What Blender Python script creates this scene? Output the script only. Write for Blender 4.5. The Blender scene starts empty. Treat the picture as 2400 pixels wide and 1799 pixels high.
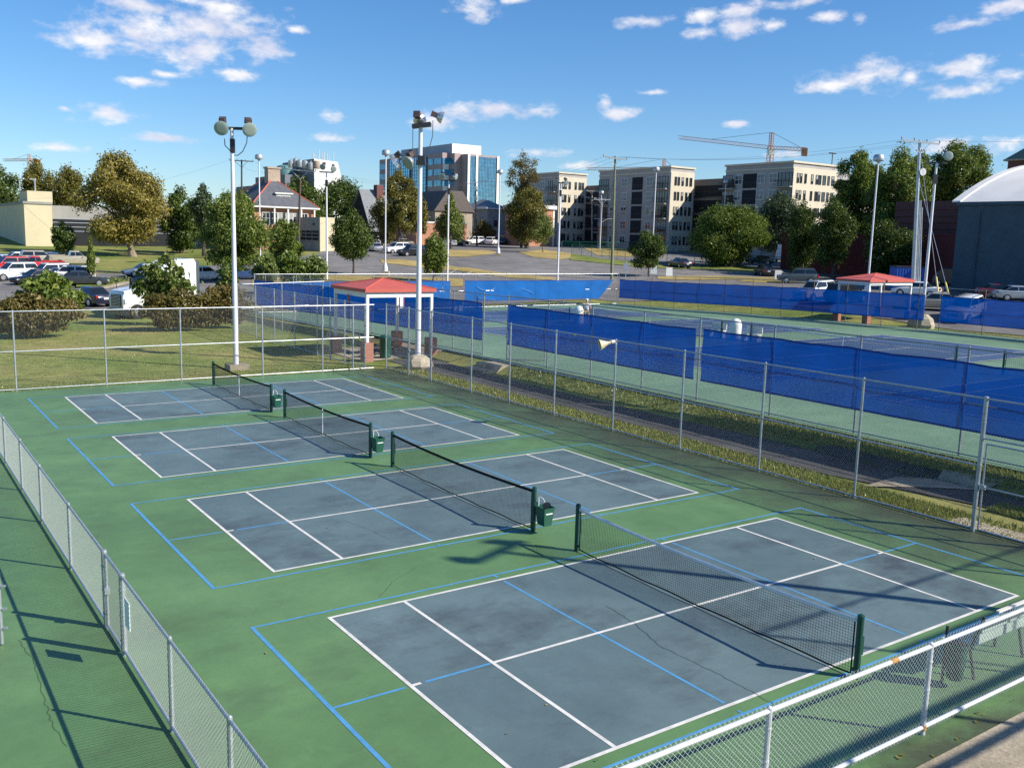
import bpy, bmesh, math, random
from mathutils import Vector, Matrix
SC = bpy.context.scene
COL = SC.collection
rnd = random.Random(11)
PI = math.pi
sin, cos, rad = math.sin, math.cos, math.radians

# ------------------------------------------------------------------ camera
FOC = 2181.225                      # focal length in photo pixels (2400 wide)
CP = Vector((-11.42655, -10.65674, 6.15577))
YAW, PITCH, ROLL = 0.61226, -0.15376, 0.0278
_f = Vector((sin(YAW) * cos(PITCH), cos(YAW) * cos(PITCH), sin(PITCH)))
_r0 = Vector((cos(YAW), -sin(YAW), 0))
_u0 = _r0.cross(_f)
CR = _r0 * cos(ROLL) + _u0 * sin(ROLL)
CU = -_r0 * sin(ROLL) + _u0 * cos(ROLL)
CF = _f
cam = bpy.data.cameras.new('camera')
camo = bpy.data.objects.new('camera', cam)
COL.objects.link(camo)
m = Matrix.Identity(4)
for i in range(3):
    m[i][0] = CR[i]; m[i][1] = CU[i]; m[i][2] = -CF[i]; m[i][3] = CP[i]
camo.matrix_world = m
cam.sensor_fit = 'HORIZONTAL'; cam.sensor_width = 36; cam.lens = FOC / 2400 * 36
cam.clip_start = 0.1; cam.clip_end = 5000
SC.camera = camo

# survey helpers: bearings measured on the photo (2212 px wide copy) -> real points in the world
S = 2400 / 2212
def ray(u, v):
    return CF + CR * ((u * S - 1200) / FOC) - CU * ((v * S - 899.5) / FOC)
def at(u, v, dist):
    d = ray(u, v); return CP + d * (dist / math.hypot(d.x, d.y))
def PZ(u, v, z):
    d = ray(u, v); return CP + d * ((z - CP.z) / d.z)
def PX(u, v, x):
    d = ray(u, v); return CP + d * ((x - CP.x) / d.x)
def along(p, dx, dy, u):
    """distance t so that p + t*(dx,dy) lies on the bearing of column u"""
    d = ray(u, 510); ax, ay = d.x, d.y
    qx, qy = p.x - CP.x, p.y - CP.y
    den = dx * ay - dy * ax
    return (qy * ax - qx * ay) / den

# ------------------------------------------------------------------ terrain
def lerp_tab(tab, r):
    if r <= tab[0][0]: return tab[0][1]
    for (a, za), (b, zb) in zip(tab, tab[1:]):
        if r <= b: return za + (zb - za) * (r - a) / (b - a)
    return tab[-1][1]
TL = [(0, 0), (72, 0), (90, .3), (120, 1.0), (150, 2.1), (200, 4), (280, 5.6), (3000, 6.1)]
TC = [(0, 0), (86, -.2), (92, .1), (115, 1.2), (150, 3.2), (196, 4.6), (250, 5.6), (3000, 6.1)]
TR = [(0, 0), (40, .5), (72, .5), (79, .2), (88, 1.2), (112, 1.7), (136, 2.0), (159, 3.0), (220, 4.9), (280, 5.6), (3000, 6.1)]
def ss(t):
    t = max(0, min(1, t)); return t * t * (3 - 2 * t)
ZT = [(-40, .54), (26, .5), (36, .38), (44, .26), (52, .05), (62, -.08)]
def z_tennis(x, y):
    return lerp_tab(ZT, y) + .0027 * (x - 13.6)
def rect_d(x, y, x0, y0, x1, y1):
    return math.hypot(max(x0 - x, 0, x - x1), max(y0 - y, 0, y - y1))
def zg(x, y):
    dx, dy = x - CP.x, y - CP.y
    r = math.hypot(dx, dy); a = math.degrees(math.atan2(dx, dy))
    if dy < 0 and dx < 0: a = 0
    zl, zc, zr = lerp_tab(TL, r), lerp_tab(TC, r), lerp_tab(TR, r)
    if a < 26: k = ss((a - 12) / 14); z = zl + (zc - zl) * k
    else: k = ss((a - 42) / 14); z = zc + (zr - zc) * k
    dt = rect_d(x, y, 13.45, -30, 51.2, 60.5)
    w = 1 - ss(dt / (1.5 if x < 13.45 else 4.5))
    if y > 40 and x < 13.45: w = 1 - ss(dt / 3.0)
    z = z * (1 - w) + (z_tennis(x, y) - .07) * w
    if x < 12.1:
        dp = rect_d(x, y, -60, -60, 11.9, 40)
        wp = 1 - ss(dp / 12)
        tz = -.04 if x < 8.7 else (-.03 + .1 * ss((x - 8.7) / 3))
        z = z * (1 - wp) + tz * wp
    return z
def G(u, v):
    """where the bearing (u, v) meets the terrain"""
    d = ray(u, v); h = math.hypot(d.x, d.y); t = 6 / h; step = .5 / h; prev = t
    while t * h < 900:
        p = CP + d * t
        if p.z <= zg(p.x, p.y):
            lo, hi = prev, t
            for _ in range(24):
                mid = (lo + hi) / 2; q = CP + d * mid
                if q.z <= zg(q.x, q.y): hi = mid
                else: lo = mid
            return CP + d * hi
        prev = t; t += step
    return CP + d * (400 / h)
def dist(p): return math.hypot(p.x - CP.x, p.y - CP.y)

# ------------------------------------------------------------------ objects
ORG = {}
def tag(o, label=None, cat=None, group=None, kind=None):
    if label: o['label'] = label
    if cat: o['category'] = cat
    if group: o['group'] = group
    if kind: o['kind'] = kind
    return o
def thing(name, loc, label, cat, group=None, rz=0):
    o = bpy.data.objects.new(name, None); COL.objects.link(o)
    o.empty_display_size = .3
    o.location = loc; o.rotation_euler = (0, 0, rz)
    ORG[o.name] = Vector(loc)
    return tag(o, label, cat, group)
def link(name, me, parent=None, loc=None, rz=0, label=None):
    o = bpy.data.objects.new(name, me); COL.objects.link(o)
    if parent is not None:
        o.parent = parent; ORG[o.name] = ORG.get(parent.name, Vector((0, 0, 0)))
    if loc is not None: o.location = loc
    if rz: o.rotation_euler = (0, 0, rz)
    if label: o['label'] = label
    return o

class MB:
    def __init__(s): s.v = []; s.f = []; s.mi = []; s.cur = 0
    def add(s, vs, fs):
        b = len(s.v); s.v += [tuple(p) for p in vs]
        for f in fs: s.f.append(tuple(i + b for i in f)); s.mi.append(s.cur)
    def box(s, x0, y0, z0, x1, y1, z1):
        vs = [(x, y, z) for z in (z0, z1) for x, y in ((x0, y0), (x1, y0), (x1, y1), (x0, y1))]
        s.add(vs, [(3, 2, 1, 0), (4, 5, 6, 7), (0, 1, 5, 4), (1, 2, 6, 5), (2, 3, 7, 6), (3, 0, 4, 7)])
        return s
    def obox(s, c, ax, ay, az):
        """box from its centre and three half-axis vectors"""
        c = Vector(c); ax = Vector(ax); ay = Vector(ay); az = Vector(az)
        vs = [c + ax * i + ay * j + az * k for k in (-1, 1) for i, j in ((-1, -1), (1, -1), (1, 1), (-1, 1))]
        s.add(vs, [(3, 2, 1, 0), (4, 5, 6, 7), (0, 1, 5, 4), (1, 2, 6, 5), (2, 3, 7, 6), (3, 0, 4, 7)])
        return s
    def tube(s, p0, p1, r0, r1=None, n=8, caps=True):
        p0 = Vector(p0); p1 = Vector(p1); r1 = r0 if r1 is None else r1
        d = (p1 - p0); d.normalize()
        a = d.orthogonal().normalized(); b = d.cross(a)
        vs = []
        for p, r in ((p0, r0), (p1, r1)):
            for i in range(n):
                t = 2 * PI * i / n; vs.append(p + (a * cos(t) + b * sin(t)) * r)
        fs = [(i, (i + 1) % n, n + (i + 1) % n, n + i) for i in range(n)]
        if caps: fs += [tuple(reversed(range(n))), tuple(range(n, 2 * n))]
        s.add(vs, fs); return s
    def path(s, pts, r, n=6):
        for a, b in zip(pts, pts[1:]): s.tube(a, b, r, n=n)
        return s
    def lathe(s, c, axis, prof, n=16):
        """prof = [(distance along axis, radius)...]"""
        c = Vector(c); d = Vector(axis).normalized(); a = d.orthogonal().normalized(); b = d.cross(a)
        vs = []
        for h, r in prof:
            for i in range(n):
                t = 2 * PI * i / n; vs.append(c + d * h + (a * cos(t) + b * sin(t)) * r)
        fs = []
        for k in range(len(prof) - 1):
            for i in range(n):
                j = (i + 1) % n
                fs.append((k * n + i, k * n + j, (k + 1) * n + j, (k + 1) * n + i))
        fs += [tuple(reversed(range(n))), tuple(range((len(prof) - 1) * n, len(prof) * n))]
        s.add(vs, fs); return s
    def quad(s, a, b, c, d): s.add([a, b, c, d], [(0, 1, 2, 3)]); return s
    def poly(s, pts): s.add(pts, [tuple(range(len(pts)))]); return s
    def extr(s, pts, z0, z1):
        """vertical prism over a ccw polygon"""
        n = len(pts)
        vs = [(p[0], p[1], z0) for p in pts] + [(p[0], p[1], z1) for p in pts]
        fs = [tuple(reversed(range(n))), tuple(range(n, 2 * n))] + [(i, (i + 1) % n, n + (i + 1) % n, n + i) for i in range(n)]
        s.add(vs, fs); return s
    def loft(s, rings, cap=True):
        n = len(rings[0]); vs = [p for r in rings for p in r]; fs = []
        for k in range(len(rings) - 1):
            for i in range(n):
                j = (i + 1) % n
                fs.append((k * n + i, k * n + j, (k + 1) * n + j, (k + 1) * n + i))
        if cap: fs += [tuple(reversed(range(n))), tuple(range((len(rings) - 1) * n, len(rings) * n))]
        s.add(vs, fs); return s
    def mesh(s, name, mats, smooth=False, off=None):
        me = bpy.data.meshes.new(name)
        if off is not None: vs = [(p[0] - off[0], p[1] - off[1], p[2] - off[2]) for p in s.v]
        else: vs = s.v
        me.from_pydata(vs, [], s.f)
        if not isinstance(mats, (list, tuple)): mats = [mats]
        for mm in mats: me.materials.append(mm)
        if len(mats) > 1: me.polygons.foreach_set('material_index', s.mi)
        bm = bmesh.new(); bm.from_mesh(me)
        if len(bm.faces) < 60000: bmesh.ops.recalc_face_normals(bm, faces=bm.faces)
        bm.to_mesh(me); bm.free()
        if smooth:
            me.polygons.foreach_set('use_smooth', [True] * len(me.polygons))
            if smooth != 'all':
                try: me.set_sharp_from_angle(angle=rad(35))
                except Exception: pass
        me.update()
        return me
    def build(s, name, mats, parent=None, smooth=False, label=None):
        off = ORG.get(parent.name) if parent is not None else None
        return link(name, s.mesh(name, mats, smooth, off), parent, label=label)
    def solo(s, name, mats, label, cat, group=None, smooth=False, kind=None):
        """a thing that is one mesh, its origin at the middle of its base"""
        xs = [p[0] for p in s.v]; ys = [p[1] for p in s.v]; zs = [p[2] for p in s.v]
        c = ((min(xs) + max(xs)) / 2, (min(ys) + max(ys)) / 2, min(zs))
        o = link(name, s.mesh(name, mats, smooth, c)); o.location = c; ORG[o.name] = Vector(c)
        return tag(o, label, cat, group, kind)
def structure(name, mb, mat, smooth=False):
    o = mb.build(name, mat, None, smooth); o['kind'] = 'structure'; return o

def copy_tree(o, parent=None):
    c = o.copy(); COL.objects.link(c)
    if parent is not None: c.parent = parent; c.matrix_parent_inverse = o.matrix_parent_inverse
    for ch in [q for q in o.children]: copy_tree(ch, c)
    return c

def drape(name, poly, off, mat, step=2.0, zf=zg):
    """a sheet over the terrain: the outline cut along the terrain's grid lines"""
    bm = bmesh.new()
    vs = [bm.verts.new((p[0], p[1], 0)) for p in poly]
    bm.faces.new(vs)
    bmesh.ops.triangulate(bm, faces=bm.faces[:])
    xs = [p[0] for p in poly]; ys = [p[1] for p in poly]
    for k in range(int(min(xs) // step), int(max(xs) // step) + 1):
        bmesh.ops.bisect_plane(bm, geom=bm.verts[:] + bm.edges[:] + bm.faces[:], plane_co=(k * step, 0, 0), plane_no=(1, 0, 0))
    for k in range(int(min(ys) // step), int(max(ys) // step) + 1):
        bmesh.ops.bisect_plane(bm, geom=bm.verts[:] + bm.edges[:] + bm.faces[:], plane_co=(0, k * step, 0), plane_no=(0, 1, 0))
    bmesh.ops.triangulate(bm, faces=bm.faces[:])
    for v in bm.verts: v.co.z = zf(v.co.x, v.co.y) + off
    bmesh.ops.recalc_face_normals(bm, faces=bm.faces[:])
    me = bpy.data.meshes.new(name); bm.to_mesh(me); bm.free()
    if sum(p.normal.z for p in me.polygons) < 0: me.flip_normals()
    me.materials.append(mat)
    o = link(name, me); o['kind'] = 'structure'
    return o
def gpoly(pts): return [G(u, v) for u, v in pts]
# ------------------------------------------------------------------ materials
def newmat(name):
    mt = bpy.data.materials.new(name); mt.use_nodes = True
    nt = mt.node_tree; b = nt.nodes['Principled BSDF']
    return mt, nt, b
def noise(nt, scale, detail=4, rough=.6, vec='Object', stretch=None):
    tc = nt.nodes.new('ShaderNodeTexCoord'); n = nt.nodes.new('ShaderNodeTexNoise')
    n.inputs['Scale'].default_value = scale; n.inputs['Detail'].default_value = detail; n.inputs['Roughness'].default_value = rough
    if vec == 'World':
        g = nt.nodes.new('ShaderNodeNewGeometry'); out = g.outputs['Position']
    else: out = tc.outputs[vec]
    if stretch:
        mp = nt.nodes.new('ShaderNodeMapping'); mp.inputs['Scale'].default_value = stretch
        nt.links.new(out, mp.inputs[0]); out = mp.outputs[0]
    nt.links.new(out, n.inputs['Vector'])
    return n.outputs['Fac']
def ramp(nt, fac, stops):
    r = nt.nodes.new('ShaderNodeValToRGB'); e = r.color_ramp.elements
    while len(e) < len(stops): e.new(.5)
    for i, (p, c) in enumerate(stops):
        e[i].position = p; e[i].color = (*c, 1) if len(c) == 3 else c
    nt.links.new(fac, r.inputs[0]); return r.outputs[0]
def mix(nt, fac, a, b, mode='MIX'):
    n = nt.nodes.new('ShaderNodeMix'); n.data_type = 'RGBA'; n.blend_type = mode
    for sock, val in ((n.inputs[0], fac), (n.inputs[6], a), (n.inputs[7], b)):
        if hasattr(val, 'links') or isinstance(val, bpy.types.NodeSocket): nt.links.new(val, sock)
        elif isinstance(val, (int, float)): sock.default_value = val
        else: sock.default_value = (*val, 1)
    return n.outputs[2]
def math_(nt, op, a, b=None, clamp=False):
    n = nt.nodes.new('ShaderNodeMath'); n.operation = op; n.use_clamp = clamp
    for i, val in enumerate((a, b)):
        if val is None: continue
        if isinstance(val, bpy.types.NodeSocket): nt.links.new(val, n.inputs[i])
        else: n.inputs[i].default_value = val
    return n.outputs[0]
def bump(nt, b, h, strength=.3, distance=.02):
    n = nt.nodes.new('ShaderNodeBump'); n.inputs['Strength'].default_value = strength; n.inputs['Distance'].default_value = distance
    nt.links.new(h, n.inputs['Height']); nt.links.new(n.outputs[0], b.inputs['Normal'])
def sc(c, k): return tuple(min(1, x * k) for x in c)
def M(name, col, rough=.6, var=.15, scale=3, metal=0, bmp=0, spec=.5, coat=0, vec='Object', stretch=None):
    mt, nt, b = newmat(name)
    b.inputs['Roughness'].default_value = rough; b.inputs['Metallic'].default_value = metal
    b.inputs['Specular IOR Level'].default_value = spec
    if coat: b.inputs['Coat Weight'].default_value = coat; b.inputs['Coat Roughness'].default_value = .08
    if var:
        f = noise(nt, scale, vec=vec, stretch=stretch)
        nt.links.new(ramp(nt, f, [(.3, sc(col, 1 - var)), (.7, sc(col, 1 + var))]), b.inputs['Base Color'])
        if bmp: bump(nt, b, f, bmp)
    else: b.inputs['Base Color'].default_value = (*col, 1)
    return mt

def ground_mat(name, cols, big=.05, small=1.5, fine=14, bmp=.3, rough=.95):
    """cols: dark, mid, light patches mixed from three sizes of noise"""
    mt, nt, b = newmat(name)
    a = noise(nt, big, 3, .55, 'World'); c = noise(nt, small, 5, .65, 'World'); d = noise(nt, fine, 4, .7, 'World')
    base = ramp(nt, a, [(.35, cols[0]), (.5, cols[1]), (.66, cols[2])])
    base = mix(nt, .75, base, ramp(nt, c, [(.3, (.62, .62, .62)), (.7, (1.28, 1.28, 1.28))]), 'MULTIPLY')
    base = mix(nt, .8, base, ramp(nt, d, [(.3, (.7, .7, .7)), (.7, (1.25, 1.25, 1.25))]), 'MULTIPLY')
    nt.links.new(base, b.inputs['Base Color']); b.inputs['Roughness'].default_value = rough
    b.inputs['Specular IOR Level'].default_value = .15
    if bmp: bump(nt, b, d, bmp, .05)
    return mt
GRASS = ground_mat('lawn_grass', [(.14, .19, .04), (.205, .225, .06), (.29, .255, .09)], big=.16, small=.9, fine=9)
GRASSY = ground_mat('short_green_grass', [(.12, .175, .03), (.185, .22, .05), (.26, .25, .075)], big=.3, small=1.3, fine=12)
DRY = ground_mat('dry_grass', [(.25, .2, .07), (.37, .28, .1), (.45, .34, .14)], big=.1, small=1.0, fine=8)
ASPH = ground_mat('pale_asphalt', [(.165, .155, .15), (.195, .183, .176), (.22, .207, .198)], big=.05, small=.35, fine=6, bmp=.1)
ASPHD = ground_mat('dark_asphalt', [(.06, .06, .059), (.078, .077, .075), (.1, .097, .093)], big=.2, small=.9, fine=12, bmp=.2)
ASPHL = ground_mat('lane_asphalt', [(.14, .132, .137), (.165, .157, .16), (.19, .18, .18)], big=.06, small=.5, fine=8, bmp=.1)
CONC = ground_mat('concrete', [(.3, .255, .185), (.37, .315, .235), (.44, .38, .29)], big=.4, small=2, fine=18, bmp=.25)

def court_mat(name, cols, dirt, dirt_amt, stain=None):
    """acrylic court paint: broad tonal drift, scuffs, brown grime; optional band of mildew along the shaded edge"""
    mt, nt, b = newmat(name)
    a = noise(nt, .16, 4, .6, 'World'); c = noise(nt, .9, 6, .68, 'World'); d = noise(nt, 30, 3, .7, 'World')
    base = ramp(nt, a, [(.34, cols[0]), (.5, cols[1]), (.66, cols[2])])
    base = mix(nt, .7, base, ramp(nt, c, [(.3, (.76, .77, .78)), (.7, (1.18, 1.17, 1.16))]), 'MULTIPLY')
    g = noise(nt, .28, 6, .72, 'World', stretch=(1, 1.6, 1))
    base = mix(nt, math_(nt, 'MULTIPLY', ramp(nt, g, [(.5, (0, 0, 0)), (.7, (1, 1, 1))]), dirt_amt), base, dirt)
    h = noise(nt, 2.2, 5, .75, 'World', stretch=(.35, 1.3, 1))
    base = mix(nt, math_(nt, 'MULTIPLY', ramp(nt, h, [(.6, (0, 0, 0)), (.72, (1, 1, 1))]), .35), base, sc(cols[0], .72))
    k_ = noise(nt, 7, 7, .78, 'World')
    base = mix(nt, math_(nt, 'MULTIPLY', ramp(nt, k_, [(.56, (0, 0, 0)), (.7, (1, 1, 1))]), .3), base, sc(cols[0], .6))
    k2 = noise(nt, 1.6, 7, .75, 'World', stretch=(1, .5, 1))
    base = mix(nt, math_(nt, 'MULTIPLY', ramp(nt, k2, [(.6, (0, 0, 0)), (.78, (1, 1, 1))]), .5), base, sc(cols[2], 1.25))
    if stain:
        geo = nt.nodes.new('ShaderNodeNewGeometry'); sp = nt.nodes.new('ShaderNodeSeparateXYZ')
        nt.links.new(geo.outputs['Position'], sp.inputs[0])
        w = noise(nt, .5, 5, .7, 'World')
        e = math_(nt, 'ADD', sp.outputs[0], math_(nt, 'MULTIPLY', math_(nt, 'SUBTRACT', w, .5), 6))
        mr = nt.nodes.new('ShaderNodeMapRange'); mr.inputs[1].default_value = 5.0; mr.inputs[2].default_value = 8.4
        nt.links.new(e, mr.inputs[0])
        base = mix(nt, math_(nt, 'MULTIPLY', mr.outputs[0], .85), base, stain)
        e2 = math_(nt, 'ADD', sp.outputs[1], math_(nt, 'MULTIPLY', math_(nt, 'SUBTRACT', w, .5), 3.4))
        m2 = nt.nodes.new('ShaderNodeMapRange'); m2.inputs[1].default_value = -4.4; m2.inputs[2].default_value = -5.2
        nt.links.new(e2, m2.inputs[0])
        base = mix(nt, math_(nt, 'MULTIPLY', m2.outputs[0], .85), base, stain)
    base = mix(nt, .35, base, ramp(nt, d, [(.3, (.86, .86, .86)), (.7, (1.1, 1.1, 1.1))]), 'MULTIPLY')
    nt.links.new(base, b.inputs['Base Color']); b.inputs['Roughness'].default_value = .5
    b.inputs['Specular IOR Level'].default_value = .5
    bump(nt, b, d, .12, .004)
    return mt
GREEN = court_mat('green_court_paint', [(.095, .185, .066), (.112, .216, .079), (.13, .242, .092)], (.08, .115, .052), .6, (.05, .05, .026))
BLUEG = court_mat('slate_court_paint', [(.092, .137, .142), (.116, .168, .172), (.142, .2, .203)], (.05, .054, .058), .8)
TGREEN = court_mat('tennis_green_paint', [(.145, .24, .135), (.165, .268, .15), (.185, .29, .165)], (.13, .19, .1), .3)
TBLUE = court_mat('tennis_blue_paint', [(.05, .085, .16), (.06, .1, .18), (.07, .115, .2)], (.045, .07, .12), .3)
def line_mat(name, col, amt):
    mt, nt, b = newmat(name)
    c = noise(nt, 3.5, 6, .75, 'World')
    base = ramp(nt, c, [(.34, sc(col, 1 - amt)), (.6, col)])
    nt.links.new(base, b.inputs['Base Color']); b.inputs['Roughness'].default_value = .7
    return mt
WLINE = line_mat('white_line_paint', (.72, .7, .66), .28)
BLINE = line_mat('blue_line_paint', (.085, .3, .55), .25)
CRACK = M('crack_dark', (.035, .04, .03), .95, 0)
GALV = M('galvanised_steel', (.42, .45, .48), .42, .18, 6, metal=.55)
WIRE = M('galvanised_wire', (.22, .23, .235), .6, 0, metal=0, spec=.15)
WIREN = M('bright_galvanised_wire', (.55, .57, .56), .5, 0, metal=0, spec=.25)
GALVW = M('aluminium_painted_pipe', (.6, .62, .68), .45, .1, 8, metal=.2)
WIREL = M('dull_galvanised_wire', (.34, .36, .36), .55, 0, metal=0, spec=.2)
DWIRE = M('weathered_wire', (.07, .075, .08), .7, 0, metal=0, spec=.1)
DPIPE = M('weathered_pipe', (.3, .32, .34), .5, .25, 3, metal=.4)
RUSTP = M('rusty_pipe', (.28, .2, .15), .7, .3, 4, metal=.2)
RUST = M('rust', (.45, .24, .08), .9, .3, 20)
BLACKV = M('black_vinyl_fence', (.025, .03, .03), .5, 0)
GREENV = M('green_vinyl_fence', (.02, .12, .08), .5, .1)
NETBLK = M('black_net_cord', (.008, .01, .01), .9, 0, spec=.05)
NETPOST = M('dark_green_post', (.012, .06, .045), .35, .1, 6)
BINGRN = M('green_plastic', (.008, .085, .055), .35, .08, 6)
TAPEW = M('white_net_tape', (.72, .73, .76), .7, .08, 6)
TAPED = M('dark_net_tape', (.014, .016, .018), .9, .1, 6, spec=.1)
POLEW = M('pale_pole_paint', (.72, .71, .74), .45, .08, 1.5)
POLEG = M('steel_pole', (.47, .5, .52), .4, .15, 2, metal=.5)
WOODP = M('treated_wood_pole', (.2, .21, .13), .85, .3, 3, stretch=(6, 6, .6))
WOODB = M('brown_wood_pole', (.1, .065, .05), .85, .3, 3, stretch=(6, 6, .6))
LIGHTW = M('bleached_wood', (.62, .6, .55), .8, .15, 4)
ALU = M('spun_aluminium', (.72, .72, .74), .28, .06, 4, metal=.7)
LENS = M('lamp_lens', (.3, .36, .32), .18, .08, 5)
BALL = M('brown_ballast_box', (.09, .06, .055), .5, .2, 6)
DARKM = M('dark_bracket', (.03, .03, .035), .5, .1)
CABLE = M('grey_cable', (.06, .08, .1), .6, 0)
REDROOF = M('red_metal_roof', (.5, .1, .07), .55, .08, 2)
WHITEP = M('white_paint', (.8, .8, .78), .5, .04, 3)
BRICK_BASE = None
HORN = M('beige_horn', (.55, .47, .3), .5, .1, 6)
ROCK = M('boulder_stone', (.4, .34, .25), .9, .25, 3, bmp=.6)
SKIN = M('skin', (.55, .32, .22), .6, .05)
SHIRT = M('white_cotton', (.72, .72, .74), .9, .05)
HAIR = M('grey_hair', (.35, .33, .3), .8, .1)
SHORT = M('tan_cotton', (.42, .33, .2), .9, .05)
PLASTW = M('white_plastic', (.78, .79, .74), .4, .05, 4)
BLACKP = M('black_plastic', (.02, .02, .022), .5, 0)
PAPER = M('white_paper_sign', (.78, .8, .78), .6, .03)
BALLY = M('yellow_felt', (.62, .75, .15), .9, .1, 30)
YELLOW = M('yellow_guard', (.75, .55, .16), .5, .1)
BENCHM = M('pale_green_mesh', (.4, .5, .44), .6, .1, 8)

def brick(name, c1, c2, mortar, sx=.24, sy=.075):
    mt, nt, b = newmat(name)
    geo = nt.nodes.new('ShaderNodeNewGeometry'); sp = nt.nodes.new('ShaderNodeSeparateXYZ')
    nt.links.new(geo.outputs['Position'], sp.inputs[0])
    h = math_(nt, 'ADD', sp.outputs[0], sp.outputs[1])
    cb = nt.nodes.new('ShaderNodeCombineXYZ'); nt.links.new(h, cb.inputs[0]); nt.links.new(sp.outputs[2], cb.inputs[1])
    t = nt.nodes.new('ShaderNodeTexBrick'); t.inputs['Scale'].default_value = 1
    t.inputs['Brick Width'].default_value = sx; t.inputs['Row Height'].default_value = sy; t.inputs['Mortar Size'].default_value = .008
    t.inputs['Color1'].default_value = (*c1, 1); t.inputs['Color2'].default_value = (*c2, 1); t.inputs['Mortar'].default_value = (*mortar, 1)
    nt.links.new(cb.outputs[0], t.inputs['Vector'])
    base = mix(nt, .7, t.outputs[0], ramp(nt, noise(nt, .6, 5, .7, 'World'), [(.3, (.78, .78, .78)), (.7, (1.2, 1.2, 1.2))]), 'MULTIPLY')
    nt.links.new(base, b.inputs['Base Color']); b.inputs['Roughness'].default_value = .9
    return mt
BRICK_BASE = brick('red_brick', (.36, .12, .075), (.3, .095, .06), (.42, .3, .24))
BRICK_OR = brick('orange_brick', (.5, .2, .1), (.42, .17, .085), (.45, .34, .26))
BRICK_MAR = brick('maroon_brick', (.2, .035, .035), (.16, .03, .03), (.16, .05, .05))
BRICK_DK = brick('dark_red_brick', (.17, .06, .055), (.13, .05, .045), (.15, .08, .075))
BRICK_TAN = brick('tan_brick', (.45, .34, .25), (.4, .3, .22), (.42, .36, .3))

def glassy(name, col, rough=.06, spec=.8, grid=None, line=(.05, .07, .09)):
    mt, nt, b = newmat(name)
    b.inputs['Roughness'].default_value = rough; b.inputs['Specular IOR Level'].default_value = spec
    b.inputs['Base Color'].default_value = (*col, 1)
    n = noise(nt, .7, 2, .5, 'World')
    nt.links.new(ramp(nt, n, [(.3, sc(col, .75)), (.7, sc(col, 1.25))]), b.inputs['Base Color'])
    return mt
WGLASS = glassy('window_glass', (.02, .028, .035))
CARGLASS = glassy('car_glass', (.012, .016, .018), .04)
MIRRORG = glassy('blue_curtain_glass', (.13, .3, .42), .04)
MIRRORG.node_tree.nodes['Principled BSDF'].inputs['Metallic'].default_value = .85

def screen_mat(name, col, tr):
    """woven windscreen: part of the light goes straight through the weave"""
    mt, nt, b = newmat(name)
    out = nt.nodes['Material Output']
    n = noise(nt, .8, 4, .6, 'World')
    c = ramp(nt, n, [(.3, sc(col, .85)), (.7, sc(col, 1.15))])
    df = nt.nodes.new('ShaderNodeBsdfDiffuse'); tl = nt.nodes.new('ShaderNodeBsdfTranslucent'); tp = nt.nodes.new('ShaderNodeBsdfTransparent')
    nt.links.new(c, df.inputs[0]); nt.links.new(c, tl.inputs[0])
    m1 = nt.nodes.new('ShaderNodeMixShader'); m1.inputs[0].default_value = .28
    nt.links.new(df.outputs[0], m1.inputs[1]); nt.links.new(tl.outputs[0], m1.inputs[2])
    m2 = nt.nodes.new('ShaderNodeMixShader'); m2.inputs[0].default_value = tr
    nt.links.new(m1.outputs[0], m2.inputs[1]); nt.links.new(tp.outputs[0], m2.inputs[2])
    nt.links.new(m2.outputs[0], out.inputs[0])
    nt.nodes.remove(b)
    return mt
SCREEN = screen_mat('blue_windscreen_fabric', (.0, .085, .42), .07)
SCREENB = screen_mat('sunlit_windscreen_fabric', (.012, .16, .52), .1)  # lit copy of the blue cloth: paler colour stands in for the sun
SCREENG = screen_mat('green_windscreen_fabric', (.015, .14, .09), .2)

def leaf_mat(name, stops, trans=.3, big=.25):
    mt, nt, b = newmat(name)
    out = nt.nodes['Material Output']
    geo = nt.nodes.new('ShaderNodeNewGeometry')
    n = noise(nt, big, 2, .5, 'World')
    f = math_(nt, 'ADD', math_(nt, 'MULTIPLY', geo.outputs['Random Per Island'], .6), math_(nt, 'MULTIPLY', n, .4))
    c = ramp(nt, f, stops)
    df = nt.nodes.new('ShaderNodeBsdfDiffuse'); tl = nt.nodes.new('ShaderNodeBsdfTranslucent'); gl = nt.nodes.new('ShaderNodeBsdfGlossy')
    gl.inputs['Roughness'].default_value = .35; gl.inputs[0].default_value = (.9, .9, .9, 1)
    nt.links.new(c, df.inputs[0]); nt.links.new(c, tl.inputs[0])
    m1 = nt.nodes.new('ShaderNodeMixShader'); m1.inputs[0].default_value = trans
    nt.links.new(df.outputs[0], m1.inputs[1]); nt.links.new(tl.outputs[0], m1.inputs[2])
    m2 = nt.nodes.new('ShaderNodeMixShader'); m2.inputs[0].default_value = .02
    nt.links.new(m1.outputs[0], m2.inputs[1]); nt.links.new(gl.outputs[0], m2.inputs[2])
    nt.links.new(m2.outputs[0], out.inputs[0]); nt.nodes.remove(b)
    return mt
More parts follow.
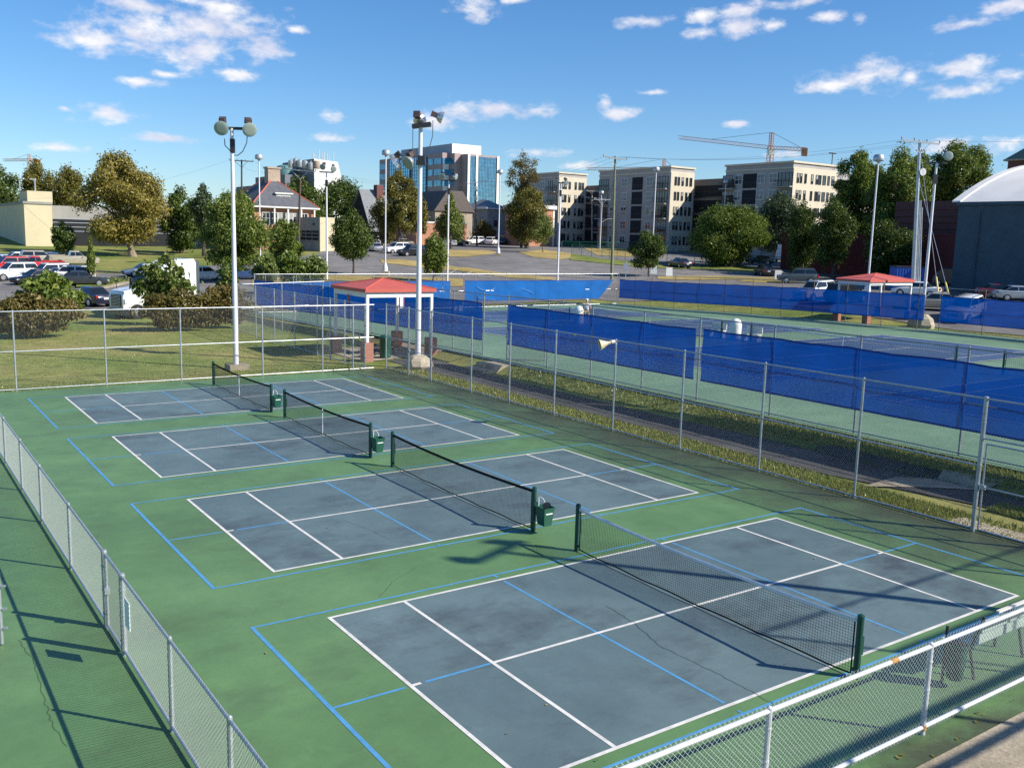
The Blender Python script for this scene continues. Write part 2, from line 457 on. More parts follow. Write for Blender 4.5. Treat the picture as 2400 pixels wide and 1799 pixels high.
LF = {
 'dark': leaf_mat('dark_leaves', [(.15, (.04, .068, .014)), (.5, (.078, .12, .024)), (.85, (.16, .21, .042))]),
 'mid': leaf_mat('green_leaves', [(.15, (.075, .12, .018)), (.5, (.14, .195, .032)), (.85, (.26, .3, .065))]),
 'gold': leaf_mat('golden_leaves', [(.15, (.15, .13, .028)), (.5, (.28, .23, .05)), (.85, (.42, .35, .1))]),
 'olive': leaf_mat('olive_leaves', [(.15, (.08, .09, .018)), (.5, (.17, .16, .032)), (.85, (.31, .25, .06))]),
 'brown': leaf_mat('rusty_brown_leaves', [(.15, (.085, .08, .02)), (.5, (.165, .14, .038)), (.85, (.27, .19, .065))]),
 'light': leaf_mat('fresh_leaves', [(.15, (.07, .12, .02)), (.5, (.15, .2, .045)), (.85, (.32, .34, .11))]),
 'blue': leaf_mat('grey_green_leaves', [(.15, (.04, .065, .03)), (.5, (.075, .11, .05)), (.85, (.13, .17, .08))]),
}
BARK = M('bark', (.1, .075, .055), .95, .3, 5, bmp=.5)
BARKL = M('pale_mottled_bark', (.24, .19, .13), .95, .3, 4, bmp=.5)
GREYD = M('shaded_grey_panel', (.16, .165, .19), .7, .08, .3)  # shade on the stepped building's walls is put into this darker colour
# ------------------------------------------------------------------ daylight
SUN_EL, SUN_AZ = rad(35.2), rad(139.9)
sd = Vector((sin(SUN_AZ) * cos(SUN_EL), cos(SUN_AZ) * cos(SUN_EL), sin(SUN_EL)))
sl = bpy.data.lights.new('sun', 'SUN'); sl.energy = 4.9; sl.angle = rad(.53); sl.color = (1, .94, .83)
so = bpy.data.objects.new('sun', sl); COL.objects.link(so)
so.rotation_euler = sd.to_track_quat('Z', 'Y').to_euler(); so.location = (40, -40, 60)
W = bpy.data.worlds.new('World'); SC.world = W; W.use_nodes = True
nt = W.node_tree; bg = nt.nodes['Background']
SKY_K = .09
sky = nt.nodes.new('ShaderNodeTexSky'); sky.sky_type = 'NISHITA'; sky.sun_disc = False
sky.sun_elevation = SUN_EL; sky.sun_rotation = SUN_AZ; sky.altitude = 150; sky.air_density = 1.0; sky.dust_density = .3; sky.ozone_density = 3.0
hs = nt.nodes.new('ShaderNodeHueSaturation'); hs.inputs['Saturation'].default_value = 1.15; hs.inputs['Value'].default_value = 1.0
nt.links.new(mix(nt, 1.0, sky.outputs[0], (.86, .99, 1.16), 'MULTIPLY'), hs.inputs['Color'])
tc = nt.nodes.new('ShaderNodeTexCoord')
CLOUDS = [(225, 92, 105, 30), (330, 68, 120, 52), (470, 62, 150, 48), (565, 98, 82, 32), (395, 112, 140, 36), (325, 16, 110, 22), (470, 12, 120, 20),
  (505, 158, 52, 14), (285, 175, 62, 11), (640, 65, 26, 11), (355, 160, 30, 9), (240, 247, 66, 20), (345, 300, 70, 12), (708, 250, 40, 16), (712, 300, 50, 13), (140, 235, 16, 8),
  (1025, 14, 60, 30), (1110, 0, 40, 10), (985, 240, 66, 27), (1065, 236, 60, 20), (1155, 240, 80, 18), (950, 262, 66, 24),
  (1345, 245, 50, 16), (1305, 222, 18, 16), (1400, 46, 66, 15), (1515, 32, 42, 18), (1515, 72, 42, 16), (1600, 22, 58, 15), (1598, 60, 52, 22), (1668, 56, 30, 13),
  (1740, 2, 80, 12), (1785, 38, 34, 12), (1865, 38, 20, 14), (1880, 162, 108, 33), (1805, 186, 72, 17), (1966, 165, 32, 18),
  (2070, 145, 66, 20), (2080, 196, 70, 17), (2185, 163, 52, 16), (2175, 16, 70, 16), (2095, 50, 58, 11),
  (1160, 330, 56, 13), (1250, 358, 52, 10), (2045, 310, 60, 16), (2175, 308, 70, 18), (1700, 334, 50, 12), (1590, 268, 30, 8), (1410, 200, 40, 7), (120, 318, 50, 11)]
cur = None
for (cu, cv, hw, hh) in CLOUDS:
    d = ray(cu, cv).normalized(); r = (ray(cu + 1, cv) - ray(cu - 1, cv)).normalized(); up = r.cross(d)
    mt = Matrix((r, -d, up)).transposed()          # columns: across, toward us, up
    mp = nt.nodes.new('ShaderNodeMapping'); mp.vector_type = 'TEXTURE'
    mp.inputs['Location'].default_value = d
    mp.inputs['Rotation'].default_value = mt.to_euler('XYZ')
    mp.inputs['Scale'].default_value = (hw * S / FOC, 1, hh * S / FOC)
    nt.links.new(tc.outputs['Generated'], mp.inputs[0])
    ln = nt.nodes.new('ShaderNodeVectorMath'); ln.operation = 'LENGTH'; nt.links.new(mp.outputs[0], ln.inputs[0])
    cur = ln.outputs['Value'] if cur is None else math_(nt, 'SMOOTH_MIN', cur, ln.outputs['Value'])
    if cur.node.type == 'MATH' and cur.node.operation == 'SMOOTH_MIN': cur.node.inputs[2].default_value = .12
wm = nt.nodes.new('ShaderNodeMapping'); wm.inputs['Scale'].default_value = (1, 1, 1.9); nt.links.new(tc.outputs['Generated'], wm.inputs[0])
def wn(scale, detail, rough, dist=0):
    n = nt.nodes.new('ShaderNodeTexNoise'); n.inputs['Scale'].default_value = scale; n.inputs['Detail'].default_value = detail
    n.inputs['Roughness'].default_value = rough; n.inputs['Distortion'].default_value = dist
    nt.links.new(wm.outputs[0], n.inputs['Vector']); return n.outputs['Fac']
n1 = wn(38, 8, .6, .15)
den = math_(nt, 'ADD', math_(nt, 'MULTIPLY', math_(nt, 'SUBTRACT', 1.0, cur), 1.05), math_(nt, 'MULTIPLY', math_(nt, 'SUBTRACT', n1, .555), 3.1))
mr = nt.nodes.new('ShaderNodeMapRange'); mr.interpolation_type = 'SMOOTHSTEP'
mr.inputs[1].default_value = -.22; mr.inputs[2].default_value = 1.05; nt.links.new(den, mr.inputs[0])
n2 = wn(22, 4, .6)
cc = ramp(nt, n2, [(.38, (.72, .74, .88)), (.62, (1.0, .99, 1.0))])
cs = nt.nodes.new('ShaderNodeVectorMath'); cs.operation = 'SCALE'; cs.inputs['Scale'].default_value = .72 / SKY_K; nt.links.new(cc, cs.inputs[0])
fin = mix(nt, math_(nt, 'MULTIPLY', mr.outputs[0], .97), hs.outputs[0], cs.outputs[0])
nt.links.new(fin, bg.inputs['Color']); bg.inputs['Strength'].default_value = SKY_K
SC.view_settings.view_transform = 'Standard'; SC.view_settings.look = 'None'; SC.view_settings.gamma = 1; SC.view_settings.exposure = .52
SC.view_settings.use_curve_mapping = False
SC.cycles.max_bounces = 8; SC.cycles.transparent_max_bounces = 24; SC.cycles.use_denoising = False
SC.cycles.caustics_reflective = False; SC.cycles.caustics_refractive = False
try: W.cycles.sampling_method = 'MANUAL'; W.cycles.sample_map_resolution = 512
except Exception: pass
# ------------------------------------------------------------------ terrain sheet
def axis(a, b, fine, extra, far_lo, far_hi):
    xs = set(); x = a
    while x <= b: xs.add(round(x, 3)); x += fine
    for e in extra: xs.add(e)
    s = 6; x = b
    while x < far_hi: x += s; s *= 1.5; xs.add(round(min(x, far_hi), 3))
    s = 6; x = a
    while x > far_lo: x -= s; s *= 1.5; xs.add(round(max(x, far_lo), 3))
    return sorted(xs)
gx = axis(-90, 260, 2, [8.7, 9.4, 11, 11.9, 12.4, 12.9, 13.45, 51.2, 52, 53.5, 55, 57], -900, 1600)
gy = axis(-40, 270, 2, [60.5, 62, 64], -400, 1800)
tm = MB()
tm.v = [(x, y, zg(x, y)) for y in gy for x in gx]
nx = len(gx)
tm.f = [(j * nx + i, j * nx + i + 1, (j + 1) * nx + i + 1, (j + 1) * nx + i) for j in range(len(gy) - 1) for i in range(nx - 1)]
tm.mi = [0] * len(tm.f)
ter = tm.build('ground', GRASS, None, 'all'); ter['kind'] = 'structure'

# pickleball pad and the strip beyond the low fence: one acrylic surface
pad = MB(); pad.box(-26, -5.0, -.3, 8.72, 28.32, 0); structure('court_pad', pad, GREEN)
PBY = [0, 7.955, 15.746, 23.475]
FT = .3048
def strip(mb, x0, y0, x1, y1, w, z):
    d = Vector((x1 - x0, y1 - y0, 0)); d.normalize(); nn = Vector((-d.y, d.x, 0)) * w / 2
    a = Vector((x0, y0, z)); b = Vector((x1, y1, z))
    mb.quad(a - nn, b - nn, b + nn, a + nn)
for ci, cy in enumerate(PBY):
    sl_ = MB(); X, Y = 18.09 * FT, 9 * FT
    sl_.quad((-X, cy - Y, .002), (X, cy - Y, .002), (X, cy + Y, .002), (-X, cy + Y, .002))
    structure('court_surface', sl_, BLUEG)
    bl = MB(); bx, by, nz = 22 * FT, 9.87 * FT, 7 * FT; w = .05
    for s in (-1, 1):
        strip(bl, s * bx, cy - by - w / 2, s * bx, cy + by + w / 2, w * 1.25, .004)
        strip(bl, -bx + w * .62, cy + s * by, bx - w * .62, cy + s * by, w, .004)
        strip(bl, s * nz, cy - by + w / 2, s * nz, cy - Y - .16, w, .004)
        strip(bl, s * nz, cy - Y + .08, s * nz, cy + Y - .08, w, .004)
        strip(bl, s * nz, cy + Y + .12, s * nz, cy + by - w / 2, w, .004)
        strip(bl, s * 13.75 * FT, cy, s * (18 * FT - .2), cy, w, .004)
        strip(bl, s * (18.09 * FT + .08), cy, s * (bx - w * .62), cy, w, .004)
    structure('blue_court_lines', bl, BLINE)
    wl = MB(); w = .06; sx = 13.608 * FT
    for s in (-1, 1):
        strip(wl, s * X, cy - Y - w / 2, s * X, cy + Y + w / 2, w, .006)
        strip(wl, -X + w / 2, cy + s * Y, X - w / 2, cy + s * Y, w, .006)
        strip(wl, s * sx, cy - Y + w / 2, s * sx, cy + Y - w / 2, w, .006)
        strip(wl, s * (X - w / 2), cy, s * (X - .16), cy, w, .006)
    strip(wl, -sx + w / 2, cy, sx - w / 2, cy, w, .006)
    structure('white_court_lines', wl, WLINE)

# hairline cracks in the acrylic
def crack(pts, w, z=.008):
    mb = MB(); P = [Vector((x, y, z)) for x, y in pts]; out = []
    for a, b in zip(P, P[1:]):
        k = max(2, int((b - a).length / .09))
        for i in range(k): out.append(a.lerp(b, i / k) + Vector((rnd.uniform(-.018, .018), rnd.uniform(-.018, .018), 0)))
    out.append(P[-1])
    for i, (a, b) in enumerate(zip(out, out[1:])):
        d = (b - a).normalized(); nn = Vector((-d.y, d.x, 0))
        wa = wb = w * .42
        mb.quad(a - nn * wa, b - nn * wb, b + nn * wb, a + nn * wa)
    structure('surface_crack', mb, CRACK)
def gp0(u, v): p = PZ(u, v, 0); return (p.x, p.y)
crack([gp0(40, 1382), gp0(75, 1430), gp0(92, 1500), gp0(112, 1560), gp0(145, 1612)], .006)
crack([gp0(1310, 1308), gp0(1370, 1345), gp0(1425, 1395), gp0(1490, 1425), gp0(1580, 1470), gp0(1680, 1525)], .010)
crack([gp0(745, 1125), gp0(800, 1145), gp0(840, 1165)], .006)
crack([gp0(820, 1290), gp0(850, 1255), gp0(900, 1225)], .005)

# concrete apron by the near fence, path and its slabs
ap = MB(); ap.box(-1.6, -9.9, -.4, 14, -5.02, .012); structure('concrete_apron', ap, CONC)
drape('path', [(9.9, 30.5), (9.95, 10), (9.95, 5), (10.6, 1), (11.2, -6), (13, -14), (15.5, -14), (13.4, -4), (12.45, 3), (12.0, 8), (11.7, 14), (11.6, 24), (12.2, 30.5)], .03, ASPHD, 1.0)
drape('path_slab', [(9.75, 3.4), (10.8, 2.5), (12.3, 1.1), (12.1, 2.6), (11.2, 3.4)], .05, CONC, 1.0)
drape('shelter_slab', [(8.75, 30.8), (13.4, 30.8), (13.4, 36), (8.75, 36)], .04, CONC, 1.0)
drape('court_edging', [(8.76, -1.6), (9.4, -1.6), (9.4, .5), (8.76, .9)], .05, CONC, 1.0)

# tennis slab, four courts in a row, net lines across
tz = [(13.3, -26), (51.2, -26), (51.2, 60.5), (13.3, 60.5)]
drape('tennis_slab', tz, 0, TGREEN, 2.0, z_tennis)
TCY = [-.45 + 15.1 * k + 5.485 for k in range(-1, 4)]
TX = 32.0
for cy in TCY:
    drape('tennis_surface', [(TX - 11.9, cy - 5.5), (TX + 11.9, cy - 5.5), (TX + 11.9, cy + 5.5), (TX - 11.9, cy + 5.5)], .012, TBLUE, 2.0, z_tennis)
    tl = MB()
    def tstrip(x0, y0, x1, y1, w=.06, mb=tl):
        k = 12
        for i in range(k):
            a = (x0 + (x1 - x0) * i / k, y0 + (y1 - y0) * i / k); b = (x0 + (x1 - x0) * (i + 1) / k, y0 + (y1 - y0) * (i + 1) / k)
            d = Vector((b[0] - a[0], b[1] - a[1], 0)).normalized(); nn = Vector((-d.y, d.x, 0)) * w / 2
            A = Vector((*a, z_tennis(*a) + .03)); B = Vector((*b, z_tennis(*b) + .03))
            mb.quad(A - nn, B - nn, B + nn, A + nn)
    for s in (-1, 1):
        tstrip(TX + s * 11.885, cy - 5.485, TX + s * 11.885, cy + 5.485, .09)
        tstrip(TX - 11.8, cy + s * 5.485, TX + 11.8, cy + s * 5.485)
        tstrip(TX - 11.8, cy + s * 4.115, TX + 11.8, cy + s * 4.115)
        tstrip(TX + s * 6.4, cy - 4.06, TX + s * 6.4, cy + 4.06)
    tstrip(TX - 6.35, cy, TX + 6.35, cy)
    structure('tennis_lines', tl, WLINE)

# car parks, lanes, dry verges
drape('parking_lot', [(-70, 58)] + [(p.x, p.y) for p in gpoly([(-60, 664), (160, 662), (215, 672), (330, 664), (540, 650), (640, 640)])] +
      [(16, 63.5), (51, 63.6), (57.5, 57), (57, 20), (57, -20), (75, -25), (96, 20), (100, 46), (92, 62), (190, 70), (210, 150), (200, 215), (120, 215), (60, 150), (48, 128)] +
      [(p.x, p.y) for p in gpoly([(610, 563), (530, 566), (432, 577), (305, 594), (165, 589), (60, 583), (-60, 580)])] + [(-70, 118)], .05, ASPH)
GRP = {}
def verge(name, px, mat, off=.1): return drape(name, [(p.x, p.y) for p in gpoly(px)], off, mat)
verge('dry_verge', [(820, 562), (860, 561), (960, 570), (1000, 585), (955, 585), (880, 575), (825, 569)], DRY)
verge('dry_verge', [(925, 549), (960, 541), (1050, 541), (1085, 547), (1010, 556), (940, 555)], DRY)
verge('dry_verge', [(950, 577), (1010, 579), (1080, 590), (1210, 601), (1205, 607), (1100, 601), (1000, 588)], DRY)
verge('dry_verge', [(1120, 545), (1175, 540), (1235, 549), (1250, 556), (1210, 562), (1150, 556)], DRY)
verge('green_verge', [(1235, 549), (1300, 560), (1400, 572), (1480, 578), (1478, 583), (1380, 578), (1230, 562)], GRASSY, .12)
verge('dry_verge', [(545, 599), (740, 596), (1000, 603), (1000, 620), (740, 617), (545, 620)], DRY)
verge('dry_verge', [(1420, 598), (1560, 597), (1640, 600), (1632, 605), (1500, 606), (1420, 604)], DRY)
verge('dry_verge', [(1640, 600), (1760, 602), (1750, 609), (1650, 612), (1590, 608)], DRY)
verge('green_verge', [(1490, 577), (1580, 573), (1680, 582), (1690, 588), (1620, 590), (1490, 582)], GRASSY, .12)
verge('dry_verge', [(1255, 535), (1330, 534), (1390, 548), (1360, 556), (1290, 552)], DRY)
verge('dry_verge', [(1440, 540), (1600, 540), (1680, 548), (1500, 548)], DRY)
verge('green_verge', [(1620, 545), (1720, 545), (1760, 560), (1640, 556)], GRASSY, .12)
verge('green_verge', [(165, 609), (272, 607), (276, 612), (228, 622), (165, 624)], GRASSY, .2)
# painted bay lines in the big car park
bay = MB()
def bayline(u0, v0, u1, v1, w=.12):
    a = G(u0, v0); b = G(u1, v1); n = 6
    d = Vector((b.x - a.x, b.y - a.y, 0)).normalized(); nn = Vector((-d.y, d.x, 0)) * w / 2
    pts = [Vector((a.x + (b.x - a.x) * i / n, a.y + (b.y - a.y) * i / n, 0)) for i in range(n + 1)]
    for p in pts: p.z = zg(p.x, p.y) + .12
    for p, q in zip(pts, pts[1:]): bay.quad(p - nn, q - nn, q + nn, p + nn)
for k in range(7): bayline(965 + k * 34, 596 + k * 1.0, 985 + k * 36, 585 + k * 3.2)
bayline(640, 566, 700, 560); bayline(1540, 585, 1620, 592); bayline(1690, 562, 1740, 566)
structure('bay_lines', bay, WLINE)
# kerbs
def kerb(px, w=.3, h=.16, mat=CONC):
    mb = MB(); P = gpoly(px)
    for a, b in zip(P, P[1:]):
        n = max(1, int((b - a).length / 2))
        for i in range(n):
            p = a.lerp(b, i / n); q = a.lerp(b, (i + 1) / n); p.z = zg(p.x, p.y); q.z = zg(q.x, q.y)
            d = (q - p); L = d.length; d.normalize(); nn = Vector((-d.y, d.x, 0)) * w / 2
            mb.obox((p + q) / 2 + Vector((0, 0, h / 2)), d * L / 2, nn, (0, 0, h / 2 + .05))
    structure('kerb', mb, mat)
kerb([(-40, 583), (60, 585), (165, 590), (205, 587), (305, 593)])
kerb([(165, 630), (228, 623), (276, 612)], .5)
kerb([(1485, 583), (1560, 587), (1625, 591), (1690, 589)], .25)
kerb([(500, 586), (560, 588), (640, 580), (700, 570)], .25)
# ------------------------------------------------------------------ chain-link fences
WREF = Vector((.79, .6, .13))
def wire_prism(V, F, a, b, r):
    d = (b - a).normalized(); p = d.cross(WREF).normalized(); q = d.cross(p); n = len(V)
    for e in (a, b):
        for k in range(3):
            t = 2 * PI * k / 3; V.append(tuple(e + (p * cos(t) + q * sin(t)) * r))
    F += [(n, n + 1, n + 4, n + 3), (n + 1, n + 2, n + 5, n + 4), (n + 2, n, n + 3, n + 5)]
def linkmesh(p0, dr, L, z0, z1, zf, cell=.0707, r=.0019, seg=.8):
    mb = MB(); V, F = mb.v, mb.f
    H = z1 - z0
    def pt(s, t): x = p0.x + dr.x * s; y = p0.y + dr.y * s; return Vector((x, y, zf(x, y) + z0 + t))
    for sg in (1, -1):
        k = -H if sg > 0 else 0
        end = L if sg > 0 else L + H
        while k < end:
            # line s = k + sg * t
            if sg > 0: t0, t1 = max(0, -k), min(H, L - k)
            else: t0, t1 = max(0, k - L), min(H, k)
            if t1 - t0 > .01:
                n = max(1, math.ceil((t1 - t0) / seg))
                pts = [pt(k + sg * (t0 + (t1 - t0) * i / n), t0 + (t1 - t0) * i / n) for i in range(n + 1)]
                for a, b in zip(pts, pts[1:]): wire_prism(V, F, a, b, r)
            k += cell
    mb.mi = [0] * len(F)
    return mb
def fence(label, p0, p1, h, posts, zf, rails, group=None, pr=.032, rr=.022, cell=.0707, wr=.0015, mp=GALV, mr_=GALV, mw=WIRE, cat='fence', skip=(), big=(), over=.035, name='chain_link_fence'):
    """posts: distances along the run; skip: (s0, s1) openings left to a gate"""
    p0 = Vector((p0[0], p0[1], 0)); p1 = Vector((p1[0], p1[1], 0)); L = (p1 - p0).length; dr = (p1 - p0) / L
    base = Vector((p0.x, p0.y, zf(p0.x, p0.y)))
    root = thing(name, base, label, cat, group)
    for s in posts:
        q = p0 + dr * s; z = zf(q.x, q.y); R = pr * 1.5 if s in big else pr
        pm = MB(); pm.tube((q.x, q.y, z - .1), (q.x, q.y, z + h + .02), R, n=10)
        pm.lathe((q.x, q.y, z + h + .02), (0, 0, 1), [(0, R * 1.04), (.02, R * .95), (.035, R * .4)], 10)
        for zz in (h * .18, h * .5, h * .82): pm.lathe((q.x, q.y, z + zz), (0, 0, 1), [(0, R * 1.15), (.025, R * 1.15)], 10)
        pm.build('post', mp, root, True)
    spans = []; a = 0
    for s0, s1 in skip: spans.append((a, s0)); a = s1
    spans.append((a, L))
    for zr, nm in rails:
        for a, b in spans:
            rm = MB(); n = max(1, int((b - a) / 3))
            for i in range(n):
                u = p0 + dr * (a + (b - a) * i / n); w = p0 + dr * (a + (b - a) * (i + 1) / n)
                rm.tube((u.x, u.y, zf(u.x, u.y) + zr), (w.x, w.y, zf(w.x, w.y) + zr), rr, n=8)
            rm.build(nm, mr_, root, True)
    wm_ = MB()
    for a, b in spans:
        mm = linkmesh(p0 + dr * a, dr, b - a, .03, h + over, zf, cell, wr); wm_.add(mm.v, mm.f)
    wm_.build('chain_link_mesh', mw, root)
    return root
def gate(root, p0, p1, z0, h, zf, mp=GALV, mw=WIRE, mid=True, cell=.0707, name='gate'):
    p0 = Vector((p0[0], p0[1], 0)); p1 = Vector((p1[0], p1[1], 0)); L = (p1 - p0).length; dr = (p1 - p0) / L
    za = zf(p0.x, p0.y) + z0
    fm = MB(); A = Vector((p0.x, p0.y, za)); B = Vector((p1.x, p1.y, za)); up = Vector((0, 0, h))
    fm.path([A, A + up, B + up, B, A], .022, 8)
    if mid: fm.tube(A + up * .5, B + up * .5, .018)
    g = fm.build(name, mp, root, True)
    mm = linkmesh(p0, dr, L, z0, z0 + h, zf, cell); mm.build('gate_mesh', mw, g)
    hm = MB(); hm.obox(A + up * .5, dr * .06, Vector((-dr.y, dr.x, 0)) * .04, (0, 0, .05)); hm.build('latch', GALV, g)
flat = lambda x, y: 0.0
R3 = lambda h: ((h, 'top_rail'), (h * .5, 'middle_rail'), (.06, 'bottom_rail'))
G_F = 'chain-link fences round the courts'
fb = fence('tall bright chain-link fence between the far court and the lawn', (-26, 28.38), (8.05, 28.38), 3.0,
      [.2, 3.2, 6.3, 9.4, 12.6, 15.8, 19.16, 22.35, 25.26, 28.72, 31.5, 33.0], flat, R3(3.0), G_F, mw=WIRE)
py = [28.32, 26.14, 24.08, 20.84, 18.12, 15.3, 12.11, 9.01, 5.96, 2.91, -.15]
fr_ = fence('tall chain-link fence along the path with a horn speaker on one post', (8.66, 28.32), (8.66, -.15), 3.0,
      [28.32 - y for y in py], flat, R3(3.0), G_F, skip=((28.32 - 26.1, 28.32 - 24.12),), big=(28.32 + .15,))
tr = MB(); tr.tube((8.66, 26.14, 2.97), (8.66, 24.08, 2.97), .022); tr.build('gate_header', GALV, fr_, True)
linkmesh(Vector((8.66, 26.1, 0)), Vector((0, -1, 0)), 1.98, 2.15, 3.0, flat).build('transom_mesh', WIRE, fr_)
gate(fr_, (8.66, 26.06), (8.66, 24.16), .06, 2.05, flat)
fq = fence('short fence section with a gate at the right edge beside the path', (8.66, -1.62), (8.66, -4.6), 3.0, [0, 2.98], flat, R3(3.0), G_F)
tr = MB(); tr.tube((8.66, -.15, 3.0), (8.66, -1.62, 3.0), .022); tr.build('gate_header', GALV, fq, True)
tr = MB(); tr.tube((8.66, -.15, 2.12), (8.66, -1.62, 2.12), .022); tr.build('transom_rail', GALV, fq, True)
linkmesh(Vector((8.66, -.2, 0)), Vector((0, -1, 0)), 1.4, 2.14, 3.03, flat).build('transom_mesh', WIRE, fq)
gate(fq, (8.66, -.27), (8.66, -1.56), .06, 1.95, flat)
fl = fence('low chain-link fence with a paper sign running down the left side of the courts', (-8.6, 28.3), (-8.6, -8), 1.2,
      [28.3 - y for y in (28.2, 25.3, 22.3, 19.3, 16.3, 13.32, 10.47, 7.2, 4.23, 3.04, .51, -1.75, -4.6, -7.9)], flat,
      ((1.2, 'top_rail'), (.07, 'bottom_rail')), G_F, pr=.03, skip=((28.3 - 4.2, 28.3 - 3.07),), big=(28.3 - 4.23, 28.3 - 3.04), mw=WIREL, wr=.0021)
gate(fl, (-8.6, 4.13), (-8.6, 3.14), .05, 1.15, flat, mid=False)
fn = fence('low white-railed chain-link fence in the near corner with barbed top edge', (-8.5, -4.6), (8.6, -4.6), 1.2,
      [.1, 1.75, 4.85, 7.95, 11.0, 14.1, 17.0], flat, ((1.2, 'top_rail'), (.1, 'bottom_rail')), G_F, pr=.034, rr=.03, mp=GALVW, mr_=GALVW, mw=WIREN, wr=.0023, over=.075)
for x in (-.55, 2.5):
    rm = MB(); rm.lathe((x, -4.6, .06), (0, 0, 1), [(0, .042), (.07, .042)], 10); rm.build('rust_patch', RUST, fn, True)
rm = MB()
rm.lathe((-1.42, -4.6, 1.2), (1, 0, 0), [(0, .0315), (.14, .0315)], 10); rm.build('rust_patch', RUST, fn, True)
# open gate leaf at the left edge of the picture
gx_, gy_ = gp0(4, 1392)
gl = thing('gate_leaf', (gx_, gy_, 0), 'upright end of an open gate leaf at the left edge of the photo', 'gate')
pm = MB(); pm.tube((gx_, gy_, .02), (gx_, gy_, 1.12), .03, n=10); pm.build('frame', GALV, gl, True)
for z in (.1, 1.08):
    pm = MB(); pm.tube((gx_, gy_, z), (gx_ - 1.1, gy_ + .35, z), .02); pm.build('rail', GALV, gl, True)
linkmesh(Vector((gx_, gy_, 0)), Vector((-.953, .303, 0)), 1.1, .1, 1.1, flat).build('chain_link_mesh', WIREN, gl)
for z in (.25, .55, .9):
    pm = MB(); pm.lathe((gx_, gy_, z), (0, 0, 1), [(0, .036), (.03, .036)], 10); pm.obox((gx_ + .04, gy_ - .03, z + .015), (.045, -.02, 0), (.008, .016, 0), (0, 0, .014)); pm.build('clamp', GALV, gl, True)

# fences round the tennis courts
ty = lambda u, v: PX(u, v, 13.6).y
tpost = [60.0, 57.6, 55.2, 52.1, 49, 45.9, 42.8, 39.7, 36.6, 33.5, 30.4, 27.55, 25.45, 22.3, 19.25, 16.1, 13.13, 9.75, 6.45, 3.05, -.2, -3.3, -6.4, -9.5]
tn = fence('long chain-link fence carrying dark blue windscreens on the path side of the tennis courts', (13.6, 60.1), (13.6, -9.6), 3.02,
      [60.1 - y for y in tpost], z_tennis, R3(3.02), G_F, skip=((60.1 - 27.5, 60.1 - 25.5),), cell=.0707, mp=DPIPE, mr_=DPIPE, mw=DWIRE)
tr = MB(); tr.tube((13.6, 27.55, z_tennis(13.6, 27) + 2.98), (13.6, 25.45, z_tennis(13.6, 26) + 2.98), .022); tr.build('gate_header', DPIPE, tn, True)
gate(tn, (13.6, 25.5), (14.9, 24.2), .05, 2.1, z_tennis, DPIPE, DWIRE)
tb = fence('chain-link fence carrying sunlit pale blue windscreens at the back of the tennis courts', (13.6, 60.2), (51.0, 60.2), 3.02,
      [.1 + 3.38 * k for k in range(12)], z_tennis, R3(3.02), G_F, cell=.1, wr=.0017, mp=DPIPE, mr_=GALV, mw=WIRE)
fy = [60.1, 57.6, 55.3, 52.2, 49.1, 46, 42.9, 39.8, 36.7, 33.6, 30.5, 27.6, 25.9, 22.8, 19.7, 16.6]
tf = fence('chain-link fence carrying dark windscreens between the tennis courts and the parked cars', (51.0, 60.1), (51.0, -12), 3.02,
      [60.1 - y for y in fy], z_tennis, R3(3.02), G_F, cell=.1, wr=.0017, mp=RUSTP, mr_=DPIPE, mw=DWIRE, skip=((60.1 - 27.0, 60.1 - 25.9),))

HEM = M('dark_blue_hem', (.002, .05, .28), .8, .1)
# windscreens: woven cloth tied to the fences, slightly slack
def screen(label, p0, p1, b, t, mat, group='windscreens tied to the tennis fences', off=.05, cut=None, seed=0):
    p0 = Vector((p0[0], p0[1], 0)); p1 = Vector((p1[0], p1[1], 0)); L = (p1 - p0).length; dr = (p1 - p0) / L
    nn = Vector((-dr.y, dr.x, 0)); rs = random.Random(seed); nu = max(4, int(L / .5)); nv = 6
    mb = MB(); top = lambda s: t - .035 * abs(sin(s * PI / 3.05)) + rs.uniform(-.015, .015)
    g = []
    for i in range(nu + 1):
        s = L * i / nu; tt = top(s)
        for j in range(nv + 1):
            f = j / nv; ss_ = s
            if cut and i > nu - 8:      # the torn end hangs folded over on a slant
                ss_ = s - cut * (1 - f) * (i - nu + 8) / 8
            x = p0.x + dr.x * ss_; y = p0.y + dr.y * ss_
            wv = (.03 * sin(s * 1.03 + seed) + .02 * sin(s * 2.7 + f * 4 + seed)) * (.35 + 1.1 * sin(PI * f)) + .012 * sin(s * 9 + f * 9)
            g.append((x + nn.x * (off + wv), y + nn.y * (off + wv), z_tennis(x, y) + b + (tt - b) * f))
    fs = [(i * (nv + 1) + j, (i + 1) * (nv + 1) + j, (i + 1) * (nv + 1) + j + 1, i * (nv + 1) + j + 1) for i in range(nu) for j in range(nv)]
    mb.add(g, fs)
    o = mb.solo('windscreen', mat, label, 'windscreen', group, 'all')
    xs = [p for i, p in enumerate(g) if i % (nv + 1) == nv]; ys_ = [p for i, p in enumerate(g) if i % (nv + 1) == 0]
    for row, dz in ((xs, -.03), (ys_, .03)):
        hm = MB()
        for a, b in zip(row, row[1:]): hm.obox((Vector(a) + Vector(b)) / 2 + nn * (.012 * (1 if off > 0 else -1)) + Vector((0, 0, dz)), (Vector(b) - Vector(a)) / 2, nn * .004, (0, 0, .03))
        hm.build('hem', HEM, o)
    return o
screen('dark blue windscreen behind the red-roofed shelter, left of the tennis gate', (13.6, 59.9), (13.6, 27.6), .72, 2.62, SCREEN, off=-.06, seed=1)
screen('dark blue windscreen between the tennis gate and the narrow gap', (13.6, 25.4), (13.6, 13.3), .74, 2.64, SCREEN, off=-.06, seed=2)
